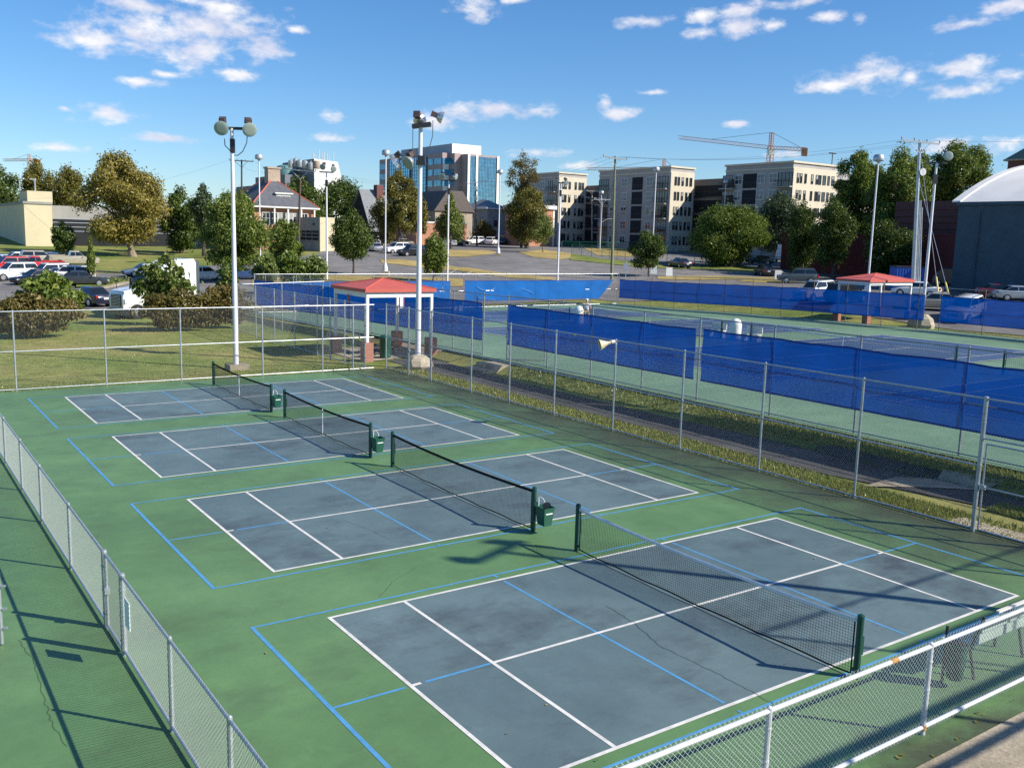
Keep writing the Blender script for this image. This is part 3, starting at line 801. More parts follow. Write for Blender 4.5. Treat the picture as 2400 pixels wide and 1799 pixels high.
screen('large dark blue windscreen to the right of the narrow gap', (13.6, 12.93), (13.6, -9.4), .74, 2.66, SCREEN, off=-.06, seed=3)
xb = lambda u, v: (lambda d: CP.x + d.x * (60.2 - CP.y) / d.y)(ray(u, v))
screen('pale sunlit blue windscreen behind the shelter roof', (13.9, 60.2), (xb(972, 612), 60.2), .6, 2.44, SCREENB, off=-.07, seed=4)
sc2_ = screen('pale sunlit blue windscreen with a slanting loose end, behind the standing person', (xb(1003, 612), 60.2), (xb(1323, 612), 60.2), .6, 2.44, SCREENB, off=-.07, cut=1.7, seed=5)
FLAPM = M('pale_flap_edge', (.12, .32, .66), .8, .1)
def flap(parent, px):
    mb = MB(); P = []
    for u, v in px:
        d = ray(u, v); P.append(CP + d * ((60.05 - CP.y) / d.y))
    Q = []
    for a, b in zip(P, P[1:]): Q += [a.lerp(b, k / 4) for k in range(4)]
    Q.append(P[-1])
    mb.path(Q, .022, 5); mb.build('wind_flap', FLAPM, parent)
flap(sc2_, [(1030, 618), (1037, 624), (1048, 627), (1060, 626), (1070, 622)]); flap(sc2_, [(1125, 622), (1140, 628), (1152, 633)])
xf = lambda u, v: (lambda d: CP.y + d.y * (51.0 - CP.x) / d.x)(ray(u, v))
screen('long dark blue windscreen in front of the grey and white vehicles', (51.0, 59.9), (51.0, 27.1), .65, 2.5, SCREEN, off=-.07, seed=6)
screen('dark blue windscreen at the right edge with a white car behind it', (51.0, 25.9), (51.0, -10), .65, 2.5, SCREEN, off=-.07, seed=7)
# fences in and round the car park
def pxfence(label, px, h, mp, mw, wr=.003, cell=.16, n=None, group='low fences in the car park'):
    P = gpoly(px); root = None
    for k, (a, b) in enumerate(zip(P, P[1:])):
        a2 = Vector((a.x, a.y, 0)); b2 = Vector((b.x, b.y, 0)); L = (b2 - a2).length; dr = (b2 - a2) / L
        if root is None: root = thing('chain_link_fence', a, label, 'fence', group)
        m_ = max(1, round(L / 3.4))
        for i in range(m_ + (1 if k == len(P) - 2 else 0)):
            q = a2 + dr * (L * i / m_); z = zg(q.x, q.y); pm = MB(); pm.tube((q.x, q.y, z - .05), (q.x, q.y, z + h), .045, n=6); pm.build('post', mp, root)
        rm = MB()
        for i in range(m_):
            q = a2 + dr * (L * i / m_); w = a2 + dr * (L * (i + 1) / m_); rm.tube((q.x, q.y, zg(q.x, q.y) + h), (w.x, w.y, zg(w.x, w.y) + h), .035, n=6)
        rm.build('top_rail', mp, root)
        linkmesh(a2, dr, L, .03, h, zg, cell, wr, 1.5).build('chain_link_mesh', mw, root)
    return root
pxfence('black chain-link fence passing behind the parked dark sedan and the round tree', [(1440, 572), (1500, 574), (1580, 576), (1640, 579), (1692, 583)], 1.9, BLACKV, BLACKV)
pxfence('green vinyl chain-link fence slanting across the car park lawn', [(1235, 551), (1300, 557), (1350, 564), (1395, 571)], 2.0, GREENV, GREENV)
pxfence('green vinyl chain-link fence across the far car park', [(1213, 541), (1290, 543), (1380, 541), (1460, 536)], 1.8, GREENV, GREENV)
gs = MB(); P = gpoly([(1215, 532), (1330, 533), (1468, 530), (1590, 528)])
for a, b in zip(P, P[1:]):
    n_ = 6
    for i in range(n_):
        p = a.lerp(b, i / n_); q = a.lerp(b, (i + 1) / n_); p.z = zg(p.x, p.y); q.z = zg(q.x, q.y)
        gs.obox((p + q) / 2 + Vector((0, 0, .72)), (q - p) / 2, (.01, .01, 0), (0, 0, .68))
gs.solo('windscreen', SCREENG, 'dark green windscreen in front of the row of far parked cars', 'windscreen', kind=None)
# small fenced enclosure by the shelter
fence('narrow chain-link run leading back from the court corner beside the shelter', (7.75, 28.6), (7.7, 46.5), 3.0, [0.1, 2.3, 4.0, 5.6, 8.6, 11.6, 14.6, 17.8], flat, R3(3.0), G_F, cell=.0707)
fence('chain-link cross fence between the lawn run and the tennis fence', (7.7, 46.5), (13.5, 46.5), 3.0, [0, 2.9, 5.7], zg, ((3.0, 'top_rail'), (1.5, 'middle_rail')), G_F)
# ------------------------------------------------------------------ nets
def net(label, x, ya, yb, zf, hp, hc, mtape, group, cell=.046, r=.0026, centre=None, pm_=NETPOST, thin=False):
    y0 = (ya + yb) / 2; hy = (yb - ya) / 2; zb = zf(x, y0)
    root = thing('court_net', (x, y0, zb), label, 'net', group)
    for y in (ya, yb):
        p = MB(); p.tube((x, y, zf(x, y) - .05), (x, y, zb + hp + .03), .05, n=12)
        p.lathe((x, y, zb + hp + .03), (0, 0, 1), [(0, .054), (.03, .05), (.05, .02)], 12)
        s = 1 if y == ya else -1
        p.obox((x + .055, y, zb + hp * .55), (.02, 0, 0), (0, .035, 0), (0, 0, .14))
        p.obox((x, y + s * .055, zb + .12), (.025, 0, 0), (0, .02, 0), (0, 0, .02))
        p.build('net_post', pm_, root, True)
    top = lambda y: zb + hc + (hp - hc) * ((y - y0) / hy) ** 2
    bot = lambda y: zb + .03 + .02 * abs(sin(y * 2.3))
    mb = MB(); a, b = ya + .09, yb - .09
    belly = lambda y, f: x - .05 * (1 - ((y - y0) / hy) ** 2) * (1 - f)
    n = int((b - a) / cell)
    for i in range(n + 1):
        y = a + (b - a) * i / n; p = Vector((belly(y, 0), y, bot(y))); q = Vector((x, y, top(y) - .03)); m_ = p.lerp(q, .5)
        wire_prism(mb.v, mb.f, p, q, r)
    nh = int((hp - .05) / cell); seg = 26
    for k in range(1, nh):
        f = k / nh
        for i in range(seg):
            ys = [a + (b - a) * (i + e) / seg for e in (0, 1)]
            P = [Vector((belly(y, f), y, bot(y) + (top(y) - .03 - bot(y)) * f)) for y in ys]
            wire_prism(mb.v, mb.f, P[0], P[1], r)
    mb.mi = [0] * len(mb.f)
    mb.build('mesh', NETBLK, root)
    tp = MB(); n = 30
    rings = []
    for i in range(n + 1):
        y = ya + (yb - ya) * i / n; t = top(y)
        rings.append([(x - .014, y, t - .055), (x + .014, y, t - .055), (x + .016, y, t - .01), (x, y, t + .004), (x - .016, y, t - .01)])
    tp.loft(rings); tp.build('top_tape', mtape, root)
    bt = MB()
    for i in range(n):
        y1 = a + (b - a) * i / n; y2 = a + (b - a) * (i + 1) / n
        bt.tube((belly(y1, 0), y1, bot(y1)), (belly(y2, 0), y2, bot(y2)), .014, n=6)
    for y in (a, b): bt.tube((x, y, zb + .03), (x, y, zb + hp - .05), .012, n=6)
    bt.build('border_tape', TAPED, root)
    if centre is not None:
        ct = MB(); ct.box(x - .05, y0 - .022, zb + .02, x - .035, y0 + .022, top(y0)); ct.build('centre_strap', TAPEW, root)
    return root
ng = 'nets of the four small courts'
nets = [('near net with a pale top band and dark green posts, on the nearest court', TAPEW, None),
        ('black net with a green bucket holding paddles at its end, second court from the camera', TAPED, None),
        ('black net whose bucket overlaps the next net post, third court from the camera', TAPED, 1),
        ('farthest black net with a white centre strap, beside the tall light pole', TAPED, 1)]
for (lb, mt, c), cy in zip(nets, PBY):
    net(lb, .08, cy - 3.17, cy + 3.3, flat, .9, .83, mt, ng, centre=c)

def bucket(label, x, y, z, paddles=False):
    root = thing('ball_bucket', (x, y, z), label, 'bucket', 'green buckets hung on the net posts')
    a, b, h, t = .12, .17, .4, .012
    mb = MB()
    def ring(s, z): return [(x - s * .8, y - s, z), (x + s * .8, y - s, z), (x + s * .8, y + s, z), (x - s * .8, y + s, z)]
    mb.loft([ring(a - .02, z + .02), ring(a, z), ring(b, z + h), ring(b + .012, z + h), ring(b + .012, z + h - .02), ring(b - t, z + h - .02), ring(a - t, z + .02)], cap=False)
    mb.poly(ring(a, z + .005)); mb.build('tub', BINGRN, root)
    lm = MB(); s = (a + (b - a) * .7)
    lm.obox((x + .0, y - s - .004, z + h * .68), (.085, 0, 0), (0, .002, 0), (0, .001, .012)); lm.build('label_strip', WHITEP, root)
    hk = MB()
    for dx in (-.06, .06):
        pts = [Vector((x + dx * 1.5, y + .1, z + h)), Vector((x + dx, y + .14, z + h + .12)), Vector((x + dx * .4, y + .2, z + h + .15)), Vector((x, y + .26, z + h + .13))]
        hk.path(pts, .007)
    hk.build('hook', WHITEP, root)
    if paddles:
        p = MB(); p.lathe((x + .03, y - .02, z + h + .02), (.3, .8, .4), [(0, .09), (.012, .09)], 14); p.tube((x - .05, y, z + .2), (x - .09, y + .02, z + h + .06), .012)
        p.solo('paddle', CABLE, 'grey paddle standing in the green bucket', 'paddle')
for k, (u, v, lb) in enumerate([(1170, 1100, 'green bucket with a paddle sticking out, hung on the post facing the nearest net'),
                                (806, 970, 'green bucket on the post between the second and third nets'),
                                (591, 858, 'green bucket hung on the post of the farthest net')]):
    cy = PBY[k + 1]; bucket(lb, .17, cy - 3.17 - .27, .2, k == 0)

# ------------------------------------------------------------------ near-corner bench and bin
bn = thing('bench', (2.2, -4.0, 0), 'weathered mesh bench behind the low near fence, its top rail catching the sun', 'bench')
for z, y, nm in ((.45, -3.72, 'seat_plank'), (.45, -3.95, 'seat_plank'), (.66, -4.1, 'back_plank'), (.84, -4.13, 'back_plank')):
    p = MB(); p.box(1.45, y - .09, z - (.0 if nm == 'seat_plank' else .07), 3.05, y + (.09 if nm == 'seat_plank' else -.06), z + (.03 if nm == 'seat_plank' else .07)); p.build(nm, BENCHM, bn)
p = MB(); p.box(2.0, -4.16, .93, 3.05, -4.11, .96); p.build('top_rail', LIGHTW, bn)  # pale strip: sun along the top of the back, put into the colour
for x in (1.55, 2.95):
    p = MB(); p.path([Vector((x, -3.68, 0)), Vector((x, -3.68, .43)), Vector((x, -4.02, .43)), Vector((x, -4.18, .98))], .022); p.tube((x, -4.02, .43), (x, -4.12, 0), .022); p.build('leg_frame', DARKM, bn)
bq = PZ(2064, 1432, .35)
bi = thing('litter_bin', (bq.x, bq.y, 0), 'small dark green litter bin on a pole beside the bench', 'bin')
p = MB(); p.lathe((bq.x, bq.y, .12), (0, 0, 1), [(0, .1), (.02, .115), (.5, .15), (.51, .165), (.54, .165), (.54, .14), (.1, .11)], 18); p.build('tub', BINGRN, bi, True)
p = MB(); p.tube((bq.x, bq.y + .17, 0), (bq.x, bq.y + .17, .85), .022); p.build('pole', DARKM, bi)
p = MB(); p.lathe((bq.x, bq.y, .6), (.1, .2, 1), [(0, .12), (.07, .13), (.1, .05)], 12); p.build('bag', BLACKP, bi, True)
sg = MB(); sx, sy = gp0(275, 1405); sg.obox((-8.63, 2.62, .78), (.006, 0, 0), (0, .14, 0), (0, 0, .21)); sg.solo('notice', PAPER, 'white paper notice tied to the low left fence beside its gate', 'notice')
hn = thing('horn_speaker', (8.66, 12.11, 2.95), 'beige horn loudspeaker on a post of the path-side fence', 'speaker')
d = (-CR * .92 + Vector((0, 0, -.22)) - CF * .2).normalized()
o_ = Vector((8.62, 12.1, 2.98))
p = MB(); p.lathe(o_ + d * .12, d, [(0, .05), (.12, .055), (.2, .08), (.3, .13), (.42, .18), (.43, .185), (.42, .165), (.3, .11), (.2, .05)], 18); p.build('horn', HORN, hn, True)
p = MB(); p.lathe(o_ + d * .02, d, [(0, .06), (.12, .065)], 12); p.tube(o_, o_ + Vector((.03, 0, -.1)), .02); p.build('driver', PLASTW, hn, True)
tbp = PX(1243, 769.5, 13.52)
b_ = MB(); b_.lathe((8.66, PX(1239, 770, 8.66).y, 2.98), (0, 0, 1), [(-.034, .01), (-.025, .024), (0, .034), (.025, .024), (.034, .008)], 12)
b_.solo('tennis_ball', BALLY, 'yellow ball lodged on the top rail of the path-side fence', 'ball', smooth=True)
st = thing('steps', (12.5, 25.4, .1), 'two concrete steps up to the tennis gate', 'steps')
for i, (x0, z) in enumerate(((11.7, .2), (12.35, .38))):
    p = MB(); p.box(x0, 24.6, .0, x0 + (.62 if i == 0 else .9), 26.2, z); p.build('step', CONC, st)

# ------------------------------------------------------------------ flood lights
def head(root, pos, d, s=1.0, ballast=True):
    s *= .86; d = Vector(d).normalized(); pos = Vector(pos)
    r = .34 * s
    mb = MB(); mb.lathe(pos - d * .34 * s, d, [(0, .1 * s), (.05 * s, .16 * s), (.14 * s, .25 * s), (.26 * s, .315 * s), (.36 * s, r), (.375 * s, r * 1.03), (.38 * s, r * .99)], 22)
    h = mb.build('lamp_head', ALU, root, 'all' and True)
    lm = MB(); lm.lathe(pos + d * .042 * s, d, [(0, r * .97), (.012, r * .9), (.02 * s, r * .5)], 22); lm.build('lens', LENS, h, True)
    up = Vector((0, 0, 1)); side = d.cross(up).normalized(); n2 = side.cross(d)
    bb = MB(); c = pos - d * .36 * s + n2 * .3 * s
    if not ballast: c = pos - d * .45 * s
    bb.obox(c, d * .15 * s, side * .14 * s, n2 * .13 * s); bb.obox(c - d * .16 * s, d * .02, side * .16 * s, n2 * .15 * s)
    bb.tube(c - n2 * .1 * s, pos - d * .3 * s, .06 * s); bb.build('ballast', BALL, h)
def pole_body(root, b, h, r0, r1, mat=POLEW, n=14, name='pole'):
    mb = MB(); k = 6
    for i in range(k):
        mb.tube((b.x, b.y, b.z + h * i / k), (b.x, b.y, b.z + h * (i + 1) / k), r0 + (r1 - r0) * i / k, r0 + (r1 - r0) * (i + 1) / k, n=n, caps=(i in (0, k - 1)))
    mb.lathe((b.x, b.y, b.z), (0, 0, 1), [(0, r0 * 1.7), (.06, r0 * 1.7), (.07, r0 * 1.2), (.2, r0 * 1.05)], n)
    return mb.build(name, mat, root, True)
H2 = Vector((CR.x, CR.y, 0)).normalized(); F2 = Vector((CF.x, CF.y, 0)).normalized()
def scr(rt, up, aw=0): return H2 * rt + Vector((0, 0, up)) + F2 * aw
FG = 'floodlight poles round the courts'
# tall pole behind the far court
b = Vector((2.45, 31.1, -.03)); r = thing('floodlight_pole', b, 'tall white floodlight pole with two heads facing the camera, rising behind the farthest net', 'light pole', FG)
cb = MB(); cb.obox(b + Vector((.05, 0, .1)), (.45, 0, 0), (0, .4, 0), (0, 0, .12)); cb.build('footing', CONC, r)
hp = at(493, 277, dist(b)).z - b.z
pole_body(r, b, hp, .125, .075); top = b + Vector((0, 0, hp))
ar = MB(); ar.obox(top + scr(.1, .0), H2 * .75, F2 * .05, (0, 0, .06)); ar.obox(top + scr(.02, -.75), H2 * .09, F2 * .09, (0, 0, .3)); ar.build('cross_arm', DARKM, r)
head(r, top + scr(-.38, -.03, -.25), scr(.1, -.32, -1), 1.05); head(r, top + scr(.85, -.06, -.25), scr(.42, -.35, -.8), 1.05)
cbm = MB(); cbm.path([top + scr(-.3, -.45, -.1), top + scr(-.28, -.75, -.1), top + scr(-.05, -1.0)], .02)
cbm.path([top + scr(.72, -.1, -.1), top + scr(.68, -.6, -.1), top + scr(.5, -.98, -.1), top + scr(.25, -1.15), top + scr(.05, -1.15)], .02); cbm.build('cable', CABLE, r)
# pole at the boulder, four heads
b = Vector((10.05, 27.75, .0)); r = thing('floodlight_pole', b, 'tall white floodlight pole with four tilted heads, standing by the boulder at the gate', 'light pole', FG)
hp = at(896, 268, dist(b)).z - b.z
pole_body(r, b, hp, .14, .09); top = b + Vector((0, 0, hp))
ar = MB(); ar.obox(top + scr(.05, -.05), H2 * .42 + Vector((0, 0, .06)), F2 * .3, (0, 0, .08)); ar.obox(top + scr(.05, -1.72), H2 * .2, F2 * .3, (0, 0, .1)); ar.obox(top + scr(.05, -1.5), H2 * .17, F2 * .1, (0, 0, .1)); ar.build('cross_arm', DARKM, r)
head(r, top + scr(-.55, -1.75, -.2), scr(-.55, -.5, -.62), 1.05); head(r, top + scr(-1.15, -1.78, .15), scr(-.8, -.62, .1), 1.0)
head(r, top + scr(.95, .35, .25), scr(.9, -.32, .1), .95, False); head(r, top + scr(-.1, .3, .5), scr(.15, -.25, .95), 1.1, False)
cbm = MB(); cbm.path([top + scr(.55, .2, .1), top + scr(.55, -.5, .05), top + scr(.42, -1.0), top + scr(.15, -1.3)], .018); cbm.path([top + scr(-.35, 0, 0), top + scr(-.35, -1.2, 0)], .015); cbm.build('cable', CABLE, r)
rk = MB()
rs = random.Random(5)
rings = []
for z, k in ((-.05, .62), (.15, .7), (.4, .62), (.58, .42), (.66, .2)):
    rings.append([(10.05 + cos(t * PI / 5) * k * (.85 + .3 * rs.random()), 27.75 + sin(t * PI / 5) * k * (.85 + .3 * rs.random()), z) for t in range(10)])
rk.loft(rings); rk.solo('boulder', ROCK, 'pale boulder packed round the foot of the four-headed light pole', 'rock')
# more flood poles beyond the tennis courts
def floodpole(label, u, vb, vt, heads, d=None, mat=POLEW, r0=.13, s=1.15):
    b = G(u, vb) if d is None else at(u, vb, d); b.z = zg(b.x, b.y)
    r = thing('floodlight_pole', b, label, 'light pole', FG); tp = at(u, vt, dist(b)); h = tp.z - b.z
    pole_body(r, b, h, r0, r0 * .62, mat); top = b + Vector((0, 0, h))
    ar = MB(); ar.obox(top, H2 * .8, F2 * .06, (0, 0, .07)); ar.obox(top + Vector((0, 0, -1.2)), H2 * .14, F2 * .14, (0, 0, .35)); ar.build('cross_arm', DARKM, r)
    for (x, y, dd) in heads: head(r, top + scr(x, y, -.3), dd, s)
    return r
floodpole('white floodlight pole with two round heads in front of the big dense tree', 706, 607, 372, [(-.35, .55, scr(-.2, -.2, -1)), (.85, .35, scr(.3, -.2, -.9))])
floodpole('white floodlight pole with two heads in front of the glass office building', 966, 609, 390, [(-.75, .45, scr(-.2, -.2, -1)), (.85, .45, scr(.85, -.2, -.4))])
floodpole('white floodlight pole with a large side dish, in front of the left apartment wing', 1204, 609, 395, [(-.6, .1, scr(-.4, -.3, -.9)), (.65, .0, scr(.55, -.5, -.6))])
floodpole('slender white floodlight pole with a grey dish, right of the steel pole group', 1990, 704, 352, [(.7, .5, scr(-.1, .05, -1))], d=79.5, r0=.13)
rk = MB(); c_ = at(1988, 706, 79); c_.z = zg(c_.x, c_.y); rings = []
for z, k in ((-.1, .9), (.3, 1.0), (.8, .8), (1.1, .45)):
    rings.append([(c_.x + cos(t * PI / 5) * k * (.85 + .3 * rs.random()), c_.y + sin(t * PI / 5) * k * (.85 + .3 * rs.random()), c_.z + z) for t in range(10)])
rk.loft(rings); rk.solo('boulder', ROCK, 'boulder at the foot of the slender pole behind the right tennis screen', 'rock')
# car-park lamps: drum-shaped luminaires on slim posts
def lamp(label, u, vb, vt, ped=.9, d=None, hd=.52):
    b = G(u, vb) if d is None else at(u, vb, d); b.z = zg(b.x, b.y)
    r = thing('street_lamp', b, label, 'street lamp', 'drum lamps of the car park'); h = at(u, vt, dist(b)).z - b.z
    if ped:
        q = MB(); q.obox(b + Vector((0, 0, ped * .3)), H2 * .5, F2 * .5, (0, 0, ped * .3)); q.build('footing', CONC, r)
    pm = MB(); pm.lathe(b + Vector((0, 0, ped * .6)), (0, 0, 1), [(0, .34), (.5, .3), (.9, .17), (1.0, .13)], 12)
    pm.tube(b + Vector((0, 0, ped * .6 + .9)), b + Vector((0, 0, h - .8)), .1, .075, n=12); pm.build('post', POLEW, r, True)
    lm = MB(); lm.lathe(b + Vector((0, 0, h - .85)), (0, 0, 1), [(0, .08), (.15, .2), (.22, hd * .95), (.3, hd), (.62, hd * .97), (.78, hd * .75), (.86, hd * .3)], 18); lm.build('luminaire', POLEG, r, True)
lamp('drum lamp on a slim pole rising behind the green tree near the house', 562, 540, 333, 0, d=128)
lamp('drum lamp on a stout pedestal just behind the red shelter roof', 832, 595, 323)
lamp('drum lamp with a square footing in the middle of the car park', 1076, 554, 366)
lamp('drum lamp rising behind the small round tree, in front of the apartments', 1408, 566, 360, 0, d=150)
lamp('drum lamp half hidden by the spreading tree, in front of the dark recess', 1560, 530, 388, 0, d=190)
lamp('drum lamp in front of the big tree, above the right shelter roof', 1876, 600, 333, .9, d=98)
lamp('small drum lamp before the shaded apartment front', 1295, 520, 412, 0, d=205)

# ------------------------------------------------------------------ shelters
def shelter(label, x0, y0, x1, y1, zb, zt, ap, extra=True, posts=None, base_h=.95, ov=.12):
    c = ((x0 + x1) / 2, (y0 + y1) / 2)
    r = thing('shelter', (c[0], c[1], zb), label, 'shelter', 'red-roofed shelters')
    X0, Y0, X1, Y1 = x0 - ov, y0 - ov, x1 + ov, y1 + ov
    rm = MB(); cx, cy = c
    rg = [(X0, Y0), (X1, Y0), (X1, Y1), (X0, Y1)]
    rm.add([(x, y, zt - .16) for x, y in rg] + [(x, y, zt) for x, y in rg] + [(cx, cy, zt + ap)],
           [(3, 2, 1, 0)] + [(i, (i + 1) % 4, 4 + (i + 1) % 4, 4 + i) for i in range(4)] + [(4 + i, 4 + (i + 1) % 4, 8) for i in range(4)])
    ro = rm.build('roof', REDROOF, r)
    hm = MB()
    for x, y in rg: hm.tube((x, y, zt + .01), (cx, cy, zt + ap + .01), .03, n=6)
    hm.build('hip_cap', REDROOF, ro)
    fm = MB(); t = .05
    fm.box(x0, y0, zt - .42, x1, y0 + t, zt - .162); fm.box(x0, y1 - t, zt - .42, x1, y1, zt - .162)
    fm.box(x0, y0 + t, zt - .42, x0 + t, y1 - t, zt - .162); fm.box(x1 - t, y0 + t, zt - .42, x1, y1 - t, zt - .162)
    fm.build('fascia', WHITEP, r)
    for px, py in ((x0 + .07, y0 + .07), (x1 - .07, y0 + .07), (x1 - .07, y1 - .07), (x0 + .07, y1 - .07)):
        z0 = zg(px, py)
        p = MB(); p.box(px - .07, py - .07, z0 + base_h, px + .07, py + .07, zt - .42); po = p.build('post', WHITEP, r)
        p = MB(); p.box(px - .24, py - .24, z0 - .1, px + .24, py + .24, z0 + base_h); p.build('brick_base', BRICK_BASE, po)
    return r
s1 = shelter('red hip-roofed shelter on white posts and brick bases beside the path gate', 8.93, 30.95, 12.7, 34.8, .0, 3.56, .44)
sm = MB(); sm.box(10.7, 30.78, 2.62, 10.86, 30.82, 3.14); sm.solo('sign_board', WHITEP, 'narrow white and red board hung under the front edge of the shelter roof', 'sign')
sm = MB(); sm.box(10.87, 30.775, 2.62, 10.92, 30.82, 3.14); sm.solo('sign_board', REDROOF, 'thin red strip beside the white board under the shelter roof', 'sign')
sm = MB(); sm.box(8.78, 32.7, 2.75, 8.82, 32.85, 3.2); sm.solo('sign_board', REDROOF, 'dark red strip hanging on the shaded side of the shelter', 'sign')
tb_ = thing('litter_bin', (10.2, 31.4, .05), 'tall dark green litter bin beside the shelter post', 'bin')
p = MB(); p.lathe((10.2, 31.4, .02), (0, 0, 1), [(0, .27), (1.05, .29), (1.08, .31), (1.12, .3), (1.2, .18)], 16); p.build('tub', BINGRN, tb_, True)
bt = thing('picnic_table', (10.6, 33.2, .05), 'dark picnic table in the shade of the shelter', 'table')
p = MB(); p.box(9.9, 32.8, .74, 11.6, 33.5, .79); p.build('table_top', WOODB, bt)
for y in (32.35, 33.85):
    p = MB(); p.box(9.9, y, .44, 11.6, y + .25, .48); p.build('bench_seat', WOODB, bt)
for x in (10.2, 11.3):
    p = MB(); p.tube((x, 32.5, .05), (x, 33.0, .74), .04); p.tube((x, 33.9, .05), (x, 33.3, .74), .04); p.tube((x, 32.4, .42), (x, 34.0, .42), .03); p.build('leg_frame', DARKM, bt)
q = G(1880, 700)
zE = at(1879, 608, 77.5).z; A = PZ(1879, 608, zE); B_ = PZ(1799, 604, zE); Cc = PZ(1944, 606, zE)
sx0, sy0 = 54.6, 26.5
shelter('second red hip-roofed shelter behind the far tennis screen, before the parked white car', A.x, A.y, Cc.x, B_.y, zg(A.x, A.y), zE + .1, .48, base_h=.75)

# ------------------------------------------------------------------ tennis gear
for k, cy in enumerate(TCY):
    net(['tennis net of the nearest tennis court, off to the right', 'tennis net whose dark posts stand above the right windscreen', 'tennis net left of the white barrel', 'tennis net beside the standing person', 'farthest tennis net by the sunlit screen'][k],
        TX, cy - 6.4, cy + 6.4, z_tennis, 1.07, .92, TAPEW, 'tennis nets', cell=.09, r=.0035, centre=1)
def barrel(label, x, y, zs):
    z = z_tennis(x, y); mb = MB(); mb.lathe((x, y, z), (0, 0, 1), [(0, .3), (.05, .34), (.85, .36), (1.05, .33), (1.2, .2), (1.25, .05)], 18)
    mb.solo('waste_barrel', PLASTW, label, 'bin', 'white domed barrels on the tennis courts', True)
barrel('white domed barrel between two white benches near the middle tennis court', TX + .3, 28.0, 1)
q = PZ(1251, 671, .25 + 1.0); barrel('white domed barrel just left of the standing person', q.x, q.y, 1)
def tbench(label, x, y):
    z = z_tennis(x, y); r = thing('court_bench', (x, y, z), label, 'bench', 'white court benches')
    p = MB(); p.box(x - .2, y - .6, z + .42, x + .2, y + .6, z + .46); p.build('seat', PLASTW, r)
    p = MB(); p.box(x + .17, y - .6, z + .5, x + .21, y + .6, z + .85); p.build('backrest', PLASTW, r)
    for s in (-.5, .5):
        p = MB(); p.box(x - .18, y + s - .03, z, x + .2, y + s + .03, z + .42); p.build('leg', PLASTW, r)
tbench('white bench left of the middle white barrel', TX + .2, 29.4); tbench('white bench right of the middle white barrel', TX + .2, 26.6)
tbench('pale bench seen through the tennis gate', 30.5, 57.5)
# the person by the far net
def person(x, y):
    z = z_tennis(x, y); r = thing('person', (x, y, z), 'person in a white shirt, cap and tan shorts standing by the far tennis net', 'person', rz=rad(-40))
    def skin(name, verts, edges, radii, mat, par, sub=2):
        me = bpy.data.meshes.new(name); me.from_pydata(verts, edges, []); o = link(name, me, par); me.materials.append(mat)
        md = o.modifiers.new('skin', 'SKIN'); 
        for sv, rr in zip(me.skin_vertices[0].data, radii): sv.radius = (rr, rr)
        me.skin_vertices[0].data[0].use_root = True
        o.modifiers.new('sub', 'SUBSURF').levels = sub; o.modifiers['sub'].render_levels = sub
        me.polygons.foreach_set('use_smooth', [True] * len(me.polygons))
        return o
    V = [(0, 0, .95), (0, 0, 1.2), (0, .01, 1.42), (0, .02, 1.52), (0, .03, 1.6), (0, .02, 1.72),
         (-.19, 0, 1.42), (-.27, .05, 1.16), (-.2, .26, 1.02), (.19, 0, 1.42), (.28, .04, 1.15), (.22, .28, 1.06),
         (-.1, 0, .88), (-.12, .04, .5), (-.12, -.02, .09), (-.12, .14, .04), (.1, 0, .88), (.13, .08, .5), (.13, .02, .09), (.13, .18, .04)]
    E_ = [(0, 1), (1, 2), (2, 3), (3, 4), (4, 5), (2, 6), (6, 7), (7, 8), (2, 9), (9, 10), (10, 11), (0, 12), (12, 13), (13, 14), (14, 15), (0, 16), (16, 17), (17, 18), (18, 19)]
    R_ = [.14, .13, .12, .055, .085, .08, .065, .045, .035, .065, .045, .035, .09, .06, .045, .035, .09, .06, .045, .035]
    skin('body', V, E_, R_, SKIN, r)
    skin('shirt', [(0, 0, .98), (0, 0, 1.2), (0, 0, 1.4), (-.2, 0, 1.41), (-.26, .04, 1.22), (.2, 0, 1.41), (.27, .03, 1.22)], [(0, 1), (1, 2), (2, 3), (3, 4), (2, 5), (5, 6)], [.175, .165, .15, .09, .075, .09, .075], SHIRT, r)
    skin('shorts', [(0, 0, .93), (-.11, 0, .85), (-.125, .03, .58), (.11, 0, .85), (.13, .05, .58)], [(0, 1), (1, 2), (0, 3), (3, 4)], [.17, .115, .095, .115, .095], SHORT, r)
    hd = MB(); hd.lathe((0, .02, 1.69), (0, -.05, 1), [(0, .1), (.05, .108), (.1, .085), (.13, .03)], 14); hd.obox((0, .13, 1.71), (.08, 0, 0), (0, .06, 0), (0, 0, .008)); hd.v = hd.v
    link('cap', hd.mesh('cap', SHIRT, True), r)
    fc = MB(); fc.lathe((-.035, .1, 1.655), (0, 1, 0), [(0, .012), (.008, .006)], 8); fc.lathe((.035, .1, 1.655), (0, 1, 0), [(0, .012), (.008, .006)], 8); fc.obox((0, .112, 1.575), (.025, 0, 0), (0, .004, 0), (0, 0, .006)); link('face', fc.mesh('face', BLACKP), r)
    for s in (-1, 1):
        hm = MB(); c = Vector((-.185 if s < 0 else .205, .33 if s < 0 else .35, 1.01 if s < 0 else 1.055))
        hm.obox(c, (.04, 0, 0), (0, .045, 0), (0, 0, .016))
        for i in range(4): hm.tube(c + Vector((-.03 + .02 * i, .04, 0)), c + Vector((-.03 + .02 * i, .1 + .01 * (i % 3), -.02)), .009)
        hm.tube(c + Vector((-.04 * s, 0, 0)), c + Vector((-.07 * s, .05, -.01)), .01)
        link('hand', hm.mesh('hand', SKIN, True), r)
pp = PZ(1268, 673, .95)
pp = PZ(1268, 649.5, .26 + 1.76); person(pp.x, pp.y)
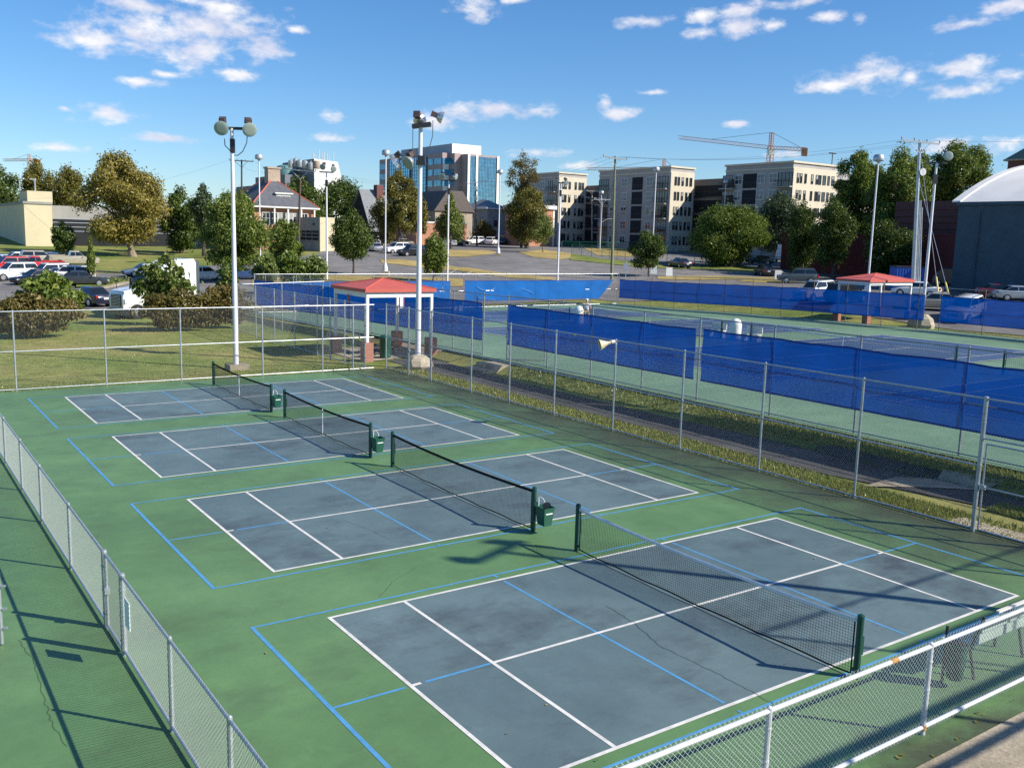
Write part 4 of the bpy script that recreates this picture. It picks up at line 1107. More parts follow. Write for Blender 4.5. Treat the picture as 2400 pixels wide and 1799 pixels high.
# grass tufts that soften the verge edges beside the path
def tufts(name, spots, n, hmin, hmax, mat, seed):
    rs = random.Random(seed); V = []; F = []
    for k in range(n):
        x0, y0, x1, y1 = spots[k % len(spots)]; x = rs.uniform(x0, x1); y = rs.uniform(y0, y1); z = zg(x, y)
        h = rs.uniform(hmin, hmax); a = rs.uniform(0, PI); w = rs.uniform(.012, .03); lx, ly = rs.uniform(-.06, .06), rs.uniform(-.06, .06)
        b = len(V); V += [(x - w * cos(a), y - w * sin(a), z - .01), (x + w * cos(a), y + w * sin(a), z - .01), (x + lx, y + ly, z + h)]; F.append((b, b + 1, b + 2))
    mb = MB(); mb.v = V; mb.f = F; mb.mi = [0] * len(F)
    o = mb.build(name, mat); tag(o, 'rough grass growing along the path and court fences', 'grass', kind='stuff')
GBLADE = leaf_mat('grass_blades', [(.1, (.13, .18, .03)), (.5, (.23, .26, .06)), (.9, (.38, .34, .12))], .25, .5)
tufts('grass', [(8.74, 3, 9.9, 24), (8.74, -2, 9.9, 12), (8.74, 10, 9.9, 28), (12.1, -3, 13.5, 24), (11.9, 0, 13.5, 12), (10.4, -4, 11.2, .5), (8.8, .5, 9.8, 4)], 52000, .03, .13, GBLADE, 3)
tufts('grass', [(-24, 28.45, 8, 30), (-24, 28.5, 8, 40), (-10, 30, 8, 52), (52.5, 5, 56, 62), (-24, 30, 8, 60)], 36000, .02, .06, GBLADE, 4)

rs = random.Random(9); lt = MB()
for k in range(150):
    if k < 95: x, y = 8.6 - abs(rs.gauss(0, .7)), rs.uniform(-4.4, 28)
    elif k < 130: x, y = rs.uniform(-1.4, 6), -5.0 + abs(rs.gauss(0, .3)) - .05
    else: x, y = rs.uniform(-8, 8), rs.uniform(-4, 27)
    a = rs.uniform(0, 6.28); l = rs.uniform(.02, .045); w = l * .55; z = .012 + rs.random() * .01
    c_, s_ = cos(a), sin(a)
    lt.add([(x - c_ * l, y - s_ * l, z), (x + s_ * w, y - c_ * w, z + .008), (x + c_ * l, y + s_ * l, z), (x - s_ * w, y + c_ * w, z + .008)], [(0, 1, 2, 3)])
o = lt.build('leaf_litter', LF['gold']); tag(o, 'dry leaves blown against the court edges', 'leaves', kind='stuff')
# ------------------------------------------------------------------ cars
PAINT = {}
def paint(name, col, metal=0.0, rough=.28):
    if name not in PAINT:
        mt, nt, b = newmat(name); b.inputs['Base Color'].default_value = (*col, 1); b.inputs['Metallic'].default_value = metal
        b.inputs['Roughness'].default_value = rough; b.inputs['Coat Weight'].default_value = .8; b.inputs['Coat Roughness'].default_value = .05
        n = noise(nt, 2.5, 4); nt.links.new(ramp(nt, n, [(.3, (rough - .05,) * 3), (.7, (rough + .12,) * 3)]), b.inputs['Roughness'])
        PAINT[name] = mt
    return PAINT[name]
PC = {'white': paint('white_car_paint', (.78, .78, .77)), 'silver': paint('silver_car_paint', (.5, .52, .55), .55), 'grey': paint('grey_car_paint', (.1, .12, .13), .4),
      'black': paint('black_car_paint', (.008, .009, .012)), 'navy': paint('navy_car_paint', (.012, .016, .04)), 'red': paint('red_car_paint', (.5, .012, .018)), 'maroon': paint('maroon_car_paint', (.12, .008, .015)),
      'tan': paint('champagne_car_paint', (.5, .44, .34), .35), 'blue': paint('blue_car_paint', (.04, .09, .22), .3), 'sky': paint('pale_blue_car_paint', (.3, .38, .48), .4), 'green': paint('green_car_paint', (.01, .05, .035)), 'charcoal': paint('charcoal_car_paint', (.04, .045, .05), .3)}
TYRE = M('tyre_rubber', (.016, .016, .017), .85, .1); RIM = M('alloy_rim', (.55, .56, .58), .3, 0, metal=.7)
HLAMP = M('headlamp_glass', (.6, .63, .66), .1, 0, metal=.3); TLAMP = M('tail_lamp_red', (.35, .01, .012), .2, 0); PLATE = M('number_plate', (.6, .63, .66), .5, .05); TRIM = M('black_trim', (.015, .015, .016), .6, 0)
KIND = {
 'sedan': dict(L=4.75, W=1.82, H=1.46, belt=.93, st=[(2.37, .38, .62, .66), (2.25, .24, .7, .84), (1.65, .2, .79, .9), (.95, .2, .9, .91), (-.2, .2, .93, .91), (-1.35, .2, .97, .91), (-1.85, .22, .99, .9), (-2.25, .26, .95, .85), (-2.37, .42, .8, .7)], cab=(1.05, .25, -.95, -1.75), wb=(1.42, -1.38), r=.33),
 'hatch': dict(L=4.15, W=1.76, H=1.52, belt=.95, st=[(2.07, .38, .64, .64), (1.97, .24, .74, .8), (1.5, .2, .86, .87), (.9, .2, .95, .88), (-.5, .2, .96, .88), (-1.5, .2, .98, .87), (-1.95, .26, .97, .82), (-2.05, .42, .85, .72)], cab=(1.1, .35, -1.35, -1.9), wb=(1.3, -1.3), r=.32),
 'suv': dict(L=4.85, W=1.93, H=1.8, belt=1.12, st=[(2.42, .42, .8, .7), (2.32, .28, .95, .88), (1.7, .25, 1.04, .96), (1.0, .25, 1.1, .965), (-.5, .25, 1.12, .965), (-1.8, .25, 1.14, .96), (-2.3, .32, 1.13, .9), (-2.42, .45, 1.0, .8)], cab=(1.05, .35, -1.9, -2.3), wb=(1.45, -1.45), r=.38),
 'pickup': dict(L=5.75, W=2.0, H=1.88, belt=1.18, st=[(2.87, .48, .9, .75), (2.75, .32, 1.05, .92), (2.1, .3, 1.13, 1.0), (1.2, .3, 1.17, 1.0), (-.6, .3, 1.18, 1.0), (-2.6, .32, 1.18, .99), (-2.87, .45, 1.1, .95)], cab=(1.25, .55, -.35, -.6), wb=(1.8, -1.75), r=.42),
}
CM = {}
def car_parts(kind):
    if kind in CM: return CM[kind]
    k = KIND[kind]; out = []
    rings = []
    for x, zl, zt, hw in k['st']:
        zm = zl + (zt - zl) * .55
        half = [(hw * .8, zl), (hw * .97, zl + .1), (hw, zm), (hw * .975, zt - .07), (hw * .86, zt)]
        rings.append([(x, y, z) for y, z in half] + [(x, 0, zt + .02)] + [(x, -y, z) for y, z in reversed(half)])
    b = MB(); b.loft(rings)
    wb0, wr, rr, rb = k['cab']; H = k['H']; bz = k['belt']; W = k['W'] / 2
    bw, tw = W * .88, W * .7
    def cabpt(x, f, w): return (x, w, bz + (H - bz) * f)
    base = [(wb0, bw * .92), ((wr + rr) / 2, bw), (rb, bw * .93)]; topp = [(wr, tw * .94), ((wr + rr) / 2, tw), (rr, tw * .94)]
    zb0 = bz - .06
    V = []; ring_b = [(x, y, zb0) for x, y in base] + [(x, -y, zb0) for x, y in reversed(base)]
    ring_t = [(x, y, H - .05) for x, y in topp] + [(x, -y, H - .05) for x, y in reversed(topp)]
    ring_r = [(x * .96 + .04 * (wr + rr) / 2, y * .86, H) for x, y, z in ring_t]
    b.loft([ring_b, ring_t, ring_r])
    if kind == 'pickup':   # open bed: dark liner
        pass
    body = b.mesh('body', PC['white'], True); out.append(('body', body, 'P', []))
    g = MB()
    def pane(p, q, r_, s, off):
        p, q, r_, s = map(Vector, (p, q, r_, s)); n = (q - p).cross(s - p).normalized() * .008
        c = (p + q + r_ + s) / 4
        if n.dot(Vector(off)) < 0: n = -n
        return [w + n for w in (p, q, r_, s)]
    def lerp3(a, b_, t): return tuple(a[i] + (b_[i] - a[i]) * t for i in range(3))
    # windscreen & rear window
    fr = pane(lerp3(ring_b[0], ring_t[0], .12), lerp3(ring_b[5], ring_t[5], .12), lerp3(ring_b[5], ring_t[5], .95), lerp3(ring_b[0], ring_t[0], .95), (1, 0, .4))
    def inset(qd, e):
        c = sum((Vector(v) for v in qd), Vector()) / 4
        return [Vector(v).lerp(c, e) for v in qd]
    g = MB(); g.quad(*inset(fr, .07)); out.append(('windscreen', g.mesh('windscreen', CARGLASS), None, []))
    re = pane(lerp3(ring_b[2], ring_t[2], .2), lerp3(ring_b[3], ring_t[3], .2), lerp3(ring_b[3], ring_t[3], .93), lerp3(ring_b[2], ring_t[2], .93), (-1, 0, .4))
    g = MB(); g.quad(*inset(re, .09)); out.append(('rear_window', g.mesh('rear_window', CARGLASS), None, []))
    for sgn in (1, -1):
        i0, i1, i2 = (0, 1, 2) if sgn > 0 else (5, 4, 3)
        for a, c in ((i0, i1), (i1, i2)):
            qd = pane(lerp3(ring_b[a], ring_t[a], .2), lerp3(ring_b[c], ring_t[c], .2), lerp3(ring_b[c], ring_t[c], .92), lerp3(ring_b[a], ring_t[a], .92), (0, sgn, .2))
            g = MB(); g.quad(*inset(qd, .075)); out.append(('side_window', g.mesh('side_window', CARGLASS), None, []))
    x1 = k['st'][1][0]; x2 = k['st'][-2][0]; hw1 = k['st'][1][3]; hw2 = k['st'][-2][3]
    z1 = k['st'][1][2]; z2 = k['st'][-2][2]
    for s in (1, -1):
        g = MB(); g.obox((x1 + .02, s * hw1 * .76, z1 - .12), (.09, -s * .04, 0), (0, .17, 0), (0, 0, .065)); out.append(('headlight', g.mesh('headlight', HLAMP), None, []))
        g = MB(); hh = .09 if kind in ('sedan', 'hatch') else .2
        g.obox((x2 - .03, s * hw2 * .83, z2 - .05 - hh), (.07, s * .03, 0), (0, .14, 0), (0, 0, hh)); out.append(('tail_light', g.mesh('tail_light', TLAMP), None, []))
        g = MB(); g.obox((wb0 - .28, s * (W + .06), bz + .06), (.06, 0, 0), (0, .09, 0), (0, 0, .06)); out.append(('door_mirror', g.mesh('door_mirror', PC['white']), 'P', []))
    g = MB(); g.obox((k['st'][0][0] - .02, 0, (k['st'][0][1] + k['st'][0][2]) / 2 + .03), (.06, 0, 0), (0, .42, 0), (0, 0, .09)); out.append(('grille', g.mesh('grille', TRIM), None, []))
    g = MB(); g.obox((k['st'][-1][0] - .004, 0, k['st'][-1][2] - .12), (.012, 0, 0), (0, .19, 0), (0, 0, .075)); out.append(('number_plate', g.mesh('number_plate', PLATE), None, []))
    r = k['r']
    for x in k['wb']:
        for s in (1, -1):
            y = s * (W - .09)
            t = MB(); t.lathe((x, y - s * .13, r), (0, s, 0), [(0, r * .9), (.02, r), (.2, r), (.235, r * .93)], 22)
            a = MB(); a.lathe((x, s * (W - .35), r + .03), (0, s, 0), [(0, r * 1.16), (.332, r * 1.16)], 22)
            rim = MB(); rim.lathe((x, y + s * .085, r), (0, s, 0), [(0, r * .66), (.022, r * .63), (.026, r * .2), (.03, r * .12)], 14)
            arch = a.mesh('wheel_arch', TRIM)
            out.append(('wheel', t.mesh('wheel', TYRE, True), None, [('rim', rim.mesh('rim', RIM))])); out.append(('wheel_arch', arch, None, []))
    if kind == 'pickup':
        g = MB(); g.box(-2.7, -.82, 1.1, -.72, .82, 1.215); out.append(('bed_liner', g.mesh('bed_liner', TRIM), None, []))
        g = MB()
        for s in (1, -1): g.box(-2.8, s * .9 - .07, 1.1, -.66, s * .9 + .07, 1.33)
        g.box(-2.84, -.95, 1.1, -2.72, .95, 1.33); out.append(('bed_side', g.mesh('bed_side', PC['white']), 'P', []))
    if kind == 'suv':
        g = MB()
        for s in (1, -1): g.tube((.1, s * tw * .86, H + .05), (-1.7, s * tw * .86, H + .05), .022); g.tube((.05, s * tw * .86, H - .01), (.1, s * tw * .86, H + .05), .022); g.tube((-1.7, s * tw * .86, H + .05), (-1.75, s * tw * .86, H - .01), .022)
        out.append(('roof_rail', g.mesh('roof_rail', TRIM), None, []))
    CM[kind] = out; return out
def heading(th, pos=None):
    if pos is not None:      # th is read against the line of sight at that spot: 0 = to the right, 90 = away
        f = Vector((pos.x - CP.x, pos.y - CP.y, 0)).normalized(); h = Vector((f.y, -f.x, 0))
        d = h * cos(rad(th)) + f * sin(rad(th)); return math.atan2(d.y, d.x)
    d = H2 * cos(rad(th)) + F2 * sin(rad(th)); return math.atan2(d.y, d.x)
def car(kind, col, pos, th, label, group='cars parked round the courts', scale=1):
    pos = Vector(pos); rz = heading(th, pos)
    # settle on the slope
    dx, dy = cos(rz), sin(rz); zf_, zr_ = zg(pos.x + dx * 1.4, pos.y + dy * 1.4), zg(pos.x - dx * 1.4, pos.y - dy * 1.4)
    zl_, zr2 = zg(pos.x - dy * .8, pos.y + dx * .8), zg(pos.x + dy * .8, pos.y - dx * .8)
    pos.z = (zf_ + zr_) / 2 + .055
    r = thing('parked_car' if kind != 'pickup' else 'pickup_truck', pos, label, 'car' if kind != 'pickup' else 'pickup truck', group, rz)
    r.rotation_euler = (math.atan2(zl_ - zr2, 1.6), -math.atan2(zf_ - zr_, 2.8), rz); r.scale = (scale,) * 3
    for nm, me, f, subs in car_parts(kind):
        o = link(nm, me, r)
        if f == 'P': o.material_slots[0].link = 'OBJECT'; o.material_slots[0].material = PC[col]
        for sn, sm_ in subs: link(sn, sm_, o)
    return r
def carpx(kind, col, u, v, th, label, d=None, **k):
    if d is None: p = G(u, v)
    else: p = at(u, v, d)
    return car(kind, col, p, th, label, **k)
# left lot
carpx('sedan', 'navy', 196, 660, 118, 'dark navy sedan with red tail lights, driving away between the two brown hedges')
carpx('sedan', 'charcoal', 178, 618, 5, 'charcoal sedan parked behind the little island tree')
carpx('suv', 'white', 150, 613, 165, 'white SUV half hidden behind the charcoal sedan')
carpx('sedan', 'silver', 128, 611, 205, 'silver car third from the island in the front row of the left lot')
carpx('sedan', 'black', 80, 615, 210, 'black sedan nose out beside the white one in the left front row')
carpx('suv', 'white', 30, 606, 205, 'white wagon at the left edge below the red SUV')
carpx('suv', 'red', 18, 590, 200, 'red SUV at the left edge of the photo')
carpx('pickup', 'red', 78, 590, 190, 'low red pickup behind the white car in the left lot')
carpx('suv', 'tan', 87, 573, 10, 'champagne SUV beside the pale wall, left lot back row')
carpx('pickup', 'tan', 160, 575, 8, 'champagne pickup truck in front of the golden tree')
carpx('sedan', 'white', 47, 570, 20, 'white sedan at the left end of the back row')
carpx('sedan', 'blue', 8, 576, 20, 'blue car cut by the left edge behind the red SUV')
carpx('sedan', 'sky', 312, 598, 200, 'pale blue sedan alone on the lane behind the sapling')
carpx('hatch', 'white', 445, 606, 12, 'white hatchback just behind the truck trailer end')
carpx('sedan', 'blue', 525, 604, 8, 'blue sedan behind the tall left light pole')
# centre
carpx('sedan', 'grey', 735, 574, 0, 'grey sedan in front of the low concrete wall') if False else None
carpx('sedan', 'grey', 685, 537, 205, 'grey sedan by the concrete wall, behind the floodlight pole')
carpx('suv', 'white', 813, 518, 95, 'white SUV seen from behind beside the dark gabled house', d=186)
carpx('sedan', 'silver', 812, 538, 100, 'silver sedan seen from behind left of the pedestal lamp', d=160)
carpx('sedan', 'tan', 868, 520, 185, 'champagne coupe in front of the orange brick wall', d=184)
carpx('suv', 'white', 857, 548, 215, 'white SUV nearest in the group by the pedestal lamp')
carpx('suv', 'black', 888, 553, 215, 'black SUV between the white one and the four-headed pole', scale=.97)
carpx('suv', 'charcoal', 925, 552, 215, 'charcoal SUV right of the four-headed pole', scale=.95)
carpx('pickup', 'white', 955, 516, 170, 'white pickup behind the narrow dense tree', d=188)
carpx('sedan', 'black', 987, 522, 190, 'black sedan under the pointed green tree', d=196)
carpx('sedan', 'silver', 1020, 519, 30, 'silver car at the left end of the far white row', d=210)
carpx('suv', 'white', 1024, 529, 205, 'white SUV broadside in the far row below the brown shrub')
carpx('suv', 'white', 1062, 530, 75, 'white SUV seen from behind, next in the far row')
carpx('sedan', 'navy', 1087, 529, 80, 'navy car right of the white SUVs in the far row')
carpx('suv', 'maroon', 1110, 527, 60, 'maroon SUV at the right end of the far row')
carpx('suv', 'black', 1092, 520, 20, 'black van behind the maroon SUV', d=222)
carpx('sedan', 'blue', 1145, 525, 190, 'blue car beside the orange brick house')
for i, (u, c, kd, lb) in enumerate([(1222, 'silver', 'suv', 'silver SUV behind the green screen, leftmost of that row'), (1246, 'navy', 'sedan', 'navy sedan behind the green screen'),
        (1270, 'white', 'sedan', 'white sedan behind the green screen between navy and red'), (1294, 'red', 'hatch', 'red hatchback behind the green screen'),
        (1345, 'red', 'suv', 'dark red SUV right of the wooden pole behind the green screen'), (1368, 'maroon', 'sedan', 'maroon sedan right of the red SUV'),
        (1322, 'white', 'suv', 'white SUV partly behind the wooden pole')]):
    carpx(kd, c, u, 527, 70 + 10 * (i % 3), lb, d=232 + 3 * (i % 2))
carpx('suv', 'black', 1200, 526, 80, 'black SUV behind the green screen by the corner of the brick house', d=236)
carpx('sedan', 'charcoal', 1258, 526, 95, 'charcoal sedan squeezed between navy and white cars behind the green screen', d=240)
carpx('suv', 'charcoal', 1395, 527, 75, 'charcoal SUV behind the green screen, nearest the small round tree', d=236)
carpx('pickup', 'silver', 1430, 528, 185, 'silver pickup right of the small round tree, far lot', d=228)
carpx('sedan', 'white', 1455, 529, 10, 'white sedan in the far lot left of the spreading tree', d=224)
carpx('hatch', 'navy', 1040, 521, 60, 'navy hatchback half hidden behind the far white row', d=212)
carpx('suv', 'silver', 1072, 521, 60, 'silver SUV half hidden behind the far white row', d=214)
carpx('suv', 'white', 104, 608, 205, 'white crossover fourth from the island in the left front row')
carpx('sedan', 'blue', 118, 571, 12, 'dark blue sedan between the champagne SUV and pickup')
carpx('suv', 'white', 1600, 523, 190, 'white SUV at the foot of the dark apartment recess', d=222)
carpx('sedan', 'white', 1622, 526, 185, 'white sedan nearest the spreading tree, far lot', d=214)
carpx('sedan', 'silver', 1668, 529, 15, 'silver sedan glimpsed under the grey-green tree', d=195)
carpx('sedan', 'white', 1685, 531, 10, 'white sedan glimpsed right of the silver one under the trees', d=190)
# right
carpx('sedan', 'navy', 1467, 578, 122, 'navy sedan seen from behind beside the white sandwich board')
carpx('sedan', 'green', 1641, 571, 172, 'dark green sedan broadside beyond the black fence')
carpx('hatch', 'black', 1649, 596, 110, 'black hatchback in the tree shade')
carpx('suv', 'grey', 1722, 612, 188, 'grey-green SUV broadside above the blue screen')
carpx('suv', 'white', 1760, 648, 232, 'white SUV facing left, lower half behind the blue screen')
carpx('suv', 'black', 1826, 655, 60, 'black car in the shade of the right shelter')
carpx('sedan', 'white', 1978, 640, 175, 'white sedan behind the steel pole group')
carpx('sedan', 'tan', 2022, 643, 178, 'champagne sedan right of the white one by the steel poles', d=88)
carpx('suv', 'white', 2082, 682, 250, 'white car facing the camera through the right windscreen', d=84)
carpx('sedan', 'maroon', 2160, 645, 20, 'dark red sedan at the right edge by the blue hall')
carpx('sedan', 'silver', 2200, 650, 20, 'silver sedan cut by the right edge of the photo')
# black van and a boxy vehicle by the hall
vn = G(2062, 618)
r = thing('van', vn, 'black high-sided van by the dark blue hall door', 'van', rz=heading(160, vn))
b = MB(); ring = lambda x, z0, z1, w: [(x, w, z0), (x, w, z1 - .15), (x, w * .88, z1), (x, -w * .88, z1), (x, -w, z1 - .15), (x, -w, z0)]
b.loft([ring(2.5, .4, 1.1, .85), ring(2.3, .3, 1.3, .97), ring(1.7, .3, 2.0, .98), ring(1.3, .3, 2.25, .98), ring(-2.5, .35, 2.25, .98)]); link('body', b.mesh('body', PC['black'], True), r)
for x in (1.6, -1.6):
    for s in (1, -1):
        t = MB(); t.lathe((x, s * .8, .36), (0, s, 0), [(0, .34), (.02, .36), (.2, .36), (.22, .3)], 18); w = link('wheel', t.mesh('wheel', TYRE, True), r)
        t = MB(); t.lathe((x, s * 1.02, .36), (0, s, 0), [(0, .22), (.02, .2)], 12); link('rim', t.mesh('rim', RIM), w)
t = MB(); t.quad((2.28, .8, 1.38), (2.28, -.8, 1.38), (1.74, -.78, 1.98), (1.74, .78, 1.98)); t.v = [(x + .02, y, z + .01) for x, y, z in t.v]; link('windscreen', t.mesh('windscreen', CARGLASS), r)
for s in (1, -1):
    t = MB(); t.obox((-2.5, s * .85, 1.2), (.03, 0, 0), (0, .08, 0), (0, 0, .25)); link('tail_light', t.mesh('tail_light', TLAMP), r)
# blue skip container and white box van under the dark tree
p = G(1955, 628)
r = thing('container', p, 'bright blue container behind the steel pole group', 'container', rz=heading(0))
t = MB(); t.box(-1.5, -1, .15, 1.5, 1, 2.6); [t.box(-1.5 + .3 * i, -1.04, .2, -1.4 + .3 * i, -1.003, 2.5) for i in range(10)]; link('box', t.mesh('box', M('blue_container_paint', (.02, .09, .42), .5)), r)
t = MB(); t.box(-1.55, -1.06, 2.6, 1.55, 1.06, 2.75); link('lid', t.mesh('lid', TRIM), r)
p = at(1698, 580, 168); p.z = zg(p.x, p.y)
r = thing('box_truck', p, 'white box truck end-on beside the maroon wall', 'truck', rz=heading(95))
t = MB(); t.box(-3, -1.15, .75, 1.6, 1.15, 3.2); link('cargo_box', t.mesh('cargo_box', PC['white']), r)
t = MB(); t.loft([[(1.65, 1, .5), (1.65, -1, .5), (1.65, -1, 2.3), (1.65, 1, 2.3)], [(3.2, .95, .5), (3.2, -.95, .5), (2.8, -.9, 2.2), (2.8, .9, 2.2)]]); link('cab', t.mesh('cab', PC['white']), r)
for x in (-1.8, 2.3):
    for s in (1, -1):
        t = MB(); t.lathe((x, s * .85, .42), (0, s, 0), [(0, .4), (.02, .42), (.24, .42), (.26, .3)], 18); link('wheel', t.mesh('wheel', TYRE, True), r)

# ------------------------------------------------------------------ white tractor unit between the hedges
p = at(362, 662, 72); p.z = zg(p.x, p.y)
r = thing('semi_truck', p, 'white semi-truck tractor with tall rounded sleeper, parked behind the hedge', 'truck', rz=heading(214, p))
TW = PC['white']
def sect(x, z0, z1, w, c=.12): return [(x, w, z0), (x, w, z1 - c), (x, w - c, z1), (x, -w + c, z1), (x, -w, z1 - c), (x, -w, z0)]
t = MB(); t.loft([sect(4.0, .75, 1.75, .82), sect(3.9, .6, 1.95, .9), sect(3.2, .6, 2.08, 1.02), sect(2.15, .6, 2.2, 1.08)]); hd_ = link('hood', t.mesh('hood', TW, True), r)
t = MB(); t.loft([sect(2.2, .6, 2.2, 1.1), sect(2.05, .6, 2.3, 1.15), sect(1.35, .6, 3.0, 1.15), sect(.7, .6, 3.2, 1.18)]); link('cab', t.mesh('cab', TW, True), r)
t = MB(); t.loft([sect(1.5, 2.9, 3.1, .9), sect(1.0, 2.9, 3.55, 1.05, .25), sect(.4, 2.9, 3.95, 1.15, .3), sect(-.4, 2.9, 4.1, 1.2, .3), sect(-1.6, 2.9, 4.15, 1.22, .25)]); link('roof_fairing', t.mesh('roof_fairing', TW, True), r)
t = MB(); t.loft([sect(.72, .7, 3.3, 1.21), sect(-1.6, .7, 3.4, 1.22)]); link('sleeper', t.mesh('sleeper', TW, True), r)
t = MB(); t.box(-1.9, -1.2, .8, -1.62, 1.2, 4.0); link('side_extender', t.mesh('side_extender', PC['grey']), r)
t = MB(); t.obox((4.0, 0, 1.28), (.03, 0, 0), (0, .62, 0), (0, 0, .42)); gr = link('grille', t.mesh('grille', TRIM), r)
t = MB(); [t.obox((4.04, 0, .92 + .1 * i), (.012, 0, 0), (0, .58, 0), (0, 0, .018)) for i in range(8)]; link('grille_bar', t.mesh('grille_bar', RIM), gr)
t = MB(); t.loft([[(4.15, 1.0, .3), (4.15, -1.0, .3), (4.15, -1.0, .68), (4.15, 1.0, .68)], [(3.8, 1.2, .3), (3.8, -1.2, .3), (3.8, -1.2, .7), (3.8, 1.2, .7)]]); link('bumper', t.mesh('bumper', PC['charcoal']), r)
t = MB(); t.quad((2.08, 1.0, 2.34), (2.08, -1.0, 2.34), (1.44, -1.0, 2.96), (1.44, 1.0, 2.96)); t.v = [(x + .03, y, z + .03) for x, y, z in t.v]; link('windscreen', t.mesh('windscreen', CARGLASS), r)
for s in (1, -1):
    t = MB(); t.quad((1.9, s * 1.165, 2.1), (.95, s * 1.19, 2.1), (.95, s * 1.19, 2.8), (1.5, s * 1.165, 2.8)); link('side_window', t.mesh('side_window', CARGLASS), r)
    t = MB(); t.obox((3.86, s * .82, 1.25), (.08, 0, 0), (0, .12, 0), (0, 0, .16)); link('headlight', t.mesh('headlight', HLAMP), r)
    t = MB(); t.obox((1.9, s * 1.5, 2.35), (.05, 0, 0), (0, .12, 0), (0, 0, .35)); t.tube((1.8, s * 1.15, 2.5), (1.9, s * 1.45, 2.5), .03); link('mirror', t.mesh('mirror', TRIM), r)
    t = MB(); t.lathe((3.3, s * 1.12, 2.5), (0, 0, 1), [(0, .09), (.06, .13), (.1, .05)], 10); t.tube((3.3, s * 1.0, 2.0), (3.3, s * 1.12, 2.5), .025); link('hood_mirror', t.mesh('hood_mirror', TRIM), r)
    t = MB(); t.lathe((.9, s * .95, .7), (-1, 0, 0), [(0, .33), (1.3, .33)], 16); link('fuel_tank', t.mesh('fuel_tank', ALU, True), r)
    for x in (3.1, -2.6, -3.9):
        t = MB(); t.lathe((x, s * .85, .52), (0, s, 0), [(0, .48), (.03, .52), (.3, .52), (.33, .4)], 22); w = link('wheel', t.mesh('wheel', TYRE, True), r)
        t = MB(); t.lathe((x, s * 1.17, .52), (0, s, 0), [(0, .3), (.02, .28), (.05, .1)], 14); link('rim', t.mesh('rim', RIM), w)
t = MB(); t.box(-4.6, -.45, .75, .6, .45, 1.0); t.box(-4.0, -.5, 1.0, -2.6, .5, 1.15); link('chassis', t.mesh('chassis', TRIM), r)
# ------------------------------------------------------------------ trees
def leafcloud(lobes, n, leaf, rs, droop=.25, fill=.5):
    """many small leaf-sized faces, most near the skin of each limb's leaf mass"""
    V = []; F = []
    tot = sum(l[1][0] * l[1][2] for l in lobes); acc = []; a = 0
    for l in lobes: a += l[1][0] * l[1][2] / tot; acc.append(a)
    for _ in range(n):
        q = rs.random(); i = 0
        while acc[i] < q and i < len(acc) - 1: i += 1
        c, r = lobes[i]
        d = Vector((rs.gauss(0, 1), rs.gauss(0, 1), rs.gauss(0, 1))).normalized()
        k = 1 - fill * rs.random() ** 1.6
        k *= 1 + (.2 if rs.random() > .1 else .42) * rs.gauss(0, 1)
        p = c + Vector((d.x * r[0], d.y * r[1], d.z * r[2])) * k
        nn = (d * .8 + Vector((rs.gauss(0, .6), rs.gauss(0, .6), rs.gauss(.25, .5)))).normalized()
        t = nn.orthogonal().normalized(); b = nn.cross(t); an = rs.random() * PI
        t, b = t * cos(an) + b * sin(an), b * cos(an) - t * sin(an)
        s = leaf * (.55 + rs.random() * .9); w = s * rs.uniform(.38, .62)
        j = len(V); dr = Vector((0, 0, -droop * s * .5))
        V += [tuple(p - t * s * .5 + dr), tuple(p + b * w * .5 + nn * s * .08), tuple(p + t * s * .5 + dr), tuple(p - b * w * .5 + nn * s * .08)]
        F.append((j, j + 1, j + 2)); F.append((j, j + 2, j + 3))
    mb = MB(); mb.v = V; mb.f = F; mb.mi = [0] * len(F); return mb
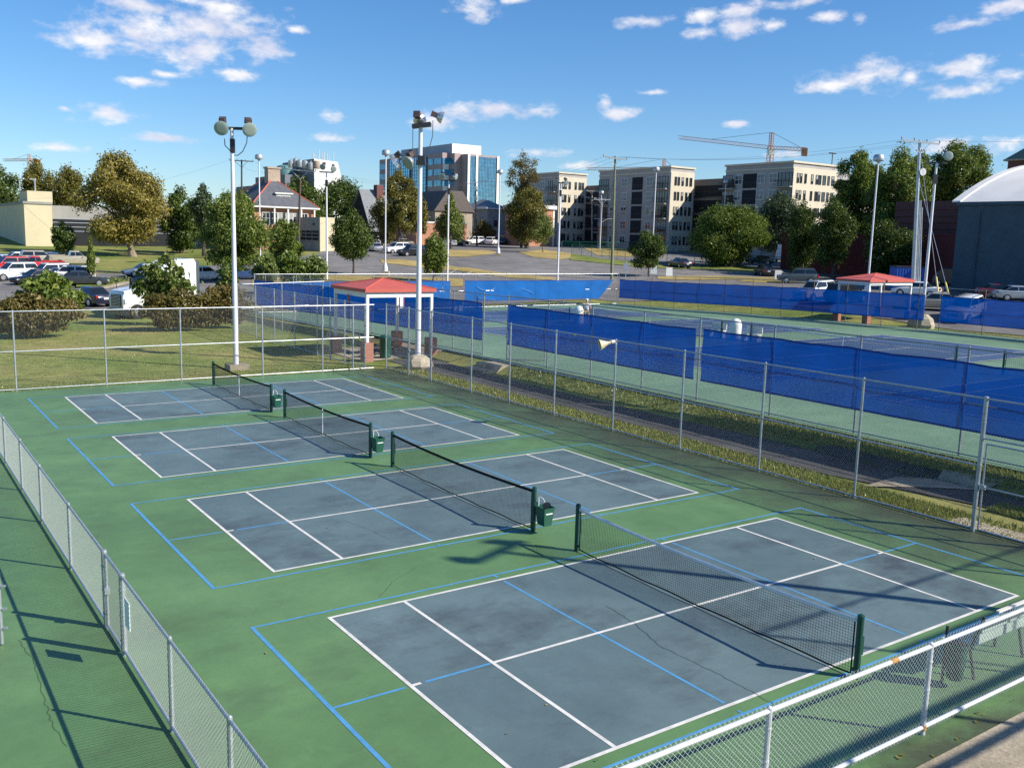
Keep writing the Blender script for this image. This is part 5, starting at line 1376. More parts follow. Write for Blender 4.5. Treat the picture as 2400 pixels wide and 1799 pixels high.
def tree(name, label, ext, d, pal, n, leaf, nl=18, vbase=None, ubase=None, trunk=.22, bark=None, depth=1.0, shape='round', group='trees round the car parks', seed=1, fill=.5, lobe=.36, cat='tree', droop=.25, limbs=7):
    rs = random.Random(seed); uL, uR, vT, vB = ext; um = (uL + uR) / 2
    if d is None: d = dist(G(ubase or um, vbase))
    L_, R_ = at(uL, (vT + vB) / 2, d), at(uR, (vT + vB) / 2, d)
    rx = (R_ - L_).length / 2; zT = at(um, vT, d).z; zB = at(um, vB, d).z; rz_ = (zT - zB) / 2
    c = at(um, (vT + vB) / 2, d)
    bp = at(ubase or um, vbase or vB, d); bz = zg(bp.x, bp.y); base = Vector((bp.x, bp.y, bz))
    root = thing(name, base, label, cat, group)
    lobes = []
    for (px_, py_, pz_, lr) in ((0, 0, .02, .52), (0, .1, .74, .3), (-.7, 0, -.12, .3), (.7, -.1, -.1, .3), (-.46, -.3, .42, .33), (.48, .2, .4, .33), (.1, -.6, 0, .36), (-.35, .1, -.6, .34), (.4, 0, -.58, .34)):
        wz = max(.2, .6 - .5 * pz_) if shape == 'cone' else 1 - .3 * max(0, pz_) if shape == 'egg' else 1
        j = lambda: rs.uniform(-.1, .1)
        if lobe < .3: lr *= .86
        if lobe > .21 and pz_ > -.7: lobes.append((Vector((c.x + (px_ + j()) * rx * wz, c.y + (py_ + j()) * rx * depth * wz, c.z + (pz_ + j() * .5) * rz_)), (rx * lr * wz, rx * lr * depth * wz, rz_ * lr * .85)))
    for i in range(nl):
        while True:
            p = Vector((rs.uniform(-1, 1), rs.uniform(-1, 1), rs.uniform(-1, 1)))
            if p.length <= 1: break
        if p.length > 0: p = p.normalized() * p.length ** .5
        wz = 1.0
        if shape == 'cone': wz = max(.18, .62 - .5 * p.z)
        elif shape == 'egg': wz = 1 - .38 * max(0, p.z) ** 1.3
        elif shape == 'vase': wz = .6 + .38 * (p.z + 1) / 2
        elif shape == 'flat': wz = 1
        lr = lobe * rs.uniform(.7, 1.25)
        q = Vector((p.x * wz * (1 - lobe * .8), p.y * wz * (1 - lobe * .8), p.z * (1 - lobe * .75)))
        lobes.append((Vector((c.x + q.x * rx, c.y + q.y * rx * depth, c.z + q.z * rz_)), (rx * lr * wz ** .5, rx * lr * depth * wz ** .5, min(rz_, rx * 1.2) * lr * rs.uniform(.6, .95))))
    if d > 95: n = int(n * 2.1); leaf *= .64
    leafcloud(lobes, n, leaf, rs, droop, fill).build('crown', LF[pal], root)
    if trunk:
        tb = MB(); bk = bark or BARK
        fork = base.lerp(Vector((c.x, c.y, c.z)), .55); fork.z = min(max(fork.z, zB + rz_ * .15), c.z)
        k = 5; pts = [base + Vector((0, 0, -.2))] + [base.lerp(fork, (i + 1) / k) + Vector((rs.uniform(-.08, .08), rs.uniform(-.08, .08), 0)) * (1 if i < k - 1 else 0) for i in range(k)]
        for i in range(len(pts) - 1): tb.tube(pts[i], pts[i + 1], trunk * (1.35 if i == 0 else 1 - .1 * i), trunk * (1 - .1 * (i + 1)), n=9)
        for i in sorted(range(len(lobes)), key=lambda i: rs.random())[:limbs]:
            e = lobes[i][0]; m_ = fork.lerp(e, .5) + Vector((0, 0, .12 * (e - fork).length)); st = pts[-1] if rs.random() < .6 else pts[-2]
            tb.tube(st, m_, trunk * .45, trunk * .28, n=6); tb.tube(m_, e, trunk * .28, trunk * .08, n=6)
            for q in range(2):
                e2 = e + Vector((rs.uniform(-1, 1), rs.uniform(-1, 1), rs.uniform(-.2, 1))) * lobes[i][1][0]; tb.tube(m_.lerp(e, .6), e2, trunk * .12, trunk * .03, n=5)
        tb.build('trunk', bk, root, True)
    return root
# left
tree('broad_tree', 'dark green tree behind the pale block, leftmost of the row', (-60, 62, 352, 500), 215, 'dark', 6500, .75, 20, seed=1, trunk=.4)
tree('broad_tree', 'olive-tinged tree behind the pale block lamps, middle of the left row', (40, 130, 344, 500), 218, 'olive', 6500, .72, 20, seed=2, trunk=.4)
tree('broad_tree', 'dark yellowish tree between the pale block and the golden tree', (105, 190, 352, 500), 212, 'olive', 5500, .7, 18, seed=3, trunk=.4)
tree('shade_shrub', 'dark low tree in front of the pale block wing', (108, 165, 478, 548), 150, 'dark', 2600, .5, 12, seed=4, trunk=.25)
tree('golden_tree', 'large golden-leaved tree with a pale mottled trunk on the left lawn', (160, 366, 326, 535), 150, 'gold', 17000, .62, 42, vbase=549, ubase=287, trunk=.55, bark=BARKL, seed=5, shape='egg', lobe=.27, fill=.45, limbs=14)
tree('dark_tree', 'dark tree in the shade behind the golden tree', (345, 440, 402, 552), 158, 'dark', 7000, .6, 22, seed=6, trunk=.4, lobe=.3)
tree('dark_tree', 'pale-topped tree behind the left light pole', (410, 470, 398, 500), 150, 'blue', 3000, .55, 12, seed=66, trunk=.3)
tree('leafy_tree', 'full green tree directly behind the tall left light pole', (424, 584, 408, 588), 104, 'mid', 13000, .42, 38, seed=7, trunk=.28, lobe=.28, limbs=10)
tree('young_tree', 'slim young tree on the small island of the left lot', (182, 210, 497, 602), None, 'mid', 2600, .26, 16, vbase=617, ubase=213, trunk=.07, shape='cone', seed=8, lobe=.45, bark=BARKL)
tree('sapling', 'big-leaved sapling in front of the white truck', (284, 425, 540, 676), 64, 'light', 1500, .42, 18, seed=9, trunk=.06, lobe=.24, depth=.6, fill=.6, droop=.6, limbs=12)
tree('sapling', 'small sapling with yellowish leaves right of the truck', (466, 516, 566, 650), 66, 'light', 1000, .34, 9, seed=10, trunk=.05, lobe=.3)
tree('sapling', 'fresh green sapling growing out of the left hedge', (35, 180, 588, 680), 61, 'mid', 2400, .42, 14, seed=11, trunk=.05, lobe=.32)
HG = 'hedges along the lawn'
tree('hedge_bush', 'rusty brown hedge at the far left of the lawn', (-40, 186, 632, 722), 58, 'brown', 13000, .22, 26, trunk=0, seed=12, lobe=.3, group=HG, cat='bush', depth=.45)
tree('hedge_bush', 'rusty brown hedge between the truck and the blue windscreen', (300, 474, 622, 712), 61, 'brown', 12000, .22, 24, trunk=0, seed=13, lobe=.3, group=HG, cat='bush', depth=.4)
tree('hedge_bush', 'red-tinged end of the hedge behind the tall left light pole', (425, 548, 612, 706), 63, 'brown', 9000, .22, 20, trunk=0, seed=14, lobe=.32, group=HG, cat='bush', depth=.5)
# middle
tree('leafy_tree', 'low green tree in front of the concrete wall', (578, 652, 468, 592), 118, 'mid', 5500, .42, 18, seed=15, trunk=.18)
for i, (a, b_, t, dd, pl) in enumerate([(540, 605, 548, 90, 'light'), (590, 665, 540, 92, 'mid'), (640, 712, 548, 93, 'light')]):
    tree('roadside_bush', ['pale bush at the left end of the row behind the blue fence', 'greener bush in the middle of the row behind the blue fence', 'feathery pale bush at the right end of the row behind the blue fence'][i], (a, b_, t, 612), dd, pl, 3200, .34, 14, seed=20 + i, trunk=.05, cat='bush', group='bushes behind the blue fence')
tree('round_tree', 'round dark green tree alone in the car park left of the pedestal lamp', (713, 803, 452, 566), None, 'dark', 9500, .4, 30, vbase=594, ubase=765, trunk=.16, seed=24, lobe=.32, fill=.4)
tree('dense_tree', 'dense dark tree behind the brick house roof', (598, 705, 378, 520), 205, 'dark', 8000, .75, 26, seed=25, trunk=.4, lobe=.32)
tree('dense_tree', 'dense tree between the stepped white building and the gabled house', (680, 800, 384, 520), 212, 'dark', 8000, .78, 26, seed=26, trunk=.4, lobe=.32)
tree('dense_tree', 'smaller dense tree behind the gabled house chimney', (760, 852, 412, 520), 225, 'mid', 4500, .8, 16, seed=27, trunk=.4)
tree('yellowing_tree', 'yellowing tree in front of the office building, right of the pedestal lamp', (816, 910, 364, 516), 168, 'olive', 9500, .55, 28, vbase=521, ubase=862, trunk=.25, seed=28, lobe=.28, fill=.55)
tree('yellowing_tree', 'small yellowing tree between the gabled house and the pedestal lamp', (790, 860, 422, 538), 172, 'olive', 2800, .55, 12, seed=29, trunk=.2)
tree('yellowing_tree', 'yellow-green tree right behind the four-headed light pole', (880, 930, 420, 512), 176, 'olive', 2600, .55, 12, seed=30, trunk=.2)
tree('narrow_tree', 'narrow dense tree with dark leaves right of the four-headed pole', (907, 966, 500, 600), None, 'mid', 5200, .38, 18, vbase=609, trunk=.1, seed=31, shape='egg', lobe=.4)
tree('pointed_tree', 'pointed pale green tree below the office building', (934, 1014, 414, 528), 178, 'light', 6000, .55, 22, seed=32, trunk=.22, shape='cone', lobe=.36)
tree('brown_shrub', 'brownish shrub above the far row of white cars', (1016, 1074, 476, 524), 214, 'brown', 2600, .55, 12, seed=33, trunk=.1, cat='bush')
tree('sparse_tree', 'large thin-topped tree between the office building and the apartments', (1082, 1194, 395, 530), 190, 'olive', 9000, .62, 34, seed=34, trunk=.5, lobe=.24, fill=.6, limbs=16)
tree('sparse_tree', 'bare thinning crown above the large olive tree', (1088, 1170, 326, 430), 192, 'brown', 2300, .5, 20, seed=35, trunk=.22, lobe=.26, fill=.7, limbs=18)
tree('small_tree', 'small yellowing tree in front of the orange brick house', (1143, 1198, 462, 532), None, 'light', 2600, .4, 14, vbase=546, ubase=1172, trunk=.09, seed=36)
for i, (a, b_, t) in enumerate([(1280, 1330, 484), (1318, 1378, 474), (1365, 1418, 482)]):
    tree('rusty_shrub', ['rusty shrub left of the wooden pole before the apartments', 'rusty shrub right of the wooden pole before the apartments', 'rusty shrub nearest the round tree before the apartments'][i], (a, b_, t, 530), 245, 'brown', 2800, .62, 12, seed=40 + i, trunk=.1, cat='bush', group='rusty shrubs before the apartments')
tree('round_tree', 'small round dark tree beside the navy sedan', (1358, 1440, 496, 582), None, 'dark', 7000, .4, 24, vbase=598, ubase=1402, trunk=.13, seed=44, lobe=.33, fill=.4)
# right
tree('spreading_tree', 'wide spreading tree with drooping lower leaves in the middle of the right lot', (1490, 1668, 438, 580), None, 'mid', 16000, .5, 40, vbase=577, ubase=1581, trunk=.4, seed=45, lobe=.29, droop=.7, limbs=12)
tree('grey_tree', 'grey-green tree behind the spreading tree', (1618, 1745, 410, 552), 178, 'blue', 9000, .62, 28, seed=46, trunk=.4)
tree('dark_tree', 'dark tree in front of the lit apartment end wall', (1690, 1775, 432, 598), 140, 'dark', 7500, .48, 24, seed=47, trunk=.3)
tree('dark_tree', 'dark tree overhanging the maroon wall', (1752, 1850, 420, 585), 136, 'dark', 8500, .48, 26, seed=48, trunk=.3)
tree('giant_tree', 'giant tree behind the right drum lamp', (1790, 1925, 312, 545), 158, 'mid', 15000, .6, 46, seed=49, trunk=.5, lobe=.22, fill=.55, limbs=16)
tree('giant_tree', 'giant tree behind the steel pole group', (1862, 2030, 318, 600), 150, 'mid', 17000, .58, 46, seed=50, trunk=.6, lobe=.24, fill=.5, limbs=16)
tree('giant_tree', 'airy giant tree whose crown reaches toward the white vault', (1972, 2150, 300, 470), 165, 'mid', 12000, .58, 46, seed=51, trunk=.5, lobe=.22, fill=.6, limbs=18, shape='flat')
tree('giant_tree', 'giant tree crown between the steel pole and the slender pole', (1925, 2060, 328, 480), 163, 'mid', 9000, .58, 34, seed=56, trunk=.4, lobe=.24, fill=.55, limbs=14)
tree('dark_tree', 'lower dark tree against the maroon wall', (1860, 1985, 470, 606), 134, 'dark', 7000, .48, 26, seed=52, trunk=.25)
tree('street_tree', 'dark small tree at the foot of the apartment recess', (1445, 1500, 478, 532), 246, 'dark', 1800, .6, 9, seed=53, trunk=.15)
tree('street_tree', 'dark small tree under the apartment corner', (1570, 1640, 470, 530), 240, 'dark', 2000, .6, 9, seed=54, trunk=.15)
tree('street_tree', 'dark tree at the foot of the left apartment wing', (1190, 1235, 470, 528), 250, 'dark', 1800, .6, 9, seed=55, trunk=.15)
# ground cover on the small island and round the left lot
ms = leafcloud([(Vector((p.x, p.y, zg(p.x, p.y) + .25)), (1.1, 1.1, .35)) for p in [G(u, v) for u, v in ((172, 613), (188, 613), (205, 613), (222, 613), (240, 612), (258, 610), (180, 617), (205, 617), (228, 616))]], 2600, .22, random.Random(77))
o = ms.build('ground_cover', LF['light']); tag(o, 'low ground cover on the small parking island', 'plants', kind='stuff')
# ------------------------------------------------------------------ buildings
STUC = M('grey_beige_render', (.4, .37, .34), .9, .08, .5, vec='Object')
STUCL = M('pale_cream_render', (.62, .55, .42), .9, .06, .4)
STUCB = M('light_brick_render', (.34, .3, .275), .9, .1, .8)
CREAM = M('cream_concrete', (.62, .54, .36), .9, .07, .3, bmp=.1)
GCONC = M('grey_board_concrete', (.3, .29, .27), .9, .14, .4, stretch=(1, 1, .3))
SLATE = M('grey_slate_roof', (.1, .105, .12), .85, .2, 1.5)
SLATEL = M('light_slate_roof', (.2, .21, .22), .85, .15, 1.5)
DKWALL = M('dark_stained_wall', (.03, .03, .04), .9, .2, 1)
TANW = M('tan_wall', (.38, .31, .24), .9, .1, .6)
GREYH = M('grey_house_wall', (.27, .26, .25), .9, .1, .6)
FRAME = M('white_window_frame', (.62, .62, .6), .6, .04)
DFRAME = M('dark_window_frame', (.05, .055, .06), .6, .04)
RAILM = M('dark_balcony_rail', (.03, .032, .035), .5, 0)
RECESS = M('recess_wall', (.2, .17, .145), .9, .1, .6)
TEALW = M('teal_painted_wall', (.06, .1, .125), .85, .14, .7)
TEALD = M('pale_teal_door', (.3, .4, .43), .7, .06)
VAULT = M('white_vault_roof', (.78, .75, .7), .7, .08, .3)
PINKST = M('grey_pink_granite', (.36, .27, .27), .7, .1, .4)
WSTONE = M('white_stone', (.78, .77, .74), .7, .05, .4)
GREYP = M('grey_panel', (.33, .36, .42), .6, .06, .3)
GARAGE = M('garage_concrete', (.36, .35, .34), .9, .1, .4)
DARKIN = M('dark_opening', (.015, .016, .02), .9, 0)
GRNROOF = M('green_metal_roof', (.04, .09, .08), .5, .1)
WTRIM = M('white_eave', (.75, .73, .68), .6, .05)
RTRIM = M('red_ridge_tile', (.5, .11, .07), .7, .08)
BLIND = M('pale_blind', (.33, .33, .31), .8, .1)
WM = {}
def window(root, p, n, w, h, fr=None, mull=1, deep=.05, ft=.07):
    """frame + pane as one window with its pane a sub-part; n = outward normal (axis aligned or not)"""
    key = (round(w, 2), round(h, 2), (fr or FRAME).name, mull, ft)
    if key not in WM:
        f = MB(); t = ft
        for (x0, x1, z0, z1) in [(-w / 2, w / 2, h - t, h), (-w / 2, w / 2, 0, t), (-w / 2, -w / 2 + t, t, h - t), (w / 2 - t, w / 2, t, h - t)] + [(-w / 2 + w * k / (mull + 1) - t * .4, -w / 2 + w * k / (mull + 1) + t * .4, t, h - t) for k in range(1, mull + 1)] + [(-w / 2 + t, w / 2 - t, h * .52 - t * .3, h * .52 + t * .3)]:
            f.box(x0, -.07, z0, x1, .03, z1)
        g = MB(); g.quad((-w / 2 + t * .5, -.01, t * .5), (w / 2 - t * .5, -.01, t * .5), (w / 2 - t * .5, -.01, h - t * .5), (-w / 2 + t * .5, -.01, h - t * .5))
        WM[key] = (f.mesh('window', fr or FRAME), g.mesh('pane', WGLASS))
    fm, gm = WM[key]
    rz = math.atan2(n[1], n[0]) + PI / 2
    o = link('window', fm, root, Vector(p) - ORG[root.name] + Vector((n[0] * deep * .5, n[1] * deep * .5, 0)), rz)
    link('pane', gm, o)
    if rnd.random() < .5:
        q = rnd.choice((.3, .45, .7)); kk = ('blind', round(w, 2), round(h, 2), q)
        if kk not in WM:
            b = MB(); b.quad((-w / 2 + ft, -.02, h * (1 - q)), (w / 2 - ft, -.02, h * (1 - q)), (w / 2 - ft, -.02, h - ft), (-w / 2 + ft, -.02, h - ft)); WM[kk] = b.mesh('blind', BLIND)
        link('blind', WM[kk], o)
    return o
def balcony(root, p, n, w, h=1.05, dpt=1.3, slab=.2, mats=(None, None)):
    n = Vector((n[0], n[1], 0)); t = Vector((-n.y, n.x, 0)); p = Vector(p)
    sb = MB(); sb.obox(p + n * dpt / 2 + Vector((0, 0, -slab / 2)), t * w / 2, n * dpt / 2, (0, 0, slab / 2)); b = sb.build('balcony', mats[0] or STUC, root)
    rm = MB(); rm.obox(p + n * (dpt - .03) + Vector((0, 0, h)), t * w / 2, n * .03, (0, 0, .04))
    for s in (-1, 1): rm.obox(p + n * dpt / 2 + t * (w / 2 - .03) * s + Vector((0, 0, h)), t * .03, n * dpt / 2, (0, 0, .04))
    k = int(w / .35)
    for i in range(k + 1): rm.obox(p + n * (dpt - .03) + t * (-w / 2 + w * i / k) + Vector((0, 0, h / 2)), t * .018, n * .018, (0, 0, h / 2))
    rm.build('railing', RAILM, b)
def bld(name, label, x0, y0, x1, y1, z0, z1, mat, parapet=.6, group=None, cornice=None, cat='building'):
    r = thing(name, ((x0 + x1) / 2, (y0 + y1) / 2, z0), label, cat, group)
    m_ = MB(); m_.box(x0, y0, z0 - 1, x1, y1, z1); m_.build('wall', mat, r)
    if cornice:
        c = MB(); c.box(x0 - .25, y0 - .25, z1, x1 + .25, y1 + .25, z1 + .35); c.box(x0 - .12, y0 - .12, z1 - 1.0, x1 + .12, y1 + .12, z1 - .75); c.build('cornice', cornice, r)
    return r
AG = 'blocks of the apartment complex'
ZA = 21.8
# right block: front along +y facing the courts, lit end wall facing -y
def aptblock(label, u_l, v_l, u_c, v_c, u_r, v_r, ztop, cols, side_cols, floors=6, fh=3.05):
    c = PZ(u_c, v_c, ztop); L = along(c, 0, 1, u_l); D = along(c, 1, 0, u_r)
    x0, y0 = c.x, c.y; x1, y1 = c.x + D, c.y + L; z0 = zg(x0, y0)
    r = bld('apartment_block', label, x0, y0, x1, y1, z0, ztop - .35, STUC, group=AG, cornice=STUCL)
    # the end wall is a paler skin standing proud, sunlight put into its colour
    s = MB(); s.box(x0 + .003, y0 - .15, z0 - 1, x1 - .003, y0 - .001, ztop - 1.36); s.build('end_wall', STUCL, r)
    tops = [ztop - 3.9 - fh * k for k in range(floors)]
    for zz in tops:
        if zz < z0 + .5: continue
        for f, kind in cols:
            y = y0 + L * f
            if kind == 'w': window(r, (x0, y, zz), (-1, 0), 1.9, 1.85, mull=1, ft=.12)
            elif kind == 'b':
                window(r, (x0, y, zz - .6), (-1, 0), 3.3, 2.45, DFRAME, 3); balcony(r, (x0, y, zz - .65), (-1, 0), 3.7, 1.05, 1.0)
            elif kind == 'r':
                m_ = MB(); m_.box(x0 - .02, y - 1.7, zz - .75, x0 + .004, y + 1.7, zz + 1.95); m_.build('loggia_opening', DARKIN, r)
                m_ = MB(); m_.box(x0 - .06, y - 1.7, zz + .3, x0 - .025, y + 1.7, zz + .36)
                for i in range(12): m_.box(x0 - .05, y - 1.65 + i * .3, zz - .7, x0 - .025, y - 1.61 + i * .3, zz + .3)
                m_.build('railing', RAILM, r)
        for f, w in side_cols:
            window(r, (x0 + D * f, y0 - .15, zz), (0, -1), w, 1.75, DFRAME, 0, ft=.07)
    return r, (x0, y0, x1, y1, z0)
COLS = [(.12, 'b'), (.34, 'w'), (.52, 'w'), (.7, 'r'), (.88, 'w')]
SIDE = [(.1, .6), (.17, .6), (.27, .6), (.42, .6), (.53, .7), (.6, .7), (.7, .9), (.8, .6), (.9, .8)]
rA, bA = aptblock('apartment block with a fully sunlit end wall, rightmost of the complex', 1560, 356, 1715, 347, 1797, 362, ZA, [(.09, 'b'), (.27, 'w'), (.44, 'r'), (.6, 'w'), (.76, 'r'), (.93, 'b')][:0] + [(.1, 'b'), (.27, 'w'), (.45, 'w'), (.62, 'r'), (.79, 'w'), (.94, 'b')], SIDE)
rB, bB = aptblock('middle apartment block with its end wall half in shadow', 1290, 366, 1450, 358, 1492, 366, ZA + .3, [(.1, 'b'), (.27, 'w'), (.44, 'r'), (.62, 'w'), (.78, 'w'), (.93, 'b')], [(.2, .6), (.33, .6), (.5, .6), (.68, .6), (.85, .7)])
rC, bC = aptblock('left apartment block behind the thin-topped tree', 1120, 376, 1208, 371, 1262, 384, ZA + .4, [(.15, 'b'), (.4, 'w'), (.62, 'w'), (.85, 'b')], [(.15, .6), (.24, .6), (.38, .6), (.6, .6), (.75, .7), (.86, .7)])
# recessed links with dark loggias between the blocks
def linkblock(label, x0, y0, u_far, ztop):
    y1 = y0 + along(Vector((x0, y0, 0)), 0, 1, u_far)
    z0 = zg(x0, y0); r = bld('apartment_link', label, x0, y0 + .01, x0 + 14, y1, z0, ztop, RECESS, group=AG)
    n_ = max(1, int((y1 - y0) / 8)); w = (y1 - y0) / n_
    for q in range(n_):
        ya, yb = y0 + w * q + 1.0, y0 + w * (q + 1) - 1.6
        for k in range(6):
            zz = ztop - 3.6 - 3.05 * k
            if zz < z0: break
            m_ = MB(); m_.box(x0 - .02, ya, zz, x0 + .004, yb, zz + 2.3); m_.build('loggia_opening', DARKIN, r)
            m_ = MB(); m_.box(x0 - .08, ya, zz + 1.0, x0 - .03, yb, zz + 1.07); m_.box(x0 - .12, ya - .2, zz - .22, x0 - .03, yb + .2, zz - .02); m_.build('railing', RAILM, r)
    return r
linkblock('recessed dark link between the middle and right apartment blocks', bA[0] + 6, bA[3], 1484, ZA - 2)
linkblock('recessed dark link between the left and middle apartment blocks', bB[0] + 6, bB[3], 1254, ZA - 2.4)
# roof plant on the complex
p = MB(); p.box(bA[0] + 9, bA[3] + 2, ZA - 2.1, bA[0] + 12, bA[3] + 7, ZA - .3); p.solo('roof_plant', GREYP, 'grey plant boxes on the apartment roof link', 'plant box')
# parking deck
c = at(1800, 372, 205); z0 = zg(c.x, c.y); r = thing('parking_deck', (c.x + 11, c.y + 8, z0), 'grey open parking deck between the apartments and the giant trees', 'building')
m_ = MB(); m_.box(c.x + .8, c.y + .8, z0 - 1, c.x + 40, c.y + 20, c.z - 1.5); m_.build('dark_core', DARKIN, r)
for k in range(6):
    zz = c.z - 1.3 - 3.2 * k
    m_ = MB(); m_.box(c.x, c.y, zz, c.x + 41, c.y + 21, zz + 1.25); m_.build('parapet', GARAGE, r)
for k in range(6):
    m_ = MB(); m_.box(c.x + .1 + 7.5 * k, c.y + .1, z0 - 1, c.x + .7 + 7.5 * k, c.y + .7, c.z - .1); m_.build('column', GARAGE, r)
for dx, uu in ((2, 1), (12, 2)):
    q = Vector((c.x + dx, c.y + 2, c.z - .05)); t = thing('deck_lamp', q, 'twin-armed lamp on the parking deck roof, ' + ('by the apartment end' if uu == 1 else 'by the giant tree'), 'street lamp')
    m_ = MB(); m_.tube(q, q + Vector((0, 0, 4)), .09); m_.build('post', DARKM, t); m_ = MB(); m_.box(q.x - 1, q.y - .2, q.z + 3.95, q.x + 1, q.y + .2, q.z + 4.15); m_.build('lamp_arm', DARKM, t)

# glass office building
cO = at(978, 327, 335); zO = cO.z; fl = 3.9
LO = along(cO, 0, 1, 819); DO = along(cO, 1, 0, 1072); z0 = zg(cO.x, cO.y)
r = thing('office_building', (cO.x + DO / 2, cO.y + LO / 2, z0), 'tall office building with blue mirror glass and pink granite bands', 'building')
x0, y0 = cO.x, cO.y
nx_ = DO * .3; ny_ = 0
m_ = MB(); m_.box(x0, y0 + 7, z0 - 1, x0 + DO * .5, y0 + LO, zO); m_.box(x0 + nx_, y0, z0 - 1, x0 + DO, y0 + 6.99, zO - .4); m_.build('wall', PINKST, r)
# stepped corner between them
m_ = MB(); m_.box(x0 + nx_ * .5, y0 + 3.4, z0 - 1, x0 + nx_ - .01, y0 + 6.99, zO - .15); m_.build('corner_step', PINKST, r)
m_ = MB()
m_.box(x0 + DO * .16, y0 + LO * .1, zO - .5, x0 + DO * .8, y0 + LO * .78, zO + 3.3); m_.build('penthouse', GREYP, r)
m_ = MB(); m_.box(x0 + DO * .16 + .01, y0 + LO * .1 - .1, zO - .4, x0 + DO * .8 - .01, y0 + LO * .1 - .005, zO + 3.32); m_.build('penthouse_end', WSTONE, r)  # whiter than the front: sunlight on this end is put into the colour
GL = M('glass_grid_line', (.05, .08, .11), .5, 0)
for a, b_, dp in ((.32, .5, 1), (.54, .66, 1), (.69, .83, 1)):
    m_ = MB(); m_.box(x0 - .5, y0 + 7 + (LO - 7) * a * 1.0 if False else y0 + LO * a, z0, x0 + .002, y0 + LO * b_, zO - .8); g = m_.build('glass_bay', MIRRORG, r)
    k = MB(); w = LO * (b_ - a); n_ = max(4, int(w / 1.4))
    for i in range(n_ + 1): k.box(x0 - .58, y0 + LO * a + w * i / n_ - .07, z0, x0 - .51, y0 + LO * a + w * i / n_ + .07, zO - .8)
    for i in range(int((zO - z0) / 1.3)): k.box(x0 - .57, y0 + LO * a, z0 + 1.3 * i, x0 - .515, y0 + LO * b_, z0 + 1.3 * i + .12)
    k.build('mullions', GL, g)
for k_ in range(9):
    zz = zO - 1.9 - fl * k_ - 2.0
    if zz < z0: break
    for a, b_ in ((.055 + .03, .17), (.19, .3), (.85, .985)):
        m_ = MB(); m_.box(x0 - .12, y0 + LO * a + 3, zz, x0 + .002, y0 + LO * b_ + (3 if b_ < .9 else 0), zz + 2.1); g = m_.build('window_band', MIRRORG, r)
        q = MB(); w = LO * (b_ - a)
        for i in range(7): q.box(x0 - .16, y0 + LO * a + 3 + (w - (0 if b_ < .9 else 3)) * i / 6 - .08, zz, x0 - .125, y0 + LO * a + 3 + (w - (0 if b_ < .9 else 3)) * i / 6 + .08, zz + 2.1)
        q.build('mullions', GL, g)
    m_ = MB(); m_.box(x0 + .3, y0 + 6.9, zz - 1.9, x0 + nx_ * .5 - .2, y0 + 6.998, zz); m_.build('white_spandrel', WSTONE, r)
    m_ = MB(); m_.box(x0 + .1, y0 + 6.88, zz + .02, x0 + nx_ * .5 - .05, y0 + 6.996, zz + 2.0); m_.build('window_band', MIRRORG, r)
    m_ = MB(); m_.box(x0 + nx_ * .5 - .1, y0 + 3.6, zz, x0 + nx_ * .5 - .002, y0 + 6.8, zz + 2.1); m_.build('window_band', MIRRORG, r)
m_ = MB(); m_.box(x0 + nx_ + .9, y0 - .5, z0, x0 + DO - 1.0, y0 - .002, zO - 1.1); g = m_.build('glass_front', MIRRORG, r)
k = MB(); w = DO - nx_ - 1.9; n_ = 18
for i in range(n_ + 1): k.box(x0 + nx_ + .9 + w * i / n_ - .06, y0 - .57, z0, x0 + nx_ + .9 + w * i / n_ + .06, y0 - .51, zO - 1.1)
for i in range(int((zO - z0) / 1.3)): k.box(x0 + nx_ + .9, y0 - .565, z0 + 1.3 * i, x0 + DO - 1.0, y0 - .515, z0 + 1.3 * i + .1)
k.build('mullions', GL, g)
for xx, zt in ((x0 + nx_ + .05, zO - .1), (x0 + nx_ + w * .3, zO - .5), (x0 + DO - .95, zO - .4)):
    m_ = MB(); m_.box(xx, y0 - .9, z0, xx + .9, y0 - .58, zt); m_.build('white_fin', WSTONE, r)
m_ = MB(); m_.box(x0 + nx_ + w * .36, y0 - .75, z0, x0 + nx_ + w * .39, y0 - .58, zO - 6); m_.build('dark_fin', DARKIN, r)
m_ = MB(); m_.lathe((x0 + 3, y0 + LO * .9, zO), (0, 0, 1), [(0, .4), (.3, 1.4), (1.2, 1.5), (1.8, 1.1), (2.1, .3)], 16); m_.build('roof_vent', ALU, r, True)

# stepped pale building with a teal drum, behind the big trees
c = at(678, 343, 300); z0 = zg(c.x, c.y); Lc = along(c, 0, 1, 612); Dc = along(c, 1, 0, 748)
r = thing('stepped_building', (c.x + Dc / 2, c.y + Lc / 2, z0), 'stepped pale concrete building with a sloping sunlit side and teal drum', 'building')
m_ = MB(); y0 = c.y; y1 = c.y + Lc
zt = c.z
m_.add([(c.x, y0, z0), (c.x + Dc * 1.25, y0, z0), (c.x + Dc * .72, y0, zt - .5), (c.x, y0, zt), (c.x, y1, z0), (c.x + Dc * 1.25, y1, z0), (c.x + Dc * .72, y1, zt - .5), (c.x, y1, zt)],
       [(0, 1, 2, 3), (7, 6, 5, 4), (3, 2, 6, 7), (0, 3, 7, 4), (1, 5, 6, 2)]); m_.build('wall', GREYD, r)
m_ = MB(); m_.add([(c.x + .01, y0 - .3, z0), (c.x + Dc * 1.25, y0 - .3, z0), (c.x + Dc * .72, y0 - .3, zt - .5), (c.x + .01, y0 - .3, zt), (c.x + .01, y0 - .01, z0), (c.x + Dc * 1.25, y0 - .01, z0), (c.x + Dc * .72, y0 - .01, zt - .5), (c.x + .01, y0 - .01, zt)], [(0, 1, 2, 3), (7, 6, 5, 4), (3, 2, 6, 7), (0, 3, 7, 4), (1, 5, 6, 2)]); m_.build('sloping_side', WSTONE, r)
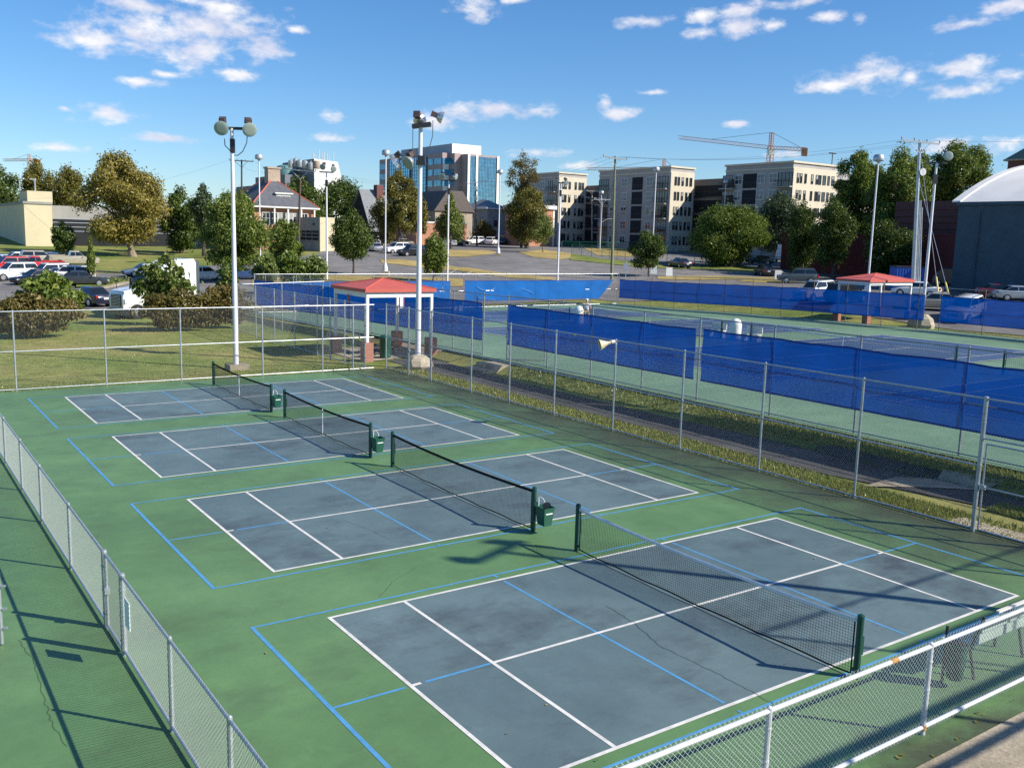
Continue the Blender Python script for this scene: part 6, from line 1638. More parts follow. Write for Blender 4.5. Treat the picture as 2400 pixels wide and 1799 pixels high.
z1_, z2_ = at(599, 373, 296).z, at(563, 391, 296).z; ya, yb_ = c.y + along(c, 0, 1, 597), c.y + along(c, 0, 1, 560)
m_ = MB(); m_.box(c.x - 7, y0 + 6, z0, c.x - .01, ya, z1_); m_.box(c.x - 8, ya + .01, z0, c.x + 20, yb_, z2_); m_.build('lower_step', GREYD, r)
m_ = MB(); m_.box(c.x - 8.1, ya + 1, z2_ - 5, c.x - 7.99, yb_ - 2, z2_ - 3.4); m_.build('window_band', WGLASS, r)
m_ = MB(); m_.lathe((c.x - 3.6, c.y + along(c, 0, 1, 641), z1_ - .01), (0, 0, 1), [(0, 3.1), (2.2, 3.1), (3.0, 2.6), (3.4, 1.5)], 24); m_.build('drum', M('teal_drum', (.1, .22, .22), .6, .06), r, True)
m_ = MB(); [m_.tube((c.x + 1 + i * .8, c.y + 2 + (i % 2) * 3, zt - .5), (c.x + 1 + i * .8, c.y + 2 + (i % 2) * 3, zt + 1.6 + (i % 3) * .7), .12, n=5) for i in range(9)]; m_.build('antennas', FRAME, r)

# hip-roofed houses
def hiphouse(name, label, x0, y0, x1, y1, z0, ze, zr, wall, roof, ridge_inset, eave=.6, rtrim=None, trim=WTRIM):
    r = thing(name, ((x0 + x1) / 2, (y0 + y1) / 2, z0), label, 'house')
    m_ = MB(); m_.box(x0, y0, z0 - 1, x1, y1, ze - .25); m_.build('wall', wall, r)
    X0, Y0, X1, Y1 = x0 - eave, y0 - eave, x1 + eave, y1 + eave
    m_ = MB(); m_.box(X0, Y0, ze - .249, X1, Y1, ze); m_.build('eave', trim, r)
    m_ = MB(); k = ridge_inset; cx = (X0 + X1) / 2; cy = (Y0 + Y1) / 2
    if (Y1 - Y0) > (X1 - X0): rg = [(cx, Y0 + k, zr), (cx, Y1 - k, zr)]; fs = [(0, 1, 4), (1, 2, 5, 4), (2, 3, 5), (3, 0, 4, 5)]
    else: rg = [(X0 + k, cy, zr), (X1 - k, cy, zr)]; fs = [(3, 0, 4), (0, 1, 5, 4), (1, 2, 5), (2, 3, 4, 5)]
    e = [(X0 + .05, Y0 + .05, ze + .004), (X1 - .05, Y0 + .05, ze + .004), (X1 - .05, Y1 - .05, ze + .004), (X0 + .05, Y1 - .05, ze + .004)]
    m_.add(e + rg, [(3, 2, 1, 0)] + fs); ro = m_.build('roof', roof, r)
    if rtrim:
        m_ = MB(); a = [Vector(p) for p in e + rg]
        ends = ((0, 4), (1, 4), (2, 5), (3, 5), (4, 5)) if (Y1 - Y0) > (X1 - X0) else ((0, 4), (3, 4), (1, 5), (2, 5), (4, 5))
        for i, j in ends: m_.tube(a[i], a[j], .12, n=6)
        m_.build('ridge_tiles', rtrim, ro)
    return r, ro
# lit front faces -y, shaded side faces -x
c = at(549, 444, 165); Dh_ = along(c, 1, 0, 677); ze = c.z; z0 = zg(c.x, c.y); Wd = 15
r, ro = hiphouse('brick_house', 'red brick house with grey hip roof, red ridge tiles and tan chimney', c.x, c.y, c.x + Dh_, c.y + Wd, z0, ze, ze + 5.0, BRICK_OR, SLATE, 6.2, eave=.9, rtrim=RTRIM)
m_ = MB(); m_.box(c.x + 4.2, c.y + 4.6, ze + 2.5, c.x + 6.4, c.y + 6.4, ze + 6.6); m_.box(c.x + 4.05, c.y + 4.45, ze + 6.6, c.x + 6.55, c.y + 6.55, ze + 6.9); m_.build('chimney', BRICK_TAN, ro)
xd = c.x + Dh_ * .42
m_ = MB(); m_.box(xd, c.y + 1.4, ze + .7, xd + 2.6, c.y + 4, ze + 2.2); dm = m_.build('dormer', WTRIM, ro)
m_ = MB(); m_.box(xd - .3, c.y + 1.1, ze + 2.2, xd + 2.9, c.y + 4.4, ze + 2.42); m_.build('dormer_roof', WTRIM, dm)
for k in range(3): window(r, (xd + .5 + k * .8, c.y + 1.4, ze + .95), (0, -1), .6, .95, WTRIM, 0)
m_ = MB(); m_.box(c.x + 1, c.y + 1.6, ze + .8, c.x + 3, c.y + 2.6, ze + 2.1) if False else m_.box(c.x + 1.2, c.y + 9, ze + .8, c.x + 3, c.y + 11, ze + 2.3); m_.build('dormer', WTRIM, ro)
for k in range(6): window(r, (c.x + 2 + k * (Dh_ - 3) / 5.5, c.y, ze - 3.1), (0, -1), 1.3, 2.1, WTRIM, 1)
for k in range(3): window(r, (c.x, c.y + 3 + k * 4.5, ze - 3.1), (-1, 0), 1.3, 2.1, WTRIM, 1)
for k in range(4):
    m_ = MB(); m_.box(c.x + Dh_ * .3 + k * 2.4, c.y - .75, z0, c.x + Dh_ * .3 + .25 + k * 2.4, c.y - .5, ze - .25); m_.build('porch_post', WTRIM, r)
# long concrete retaining building below it
a = at(690, 469, 158); zt = a.z; Lw = along(a, 0, 1, 500); Dw = along(a, 1, 0, 722); z0 = zg(a.x, a.y)
r = bld('concrete_building', 'low grey concrete building with dark louvred openings, below the brick house', a.x, a.y, a.x + Dw, a.y + Lw, z0, zt, GCONC)
m_ = MB(); m_.box(a.x + .01, a.y - .2, z0 - 1, a.x + Dw, a.y - .002, zt - .003); m_.build('end_wall', CREAM, r)  # cream skin paints the sunlight on this end of the grey concrete
m_ = MB(); m_.box(a.x - .04, a.y + .4, zt - 3.9, a.x + .002, a.y + 8, zt - 2.1); lo = m_.build('louvred_opening', DARKIN, r)
m_ = MB()
for zz in (zt - 3.9, zt - 3.3, zt - 2.7, zt - 2.18): m_.box(a.x - .1, a.y + .4, zz, a.x - .045, a.y + 8, zz + .1)
for yy in (2.9, 5.5): m_.box(a.x - .1, a.y + yy, zt - 3.9, a.x - .045, a.y + yy + .08, zt - 2.1)
m_.build('louvre_bars', GREYP, lo)
m_ = MB(); m_.box(a.x - .2, a.y + 2, zt - 1.3, a.x - .002, a.y + 2.5, zt - 1.0); m_.build('wall_light', DARKM, r)
# pale block on the left with its shaded wing
c = at(51, 435, 172); z0 = zg(c.x, c.y); zt = c.z; Dp = along(c, 1, 0, 115)
ww = along(c, 0, 1, -60)
r = thing('pale_block', (c.x + Dp / 2, c.y + 5, z0), 'pale cream concrete block with two small lamps on its raised roof', 'building')
m_ = MB(); m_.box(c.x, c.y, z0 - 1, c.x + Dp, c.y + 45, zt); m_.build('wall', CREAM, r)
m_ = MB(); m_.box(c.x - .15, c.y - .15, zt - .35, c.x + Dp + .1, c.y + 45.1, zt + .05); m_.build('coping', GCONC, r)
t2 = at(60, 412, 173).z; m_ = MB(); m_.box(c.x + .6, c.y + .3, zt + .051, c.x + Dp + .2, c.y + 9, t2); m_.build('roof_tower', CREAM, r)
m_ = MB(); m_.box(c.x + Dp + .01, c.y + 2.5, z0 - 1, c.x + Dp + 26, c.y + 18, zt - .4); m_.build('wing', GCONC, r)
m_ = MB(); m_.box(c.x + Dp + .3, c.y + 2.44, zt - 4.6, c.x + Dp + 26, c.y + 2.498, zt - 2.5); lo = m_.build('louvred_opening', DARKIN, r)
m_ = MB()
for zz in (zt - 4.6, zt - 3.9, zt - 3.2, zt - 2.6): m_.box(c.x + Dp + .3, c.y + 2.38, zz, c.x + Dp + 26, c.y + 2.435, zz + .1)
m_.build('louvre_bars', GREYP, lo)
m_ = MB(); m_.box(c.x + Dp + .2, c.y + 2.42, z0, c.x + Dp + 20, c.y + 2.498, z0 + 2.6); m_.build('dark_doorway', DARKIN, r)
for k, uu in enumerate((46, 79)):
    q = at(uu - 3, 412, 176); q.z = t2; tt = thing('roof_lamp', q, ['left small lamp post on the pale block roof', 'right small lamp post on the pale block roof'][k], 'street lamp')
    h = 2.0; m_ = MB(); m_.tube(q, q + Vector((0, 0, h)), .1); m_.build('post', GREYP, tt)
    m_ = MB(); m_.obox(q + Vector((0, 0, h)) + H2 * (.3 * (1 if k == 0 else -1)), H2 * .45, F2 * .12, (0, 0, .1)); m_.build('lamp_head', FRAME, tt)
# dark gabled house and low orange building
a = at(812, 515, 200); z0 = zg(a.x, a.y); pk = at(800, 412, 204); ev = at(770, 470, 205)
r = thing('gabled_house', (a.x, a.y, z0), 'dark steep-gabled house with a brick chimney', 'house')
y0 = a.y; xh = 6.5; gx0 = a.x - 1
m_ = MB(); Lg = 12
prof = [(gx0, z0 - 1), (gx0, ev.z)]
m_.add([(gx0, y0, z0 - 1), (gx0, y0 + Lg, z0 - 1), (gx0, y0 + Lg, ev.z - 1), (gx0, y0 + Lg * .42, pk.z), (gx0, y0, ev.z - 2.5),
        (gx0 + 5, y0, z0 - 1), (gx0 + 5, y0 + Lg, z0 - 1), (gx0 + 5, y0 + Lg, ev.z - 1), (gx0 + 5, y0 + Lg * .42, pk.z), (gx0 + 5, y0, ev.z - 2.5)],
       [(0, 1, 2, 3, 4), (9, 8, 7, 6, 5), (0, 4, 9, 5), (1, 6, 7, 2)]); m_.build('wall', DKWALL, r)
m_ = MB()
for (ya, za, yb, zb_) in ((y0 - .5, ev.z - 2.9, y0 + Lg * .42, pk.z + .05), (y0 + Lg + .5, ev.z - 1.4, y0 + Lg * .42, pk.z + .05)):
    m_.add([(gx0 - .5, ya, za), (gx0 + 5.5, ya, za), (gx0 + 5.5, yb, zb_), (gx0 - .5, yb, zb_), (gx0 - .5, ya, za + .25), (gx0 + 5.5, ya, za + .25), (gx0 + 5.5, yb, zb_ + .25), (gx0 - .5, yb, zb_ + .25)], [(0, 1, 2, 3), (7, 6, 5, 4), (0, 4, 5, 1), (1, 5, 6, 2), (2, 6, 7, 3), (3, 7, 4, 0)])
ro = m_.build('roof', SLATEL, r)
m_ = MB(); m_.box(gx0 + 3, y0 + Lg * .3, pk.z - 3, gx0 + 4.6, y0 + Lg * .3 + 1.6, pk.z + 1.3); m_.build('chimney', BRICK_DK, ro)
window(r, (gx0, y0 + Lg * .42, ev.z - 2), (-1, 0), 1.2, 2.4, WTRIM, 1)
a = at(900, 484, 192); z0 = zg(a.x, a.y); Lw = along(a, 0, 1, 826); r = bld('brick_annex', 'low orange brick building behind the yellowing tree', a.x, a.y, a.x + 12, a.y + Lw, z0, a.z + .3, BRICK_OR, cornice=None)
m_ = MB(); m_.box(a.x - .1, a.y - .1, a.z + .3, a.x + 12.1, a.y + Lw + .1, a.z + .6); m_.build('coping', WTRIM, r)
m_ = MB(); m_.box(a.x - .05, a.y + Lw * .35, z0 + 1, a.x - .002, a.y + Lw * .35 + 1.1, z0 + 2.6); m_.build('wall_sign', FRAME, r)
# tan gabled house behind the pointed tree, grey hip house right of it
a = at(940, 455, 215); z0 = zg(a.x, a.y); zt = at(930, 411, 218).z
r = thing('tan_house', (a.x + 6, a.y + 4, z0), 'tan house with a dark brown roof behind the pointed tree', 'house')
Lw = along(a, 0, 1, 885); m_ = MB(); m_.box(a.x, a.y, z0 - 1, a.x + 10, a.y + Lw, a.z); m_.build('wall', TANW, r)
m_ = MB(); m_.add([(a.x - .5, a.y - .4, a.z + .003), (a.x + 10.5, a.y - .4, a.z + .003), (a.x + 10.5, a.y + Lw, a.z + .003), (a.x - .5, a.y + Lw, a.z + .003), (a.x + 3, a.y - .4, zt), (a.x + 7, a.y - .4, zt), (a.x + 7, a.y + Lw, zt), (a.x + 3, a.y + Lw, zt)], [(3, 2, 1, 0), (0, 1, 5, 4), (1, 2, 6, 5), (2, 3, 7, 6), (3, 0, 4, 7), (4, 5, 6, 7)]); m_.build('roof', M('brown_shingle', (.12, .1, .09), .9, .2), r)
window(r, (a.x + 2, a.y, z0 + 1.2), (0, -1), 1.1, 2.2, DFRAME, 0); window(r, (a.x + 5, a.y, z0 + 1.2), (0, -1), 1.1, 2.2, DFRAME, 0)
window(r, (a.x, a.y + 3, a.z - 3), (-1, 0), 1.2, 2, DFRAME, 0)
a = at(1053, 449, 235); z0 = zg(a.x, a.y); Lw = along(a, 0, 1, 998); Dw = along(a, 1, 0, 1092)
r, ro = hiphouse('grey_house', 'grey house with a light slate hip roof below the office glass front', a.x, a.y, a.x + Dw, a.y + Lw, z0, a.z, a.z + 2.3, GREYH, SLATEL, 5.5)
for k in range(3): window(r, (a.x, a.y + 2.5 + k * 4, a.z - 4.6), (-1, 0), 1.1, 2.4, DFRAME, 0)
for k in range(2): window(r, (a.x + 2.5 + k * 3.5, a.y, a.z - 4.6), (0, -1), 1.1, 2.4, DFRAME, 0)
# orange brick house before the apartments
a = at(1141, 492, 205); z0 = zg(a.x, a.y); Dw = along(a, 1, 0, 1196)
r = bld('brick_house', 'tall orange brick house with a white cornice, left of the apartments', a.x, a.y, a.x + Dw, a.y + 9, z0, at(1141, 450, 205).z, BRICK_OR)
zt = at(1141, 450, 205).z; m_ = MB(); m_.box(a.x - .4, a.y - .4, zt, a.x + Dw + .4, a.y + 9.4, zt + .8); m_.build('cornice', WTRIM, r)
m_ = MB(); m_.box(a.x + Dw - .4, a.y - .06, z0 - 1, a.x + Dw + .05, a.y - .002, zt); m_.build('corner_trim', WTRIM, r)
window(r, (a.x, a.y + 4, z0 + 2), (-1, 0), 1.2, 2, WTRIM, 1)
# maroon wall and brick block at the right
a = at(2068, 505, 132); z0 = zg(a.x, a.y)
xw = a.x + 2; Lw = along(Vector((xw, a.y, 0)), 0, 1, 1690)
r = thing('maroon_wall', (xw, a.y + Lw / 2, z0), 'long plain maroon wall behind the right-hand trees', 'wall')
zw = at(1990, 508, 136).z
m_ = MB(); m_.box(xw, a.y - 30, z0 - 2, xw + .6, a.y + Lw, zw); m_.build('wall', BRICK_MAR, r); m_ = MB(); m_.box(xw - .08, a.y - 30, zw, xw + .7, a.y + Lw, zw + .2); m_.build('coping', BRICK_MAR, r)
zb_ = at(2068, 434, 141).z
q0 = Vector((xw + 5, a.y - 4, 0)); Lb = along(q0, 0, 1, 1985)
r = thing('brick_block', (xw + 15, a.y, z0), 'dark red ribbed brick block rising behind the maroon wall', 'building')
m_ = MB(); m_.box(xw + 5, a.y - 16, z0 - 1, xw + 25, a.y + max(6, Lb), zb_)
m_.build('wall', BRICK_DK, r); m_ = MB()
for k in range(int((zb_ - zw) / .9)): m_.box(xw + 4.86, a.y - 16, zw + .9 * k, xw + 4.998, a.y + max(6, Lb), zw + .9 * k + .35)
m_.build('brick_ribs', BRICK_DK, r)
# blue hall with the white barrel vault
a = at(2072, 437, 118); zt = a.z; z0 = zg(a.x, a.y)
# the shaded long wall runs along the street grid toward us, the vault curves back over it
r = thing('vaulted_hall', (a.x, a.y, z0), 'dark blue hall with a white barrel-vaulted roof at the right edge', 'building')
Lh = 55; Bv = 21; hv = 5.4
def hp_(s, t, z): return (a.x + t, a.y - s, z)
def hbox(mb, s0, t0, z0_, s1, t1, z1_): mb.box(a.x + t0, a.y - s1, z0_, a.x + t1, a.y - s0, z1_)
m_ = MB(); hbox(m_, 0, 0, z0 - 2, Lh, 2 * Bv, zt); m_.build('wall', TEALW, r)
K = 24; prof = [(2 * Bv * i / K, zt + .03 + hv * (1 - (1 - 2 * i / K) ** 2)) for i in range(K + 1)]
m_ = MB(); V = [hp_(-.3, t, z) for t, z in prof] + [hp_(Lh + .3, t, z) for t, z in prof]
m_.add(V, [(i, i + 1, K + 2 + i, K + 1 + i) for i in range(K)] + [tuple(range(K + 1)), tuple(reversed(range(K + 1, 2 * K + 2)))]); va = m_.build('vault', VAULT, r, True)
for s_ in (-.35, 9, 18, 27, 36, 45):
    m_ = MB()
    for (t, z), (t2, z2) in zip(prof, prof[1:]): m_.obox((Vector(hp_(s_, t, z)) + Vector(hp_(s_, t2, z2))) / 2 + Vector((0, 0, .06)), (Vector(hp_(s_, t2, z2)) - Vector(hp_(s_, t, z))) / 2, (0, .2 if s_ > 0 else .5, 0), (0, 0, .08))
    m_.build('roof_rib', VAULT, va)
m_ = MB(); hbox(m_, -.2, -.25, zt - .35, Lh, -.002, zt); m_.build('eave', TEALW, r)
for s_ in (10.6, 14.2):
    m_ = MB(); hbox(m_, s_, -.08, z0 - .5, s_ + 2.1, -.002, z0 + 4.4); m_.build('door', TEALD, r)
m_ = MB(); m_.tube(hp_(2.6, -.14, z0 - .5), hp_(2.6, -.14, zt - 1), .07); m_.build('downpipe', TEALW, r)
# brick tower far right
c = at(2178, 345, 190); z0 = zg(c.x, c.y); r = thing('brick_tower', (c.x + 8, c.y - 3, z0), 'brown brick tower with a green hipped roof at the right edge', 'building')
m_ = MB(); m_.box(c.x, c.y - 13, z0 - 1, c.x + 14, c.y, c.z - .25); m_.build('wall', BRICK_TAN if False else BRICK_DK, r)
m_ = MB(); m_.box(c.x - .6, c.y - 13.6, c.z - .249, c.x + 14.6, c.y + .6, c.z); m_.build('eave', TANW, r)
m_ = MB(); m_.add([(c.x - .5, c.y - 13.5, c.z + .004), (c.x + 14.5, c.y - 13.5, c.z + .004), (c.x + 14.5, c.y + .5, c.z + .004), (c.x - .5, c.y + .5, c.z + .004), (c.x + 7, c.y - 6.5, c.z + 6.5)], [(3, 2, 1, 0), (0, 1, 4), (1, 2, 4), (2, 3, 4), (3, 0, 4)]); m_.build('roof', GRNROOF, r)
window(r, (c.x, c.y - 3, c.z - 3.6), (-1, 0), 1.6, 2.4, DFRAME, 1)
# a distant wooded rise closes the gaps between the buildings
# ------------------------------------------------------------------ utility poles, wires, cranes
POLETOP = {}
def utility(label, u, vb, vt, r0, mat, arm, armmat=LIGHTW, d=None, extra=None, key=None, tilt=0, ub=None):
    b = G(u, vb) if d is None else at(u, vb, d); b.z = zg(b.x, b.y)
    r = thing('utility_pole', b, label, 'utility pole', 'utility poles and their crossarms'); tp = at(ub or u, vt, dist(b)); h = tp.z - b.z
    t_ = Vector((tp.x, tp.y, tp.z)); pm = MB(); n = 6
    for i in range(n): pm.tube(b.lerp(t_, i / n) - Vector((0, 0, .2 if i == 0 else 0)), b.lerp(t_, (i + 1) / n), r0 * (1 - .4 * i / n), r0 * (1 - .4 * (i + 1) / n), n=12, caps=i in (0, n - 1))
    pm.build('pole', mat, r, True)
    for (dz, hw, sl, ins) in arm:
        c = t_ + Vector((0, 0, dz)); a = c - H2 * hw + Vector((0, 0, sl * hw)); e = c + H2 * hw - Vector((0, 0, sl * hw))
        am = MB(); am.obox((a + e) / 2 - F2 * r0, (e - a) / 2, F2 * .06, (0, 0, .075)); ao = am.build('cross_arm', armmat, r)
        bm_ = MB()
        for s in (-.55, .55): bm_.tube(c + H2 * hw * s - Vector((0, 0, .05)) - F2 * r0, c - Vector((0, 0, hw * .55)) - F2 * r0 * .8, .03, n=5)
        bm_.build('brace', armmat, r)
        for k in range(ins):
            q = a.lerp(e, k / (ins - 1)) - F2 * r0; im = MB(); im.lathe(q + Vector((0, 0, .07)), (0, 0, 1), [(0, .05), (.08, .08), (.12, .06), (.2, .09), (.26, .05)], 10); im.build('insulator', GREYP, r, True)
    POLETOP[key] = (t_, arm[0][1] if arm else 0)
    return r, t_
utility('stout green-brown wooden pole with a pale crossarm in the middle of the photo', 1321, 604, 338, .2, WOODP, [(-.25, 1.45, .1, 3)], key='mid', ub=1329)
r, t = utility('dark wooden pole with grouped transformers left of the stepped building', 644, 560, 365, .2, WOODB, [(-.2, 2.2, .06, 4)], d=138, key='trf', ub=649)
tm_ = MB()
for k, (x, y, z) in enumerate([(-1.3, 0, 1.0), (-.7, .3, 1.3), (0, -.2, 1.1), (.7, .2, 1.0), (1.5, 0, .8)]):
    tf = MB(); q = t + H2 * x + F2 * (y - .3) + Vector((0, 0, z - .9)); tf.lathe(q, (0, 0, 1), [(0, .33), (.05, .36), (.95, .36), (1.0, .3), (1.08, .1)], 14); tf.tube(q + Vector((0, 0, 1)), q + Vector((.1, 0, 1.3)), .05); tf.build('transformer', POLEG, r, True)
tf = MB(); tf.lathe(t + H2 * 2.3 + Vector((0, 0, .1)), (0, 0, 1), [(0, .5), (.1, .55), (1.0, .55), (1.1, .4)], 14); tf.build('regulator', BRICK_TAN, r, True)
utility('dark wooden pole with a black crossarm behind the tall left light pole', 522, 520, 345, .2, WOODB, [(-.2, 1.9, .03, 4)], WOODB, d=160, key='far_l')
r, t = utility('pole with transformers in front of the office glass front', 1031, 500, 388, .2, WOODB, [(-.6, 1.7, -.15, 3)], GREYP, d=196, key='off', ub=1027)
tf = MB(); [tf.lathe(t + H2 * x + F2 * -.3 + Vector((0, 0, z)), (0, 0, 1), [(0, .33), (.05, .36), (.95, .36), (1.05, .1)], 12) for x, z in ((.2, -2.4), (.3, -4.2))]; tf.build('transformer', FRAME, r, True)
utility('pale pole with a low crossarm before the dark apartment recess', 1279, 528, 412, .16, LIGHTW, [(-1.6, 1.6, .03, 3), (-.1, 1.2, 0, 2)], d=222, key='apt')
r, t = utility('white pole with crossarm and street-light bracket right of the recess pole', 1296, 530, 428, .13, FRAME, [(-.3, 1.7, 0, 4)], FRAME, d=200, key='apt2', ub=1301)
am = MB(); am.path([t + Vector((0, 0, -5)), t + H2 * 1.2 + Vector((0, 0, -4.3)), t + H2 * 2.2 + Vector((0, 0, -4.2))], .05); am.obox(t + H2 * 2.4 + Vector((0, 0, -4.22)), H2 * .35, F2 * .12, (0, 0, .08)); am.build('light_bracket', FRAME, r)
utility('thin pale pole with a small crossarm behind the spreading tree', 1601, 520, 407, .11, FRAME, [(-.2, 1.1, 0, 3), (-1.8, .8, 0, 2)], FRAME, d=196, key='apt3')
r, t = utility('tall steel pole with a broad top crossarm, carrying guy wires', 1971, 640, 303, .24, POLEG, [(-.2, 1.9, .08, 4)], FRAME, key='steel', ub=1987)
cd = MB(); b = Vector(r.location)
for o_ in (.34, .5): cd.tube(b + H2 * o_, b.lerp(t, .62) + H2 * o_ * .8, .06, n=8)
cd.build('conduit', POLEG, r, True)
dz = MB(); c = b.lerp(t, .8); dz.lathe(c - F2 * .3 + H2 * .35, -F2 + H2 * .3, [(-.3, .1), (-.1, .3), (0, .38)], 14); dz.build('dish', FRAME, r, True)
utility('slimmer steel pole close beside the tall one', 1985, 640, 448, .1, POLEG, [], d=dist(b) + 1, key='steel2', ub=1992)
# guy wires with yellow guards
gp_ = [(2000, 370, 2047, 655), (1996, 350, 2060, 655)]
for k, (u0, v0, u1, v1) in enumerate(gp_):
    e = G(2030 + 19 * k, 640 - 2 * k); e = at(2033 + 25 * k, 645, 90 + 2 * k); e.z = zg(e.x, e.y)
    g = thing('guy_wire', e, ['guy wire with a yellow guard, nearer the white car', 'guy wire with a yellow guard, nearer the black van'][k], 'guy wire')
    tp_ = b.lerp(t, .97 - .2 * k); m_ = MB(); m_.tube(e, tp_, .022, n=5); m_.build('cable', GREYP, g)
    m_ = MB(); m_.tube(e, e.lerp(tp_, .17), .08, n=8); m_.build('guard', YELLOW, g)
for k, (u, v) in enumerate([(1224, 521), (1233, 522), (1245, 521), (1280, 520)]):
    q = at(u, v, 236); q.z = zg(q.x, q.y) + .0; m_ = MB(); lean = H2 * (-.6 if k < 3 else .35); m_.tube(q + Vector((0, 0, .2)), q + lean + Vector((0, 0, 4.2)), .1, n=6)
    m_.solo('cable_guard', YELLOW, ['leftmost yellow cable guard above the green screen', 'second yellow cable guard above the green screen', 'third yellow cable guard above the green screen', 'yellow cable guard leaning right beside the red car'][k], 'cable guard', 'yellow cable guards')
def wire(label, p, q, sag, r=.011, n=14):
    mb = MB(); pts = []
    for i in range(n + 1):
        f = i / n; x = p.lerp(q, f); x.z -= sag * 4 * f * (1 - f); pts.append(x)
    mb.path(pts, r, 4); mb.solo('power_line', CABLE, label, 'power line', 'overhead power lines')
def arm_pt(k, f): t_, hw = POLETOP[k]; return t_ + H2 * hw * f + Vector((0, 0, .0))
for f in (-.95, .3, .95): wire('power line from the middle wooden pole to the steel pole', arm_pt('mid', f), arm_pt('steel', f), 1.0)
for f in (-.9, 0, .9): wire('power line from the middle wooden pole to the pole before the office', arm_pt('mid', f), arm_pt('off', f), 1.6)
for f in (-.9, .9): wire('power line between the transformer pole and the office pole', arm_pt('trf', f), arm_pt('off', f) - Vector((0, 0, .6)), 1.4, .013)
for f in (-.9, .9): wire('power line between the dark far pole and the transformer pole', arm_pt('far_l', f), arm_pt('trf', f), 1.2)
wire('power line leaving the far pole toward the left', arm_pt('far_l', -.9), at(-60, 430, 175), 2)
for f in (-.8, .8): wire('power line before the apartments', arm_pt('off', f), arm_pt('apt', f), 2, .013)
wire('service line crossing the apartment front', arm_pt('apt', 0) - Vector((0, 0, 6)), at(1200, 475, 205), 1)
for f in (-.9, .9): wire('power line between the two pale poles', arm_pt('apt', f), arm_pt('apt2', f), .6)
wire('power line running off from the steel pole to the right', arm_pt('steel', .9), arm_pt('steel', .9) + H2 * 60 + F2 * -20 + Vector((0, 0, 2)), 1)
# tower cranes
CRO = M('orange_crane_paint', (.5, .17, .05), .5, .1); CRW = M('pale_crane_paint', (.56, .3, .24), .5, .1)
def lattice(mb, a, b, w, n, r=.12):
    a = Vector(a); b = Vector(b); d = (b - a).normalized(); s = d.cross(Vector((0, 0, 1)))
    s = s.normalized() if s.length > .1 else Vector((1, 0, 0)); u = s.cross(d).normalized()
    cs = [s * w / 2 - u * w / 2, -s * w / 2 - u * w / 2, -s * w / 2 + u * w / 2, s * w / 2 + u * w / 2]
    for c in cs: mb.tube(a + c, b + c, r, n=5)
    for i in range(n):
        p, q = a.lerp(b, i / n), a.lerp(b, (i + 1) / n)
        for j in range(4): mb.tube(p + cs[j], q + cs[(j + 1) % 4], r * .7, n=4)
def crane(label, d, mast, apex, tip, tail, dtip=0, dtail=0, sc_=1.0, mats=(CRO, CRW)):
    m0 = at(*mast, d); base = Vector((m0.x, m0.y, zg(m0.x, m0.y))); r = thing('tower_crane', base, label, 'crane', 'tower cranes on the skyline')
    mb = MB(); lattice(mb, base, m0, 2.0 * sc_, 26); mb.build('mast', mats[0], r)
    ap = at(*apex, d); ap = Vector((m0.x, m0.y, ap.z)); mb = MB(); lattice(mb, m0, ap, 1.3 * sc_, 6); mb.build('tower_head', mats[0], r)
    T = at(*tip, d + dtip); mb = MB(); lattice(mb, m0, T, 1.5 * sc_, 34, .1); mb.build('jib', mats[1], r)
    B = at(*tail, d + dtail); mb = MB(); lattice(mb, m0, B, 1.4 * sc_, 10, .12); mb.build('counter_jib', mats[0], r)
    mb = MB(); mb.obox(B + Vector((0, 0, -1.0)), (B - m0).normalized() * 2.2, F2 * .9, (0, 0, 1.5)); mb.build('counterweight', mats[0], r)
    mb = MB(); mb.obox(m0 + Vector((0, 0, -2.0)) - F2 * 1.4, H2 * 1.2, F2 * 1, (0, 0, 1.3)); mb.build('cab', FRAME, r)
    mb = MB(); mb.tube(ap, m0.lerp(T, .62) + Vector((0, 0, .8)), .09, n=4); mb.tube(ap, B, .09, n=4); mb.build('tie_bar', CABLE, r)
crane('large orange tower crane standing above the right apartment block', 430, (1665, 319), (1668, 286), (1468, 297), (1738, 323), 60, -30)
crane('smaller crane mostly hidden behind the middle apartment block', 560, (1434, 364), (1437, 343), (1268, 365), (1465, 372), 40, -20)
crane('faint distant crane at the far left of the skyline', 900, (63, 345), (63, 333), (8, 346), (80, 346), 20, 0, 1.3)
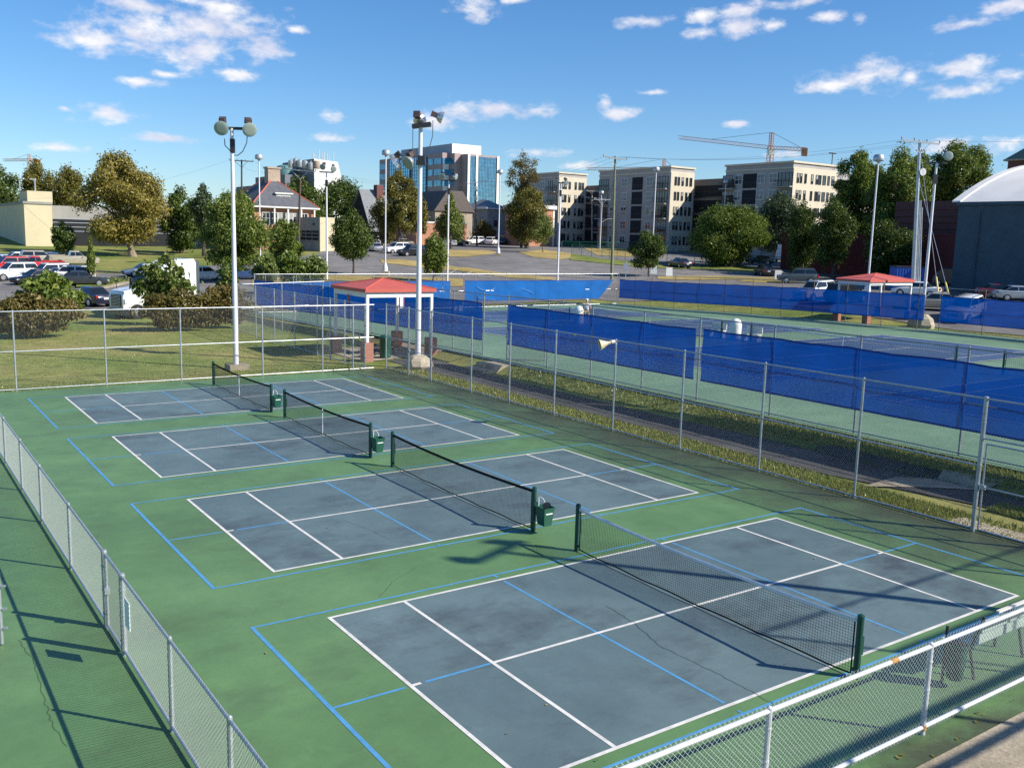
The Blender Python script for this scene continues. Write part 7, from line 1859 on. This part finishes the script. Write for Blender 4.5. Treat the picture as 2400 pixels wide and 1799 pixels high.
# small signs
def aframe(label, u, v, th):
    b = G(u, v); rz = heading(th); r = thing('sandwich_board', b, label, 'sign', 'white sandwich boards', rz)
    for s in (-1, 1):
        m_ = MB(); m_.add([(s * .38, -.45, .05), (s * .38, .45, .05), (s * .06, .4, 1.25), (s * .06, -.4, 1.25), (s * .35, -.45, .05), (s * .35, .45, .05), (s * .03, .4, 1.25), (s * .03, -.4, 1.25)], [(0, 1, 2, 3), (7, 6, 5, 4), (0, 4, 5, 1), (1, 5, 6, 2), (2, 6, 7, 3), (3, 7, 4, 0)]); link('board', m_.mesh('board', PAPER), r)
    m_ = MB(); m_.obox((0, 0, 1.26), (.05, 0, 0), (0, .3, 0), (0, 0, .03)); link('handle', m_.mesh('handle', PC['red']), r)
aframe('white sandwich board in front of the navy sedan', 1445, 598, 265); aframe('white sandwich board at the foot of the small round tree', 1412, 592, 260); aframe('white folding board beside the grey-green SUV bonnet', 1680, 604, 80)
b = G(1351, 605); r = thing('sign_post', b, 'small grey sign seen from behind, right of the wooden pole', 'sign')
m_ = MB(); m_.tube(b, b + Vector((0, 0, 2.4)), .05); m_.build('post', GREYP, r)
m_ = MB(); m_.obox(b + Vector((0, 0, 1.7)) - F2 * .06, H2 * .33, F2 * .01, (0, 0, .4)); m_.build('sign_plate', GREYP, r)

# ------------------------------------------------------------------ viewing deck beside the camera (out of frame): its rails shade the nearest court
dk = thing('viewing_deck', (8, -13, 0), 'raised viewing deck with pipe rails beside the camera', 'deck')
m_ = MB(); m_.box(-9.9, -15, 3.5, 24, -10.6, 3.75); m_.build('deck_slab', CONC, dk)
for z, rr, xa in ((4.63, .06, .5), (5.42, .07, .5), (6.68, .045, 7.5), (8.15, .035, 7.5)):
    m_ = MB(); m_.tube((xa, -10.2, z), (24, -10.2, z), rr, n=10); m_.build('rail', GALV, dk, True)
for x in (7.5, 10.65, 13.8, 16.9):
    m_ = MB(); m_.tube((x, -10.2, 3.4), (x, -10.2, 8.2), .038); m_.build('rail_post', GALV, dk)
for x in (.55, 2.6, 5.0):
    m_ = MB(); m_.tube((x, -10.2, 3.4), (x, -10.2, 5.42), .05); m_.build('rail_post', GALV, dk)
for x in (-8, 0, 8, 16):
    m_ = MB(); m_.tube((x, -11.2, 0), (x, -11.2, 3.5), .15); m_.build('deck_leg', GALV, dk)
b = Vector((9.0, -8.2, 0)); r = thing('floodlight_pole', b, 'floodlight pole out of frame whose shadow crosses the nearest court', 'light pole', FG)
pole_body(r, b, 11.3, .13, .08); top = b + Vector((0, 0, 11.3)); m_ = MB(); m_.obox(top, (.8, .3, 0), (0, .06, 0), (0, 0, .07)); m_.build('cross_arm', DARKM, r)
head(r, top + Vector((-.75, -.2, .1)), (-.6, .6, -.5), .66); head(r, top + Vector((.5, .3, .1)), (-.1, .8, -.5), .66)
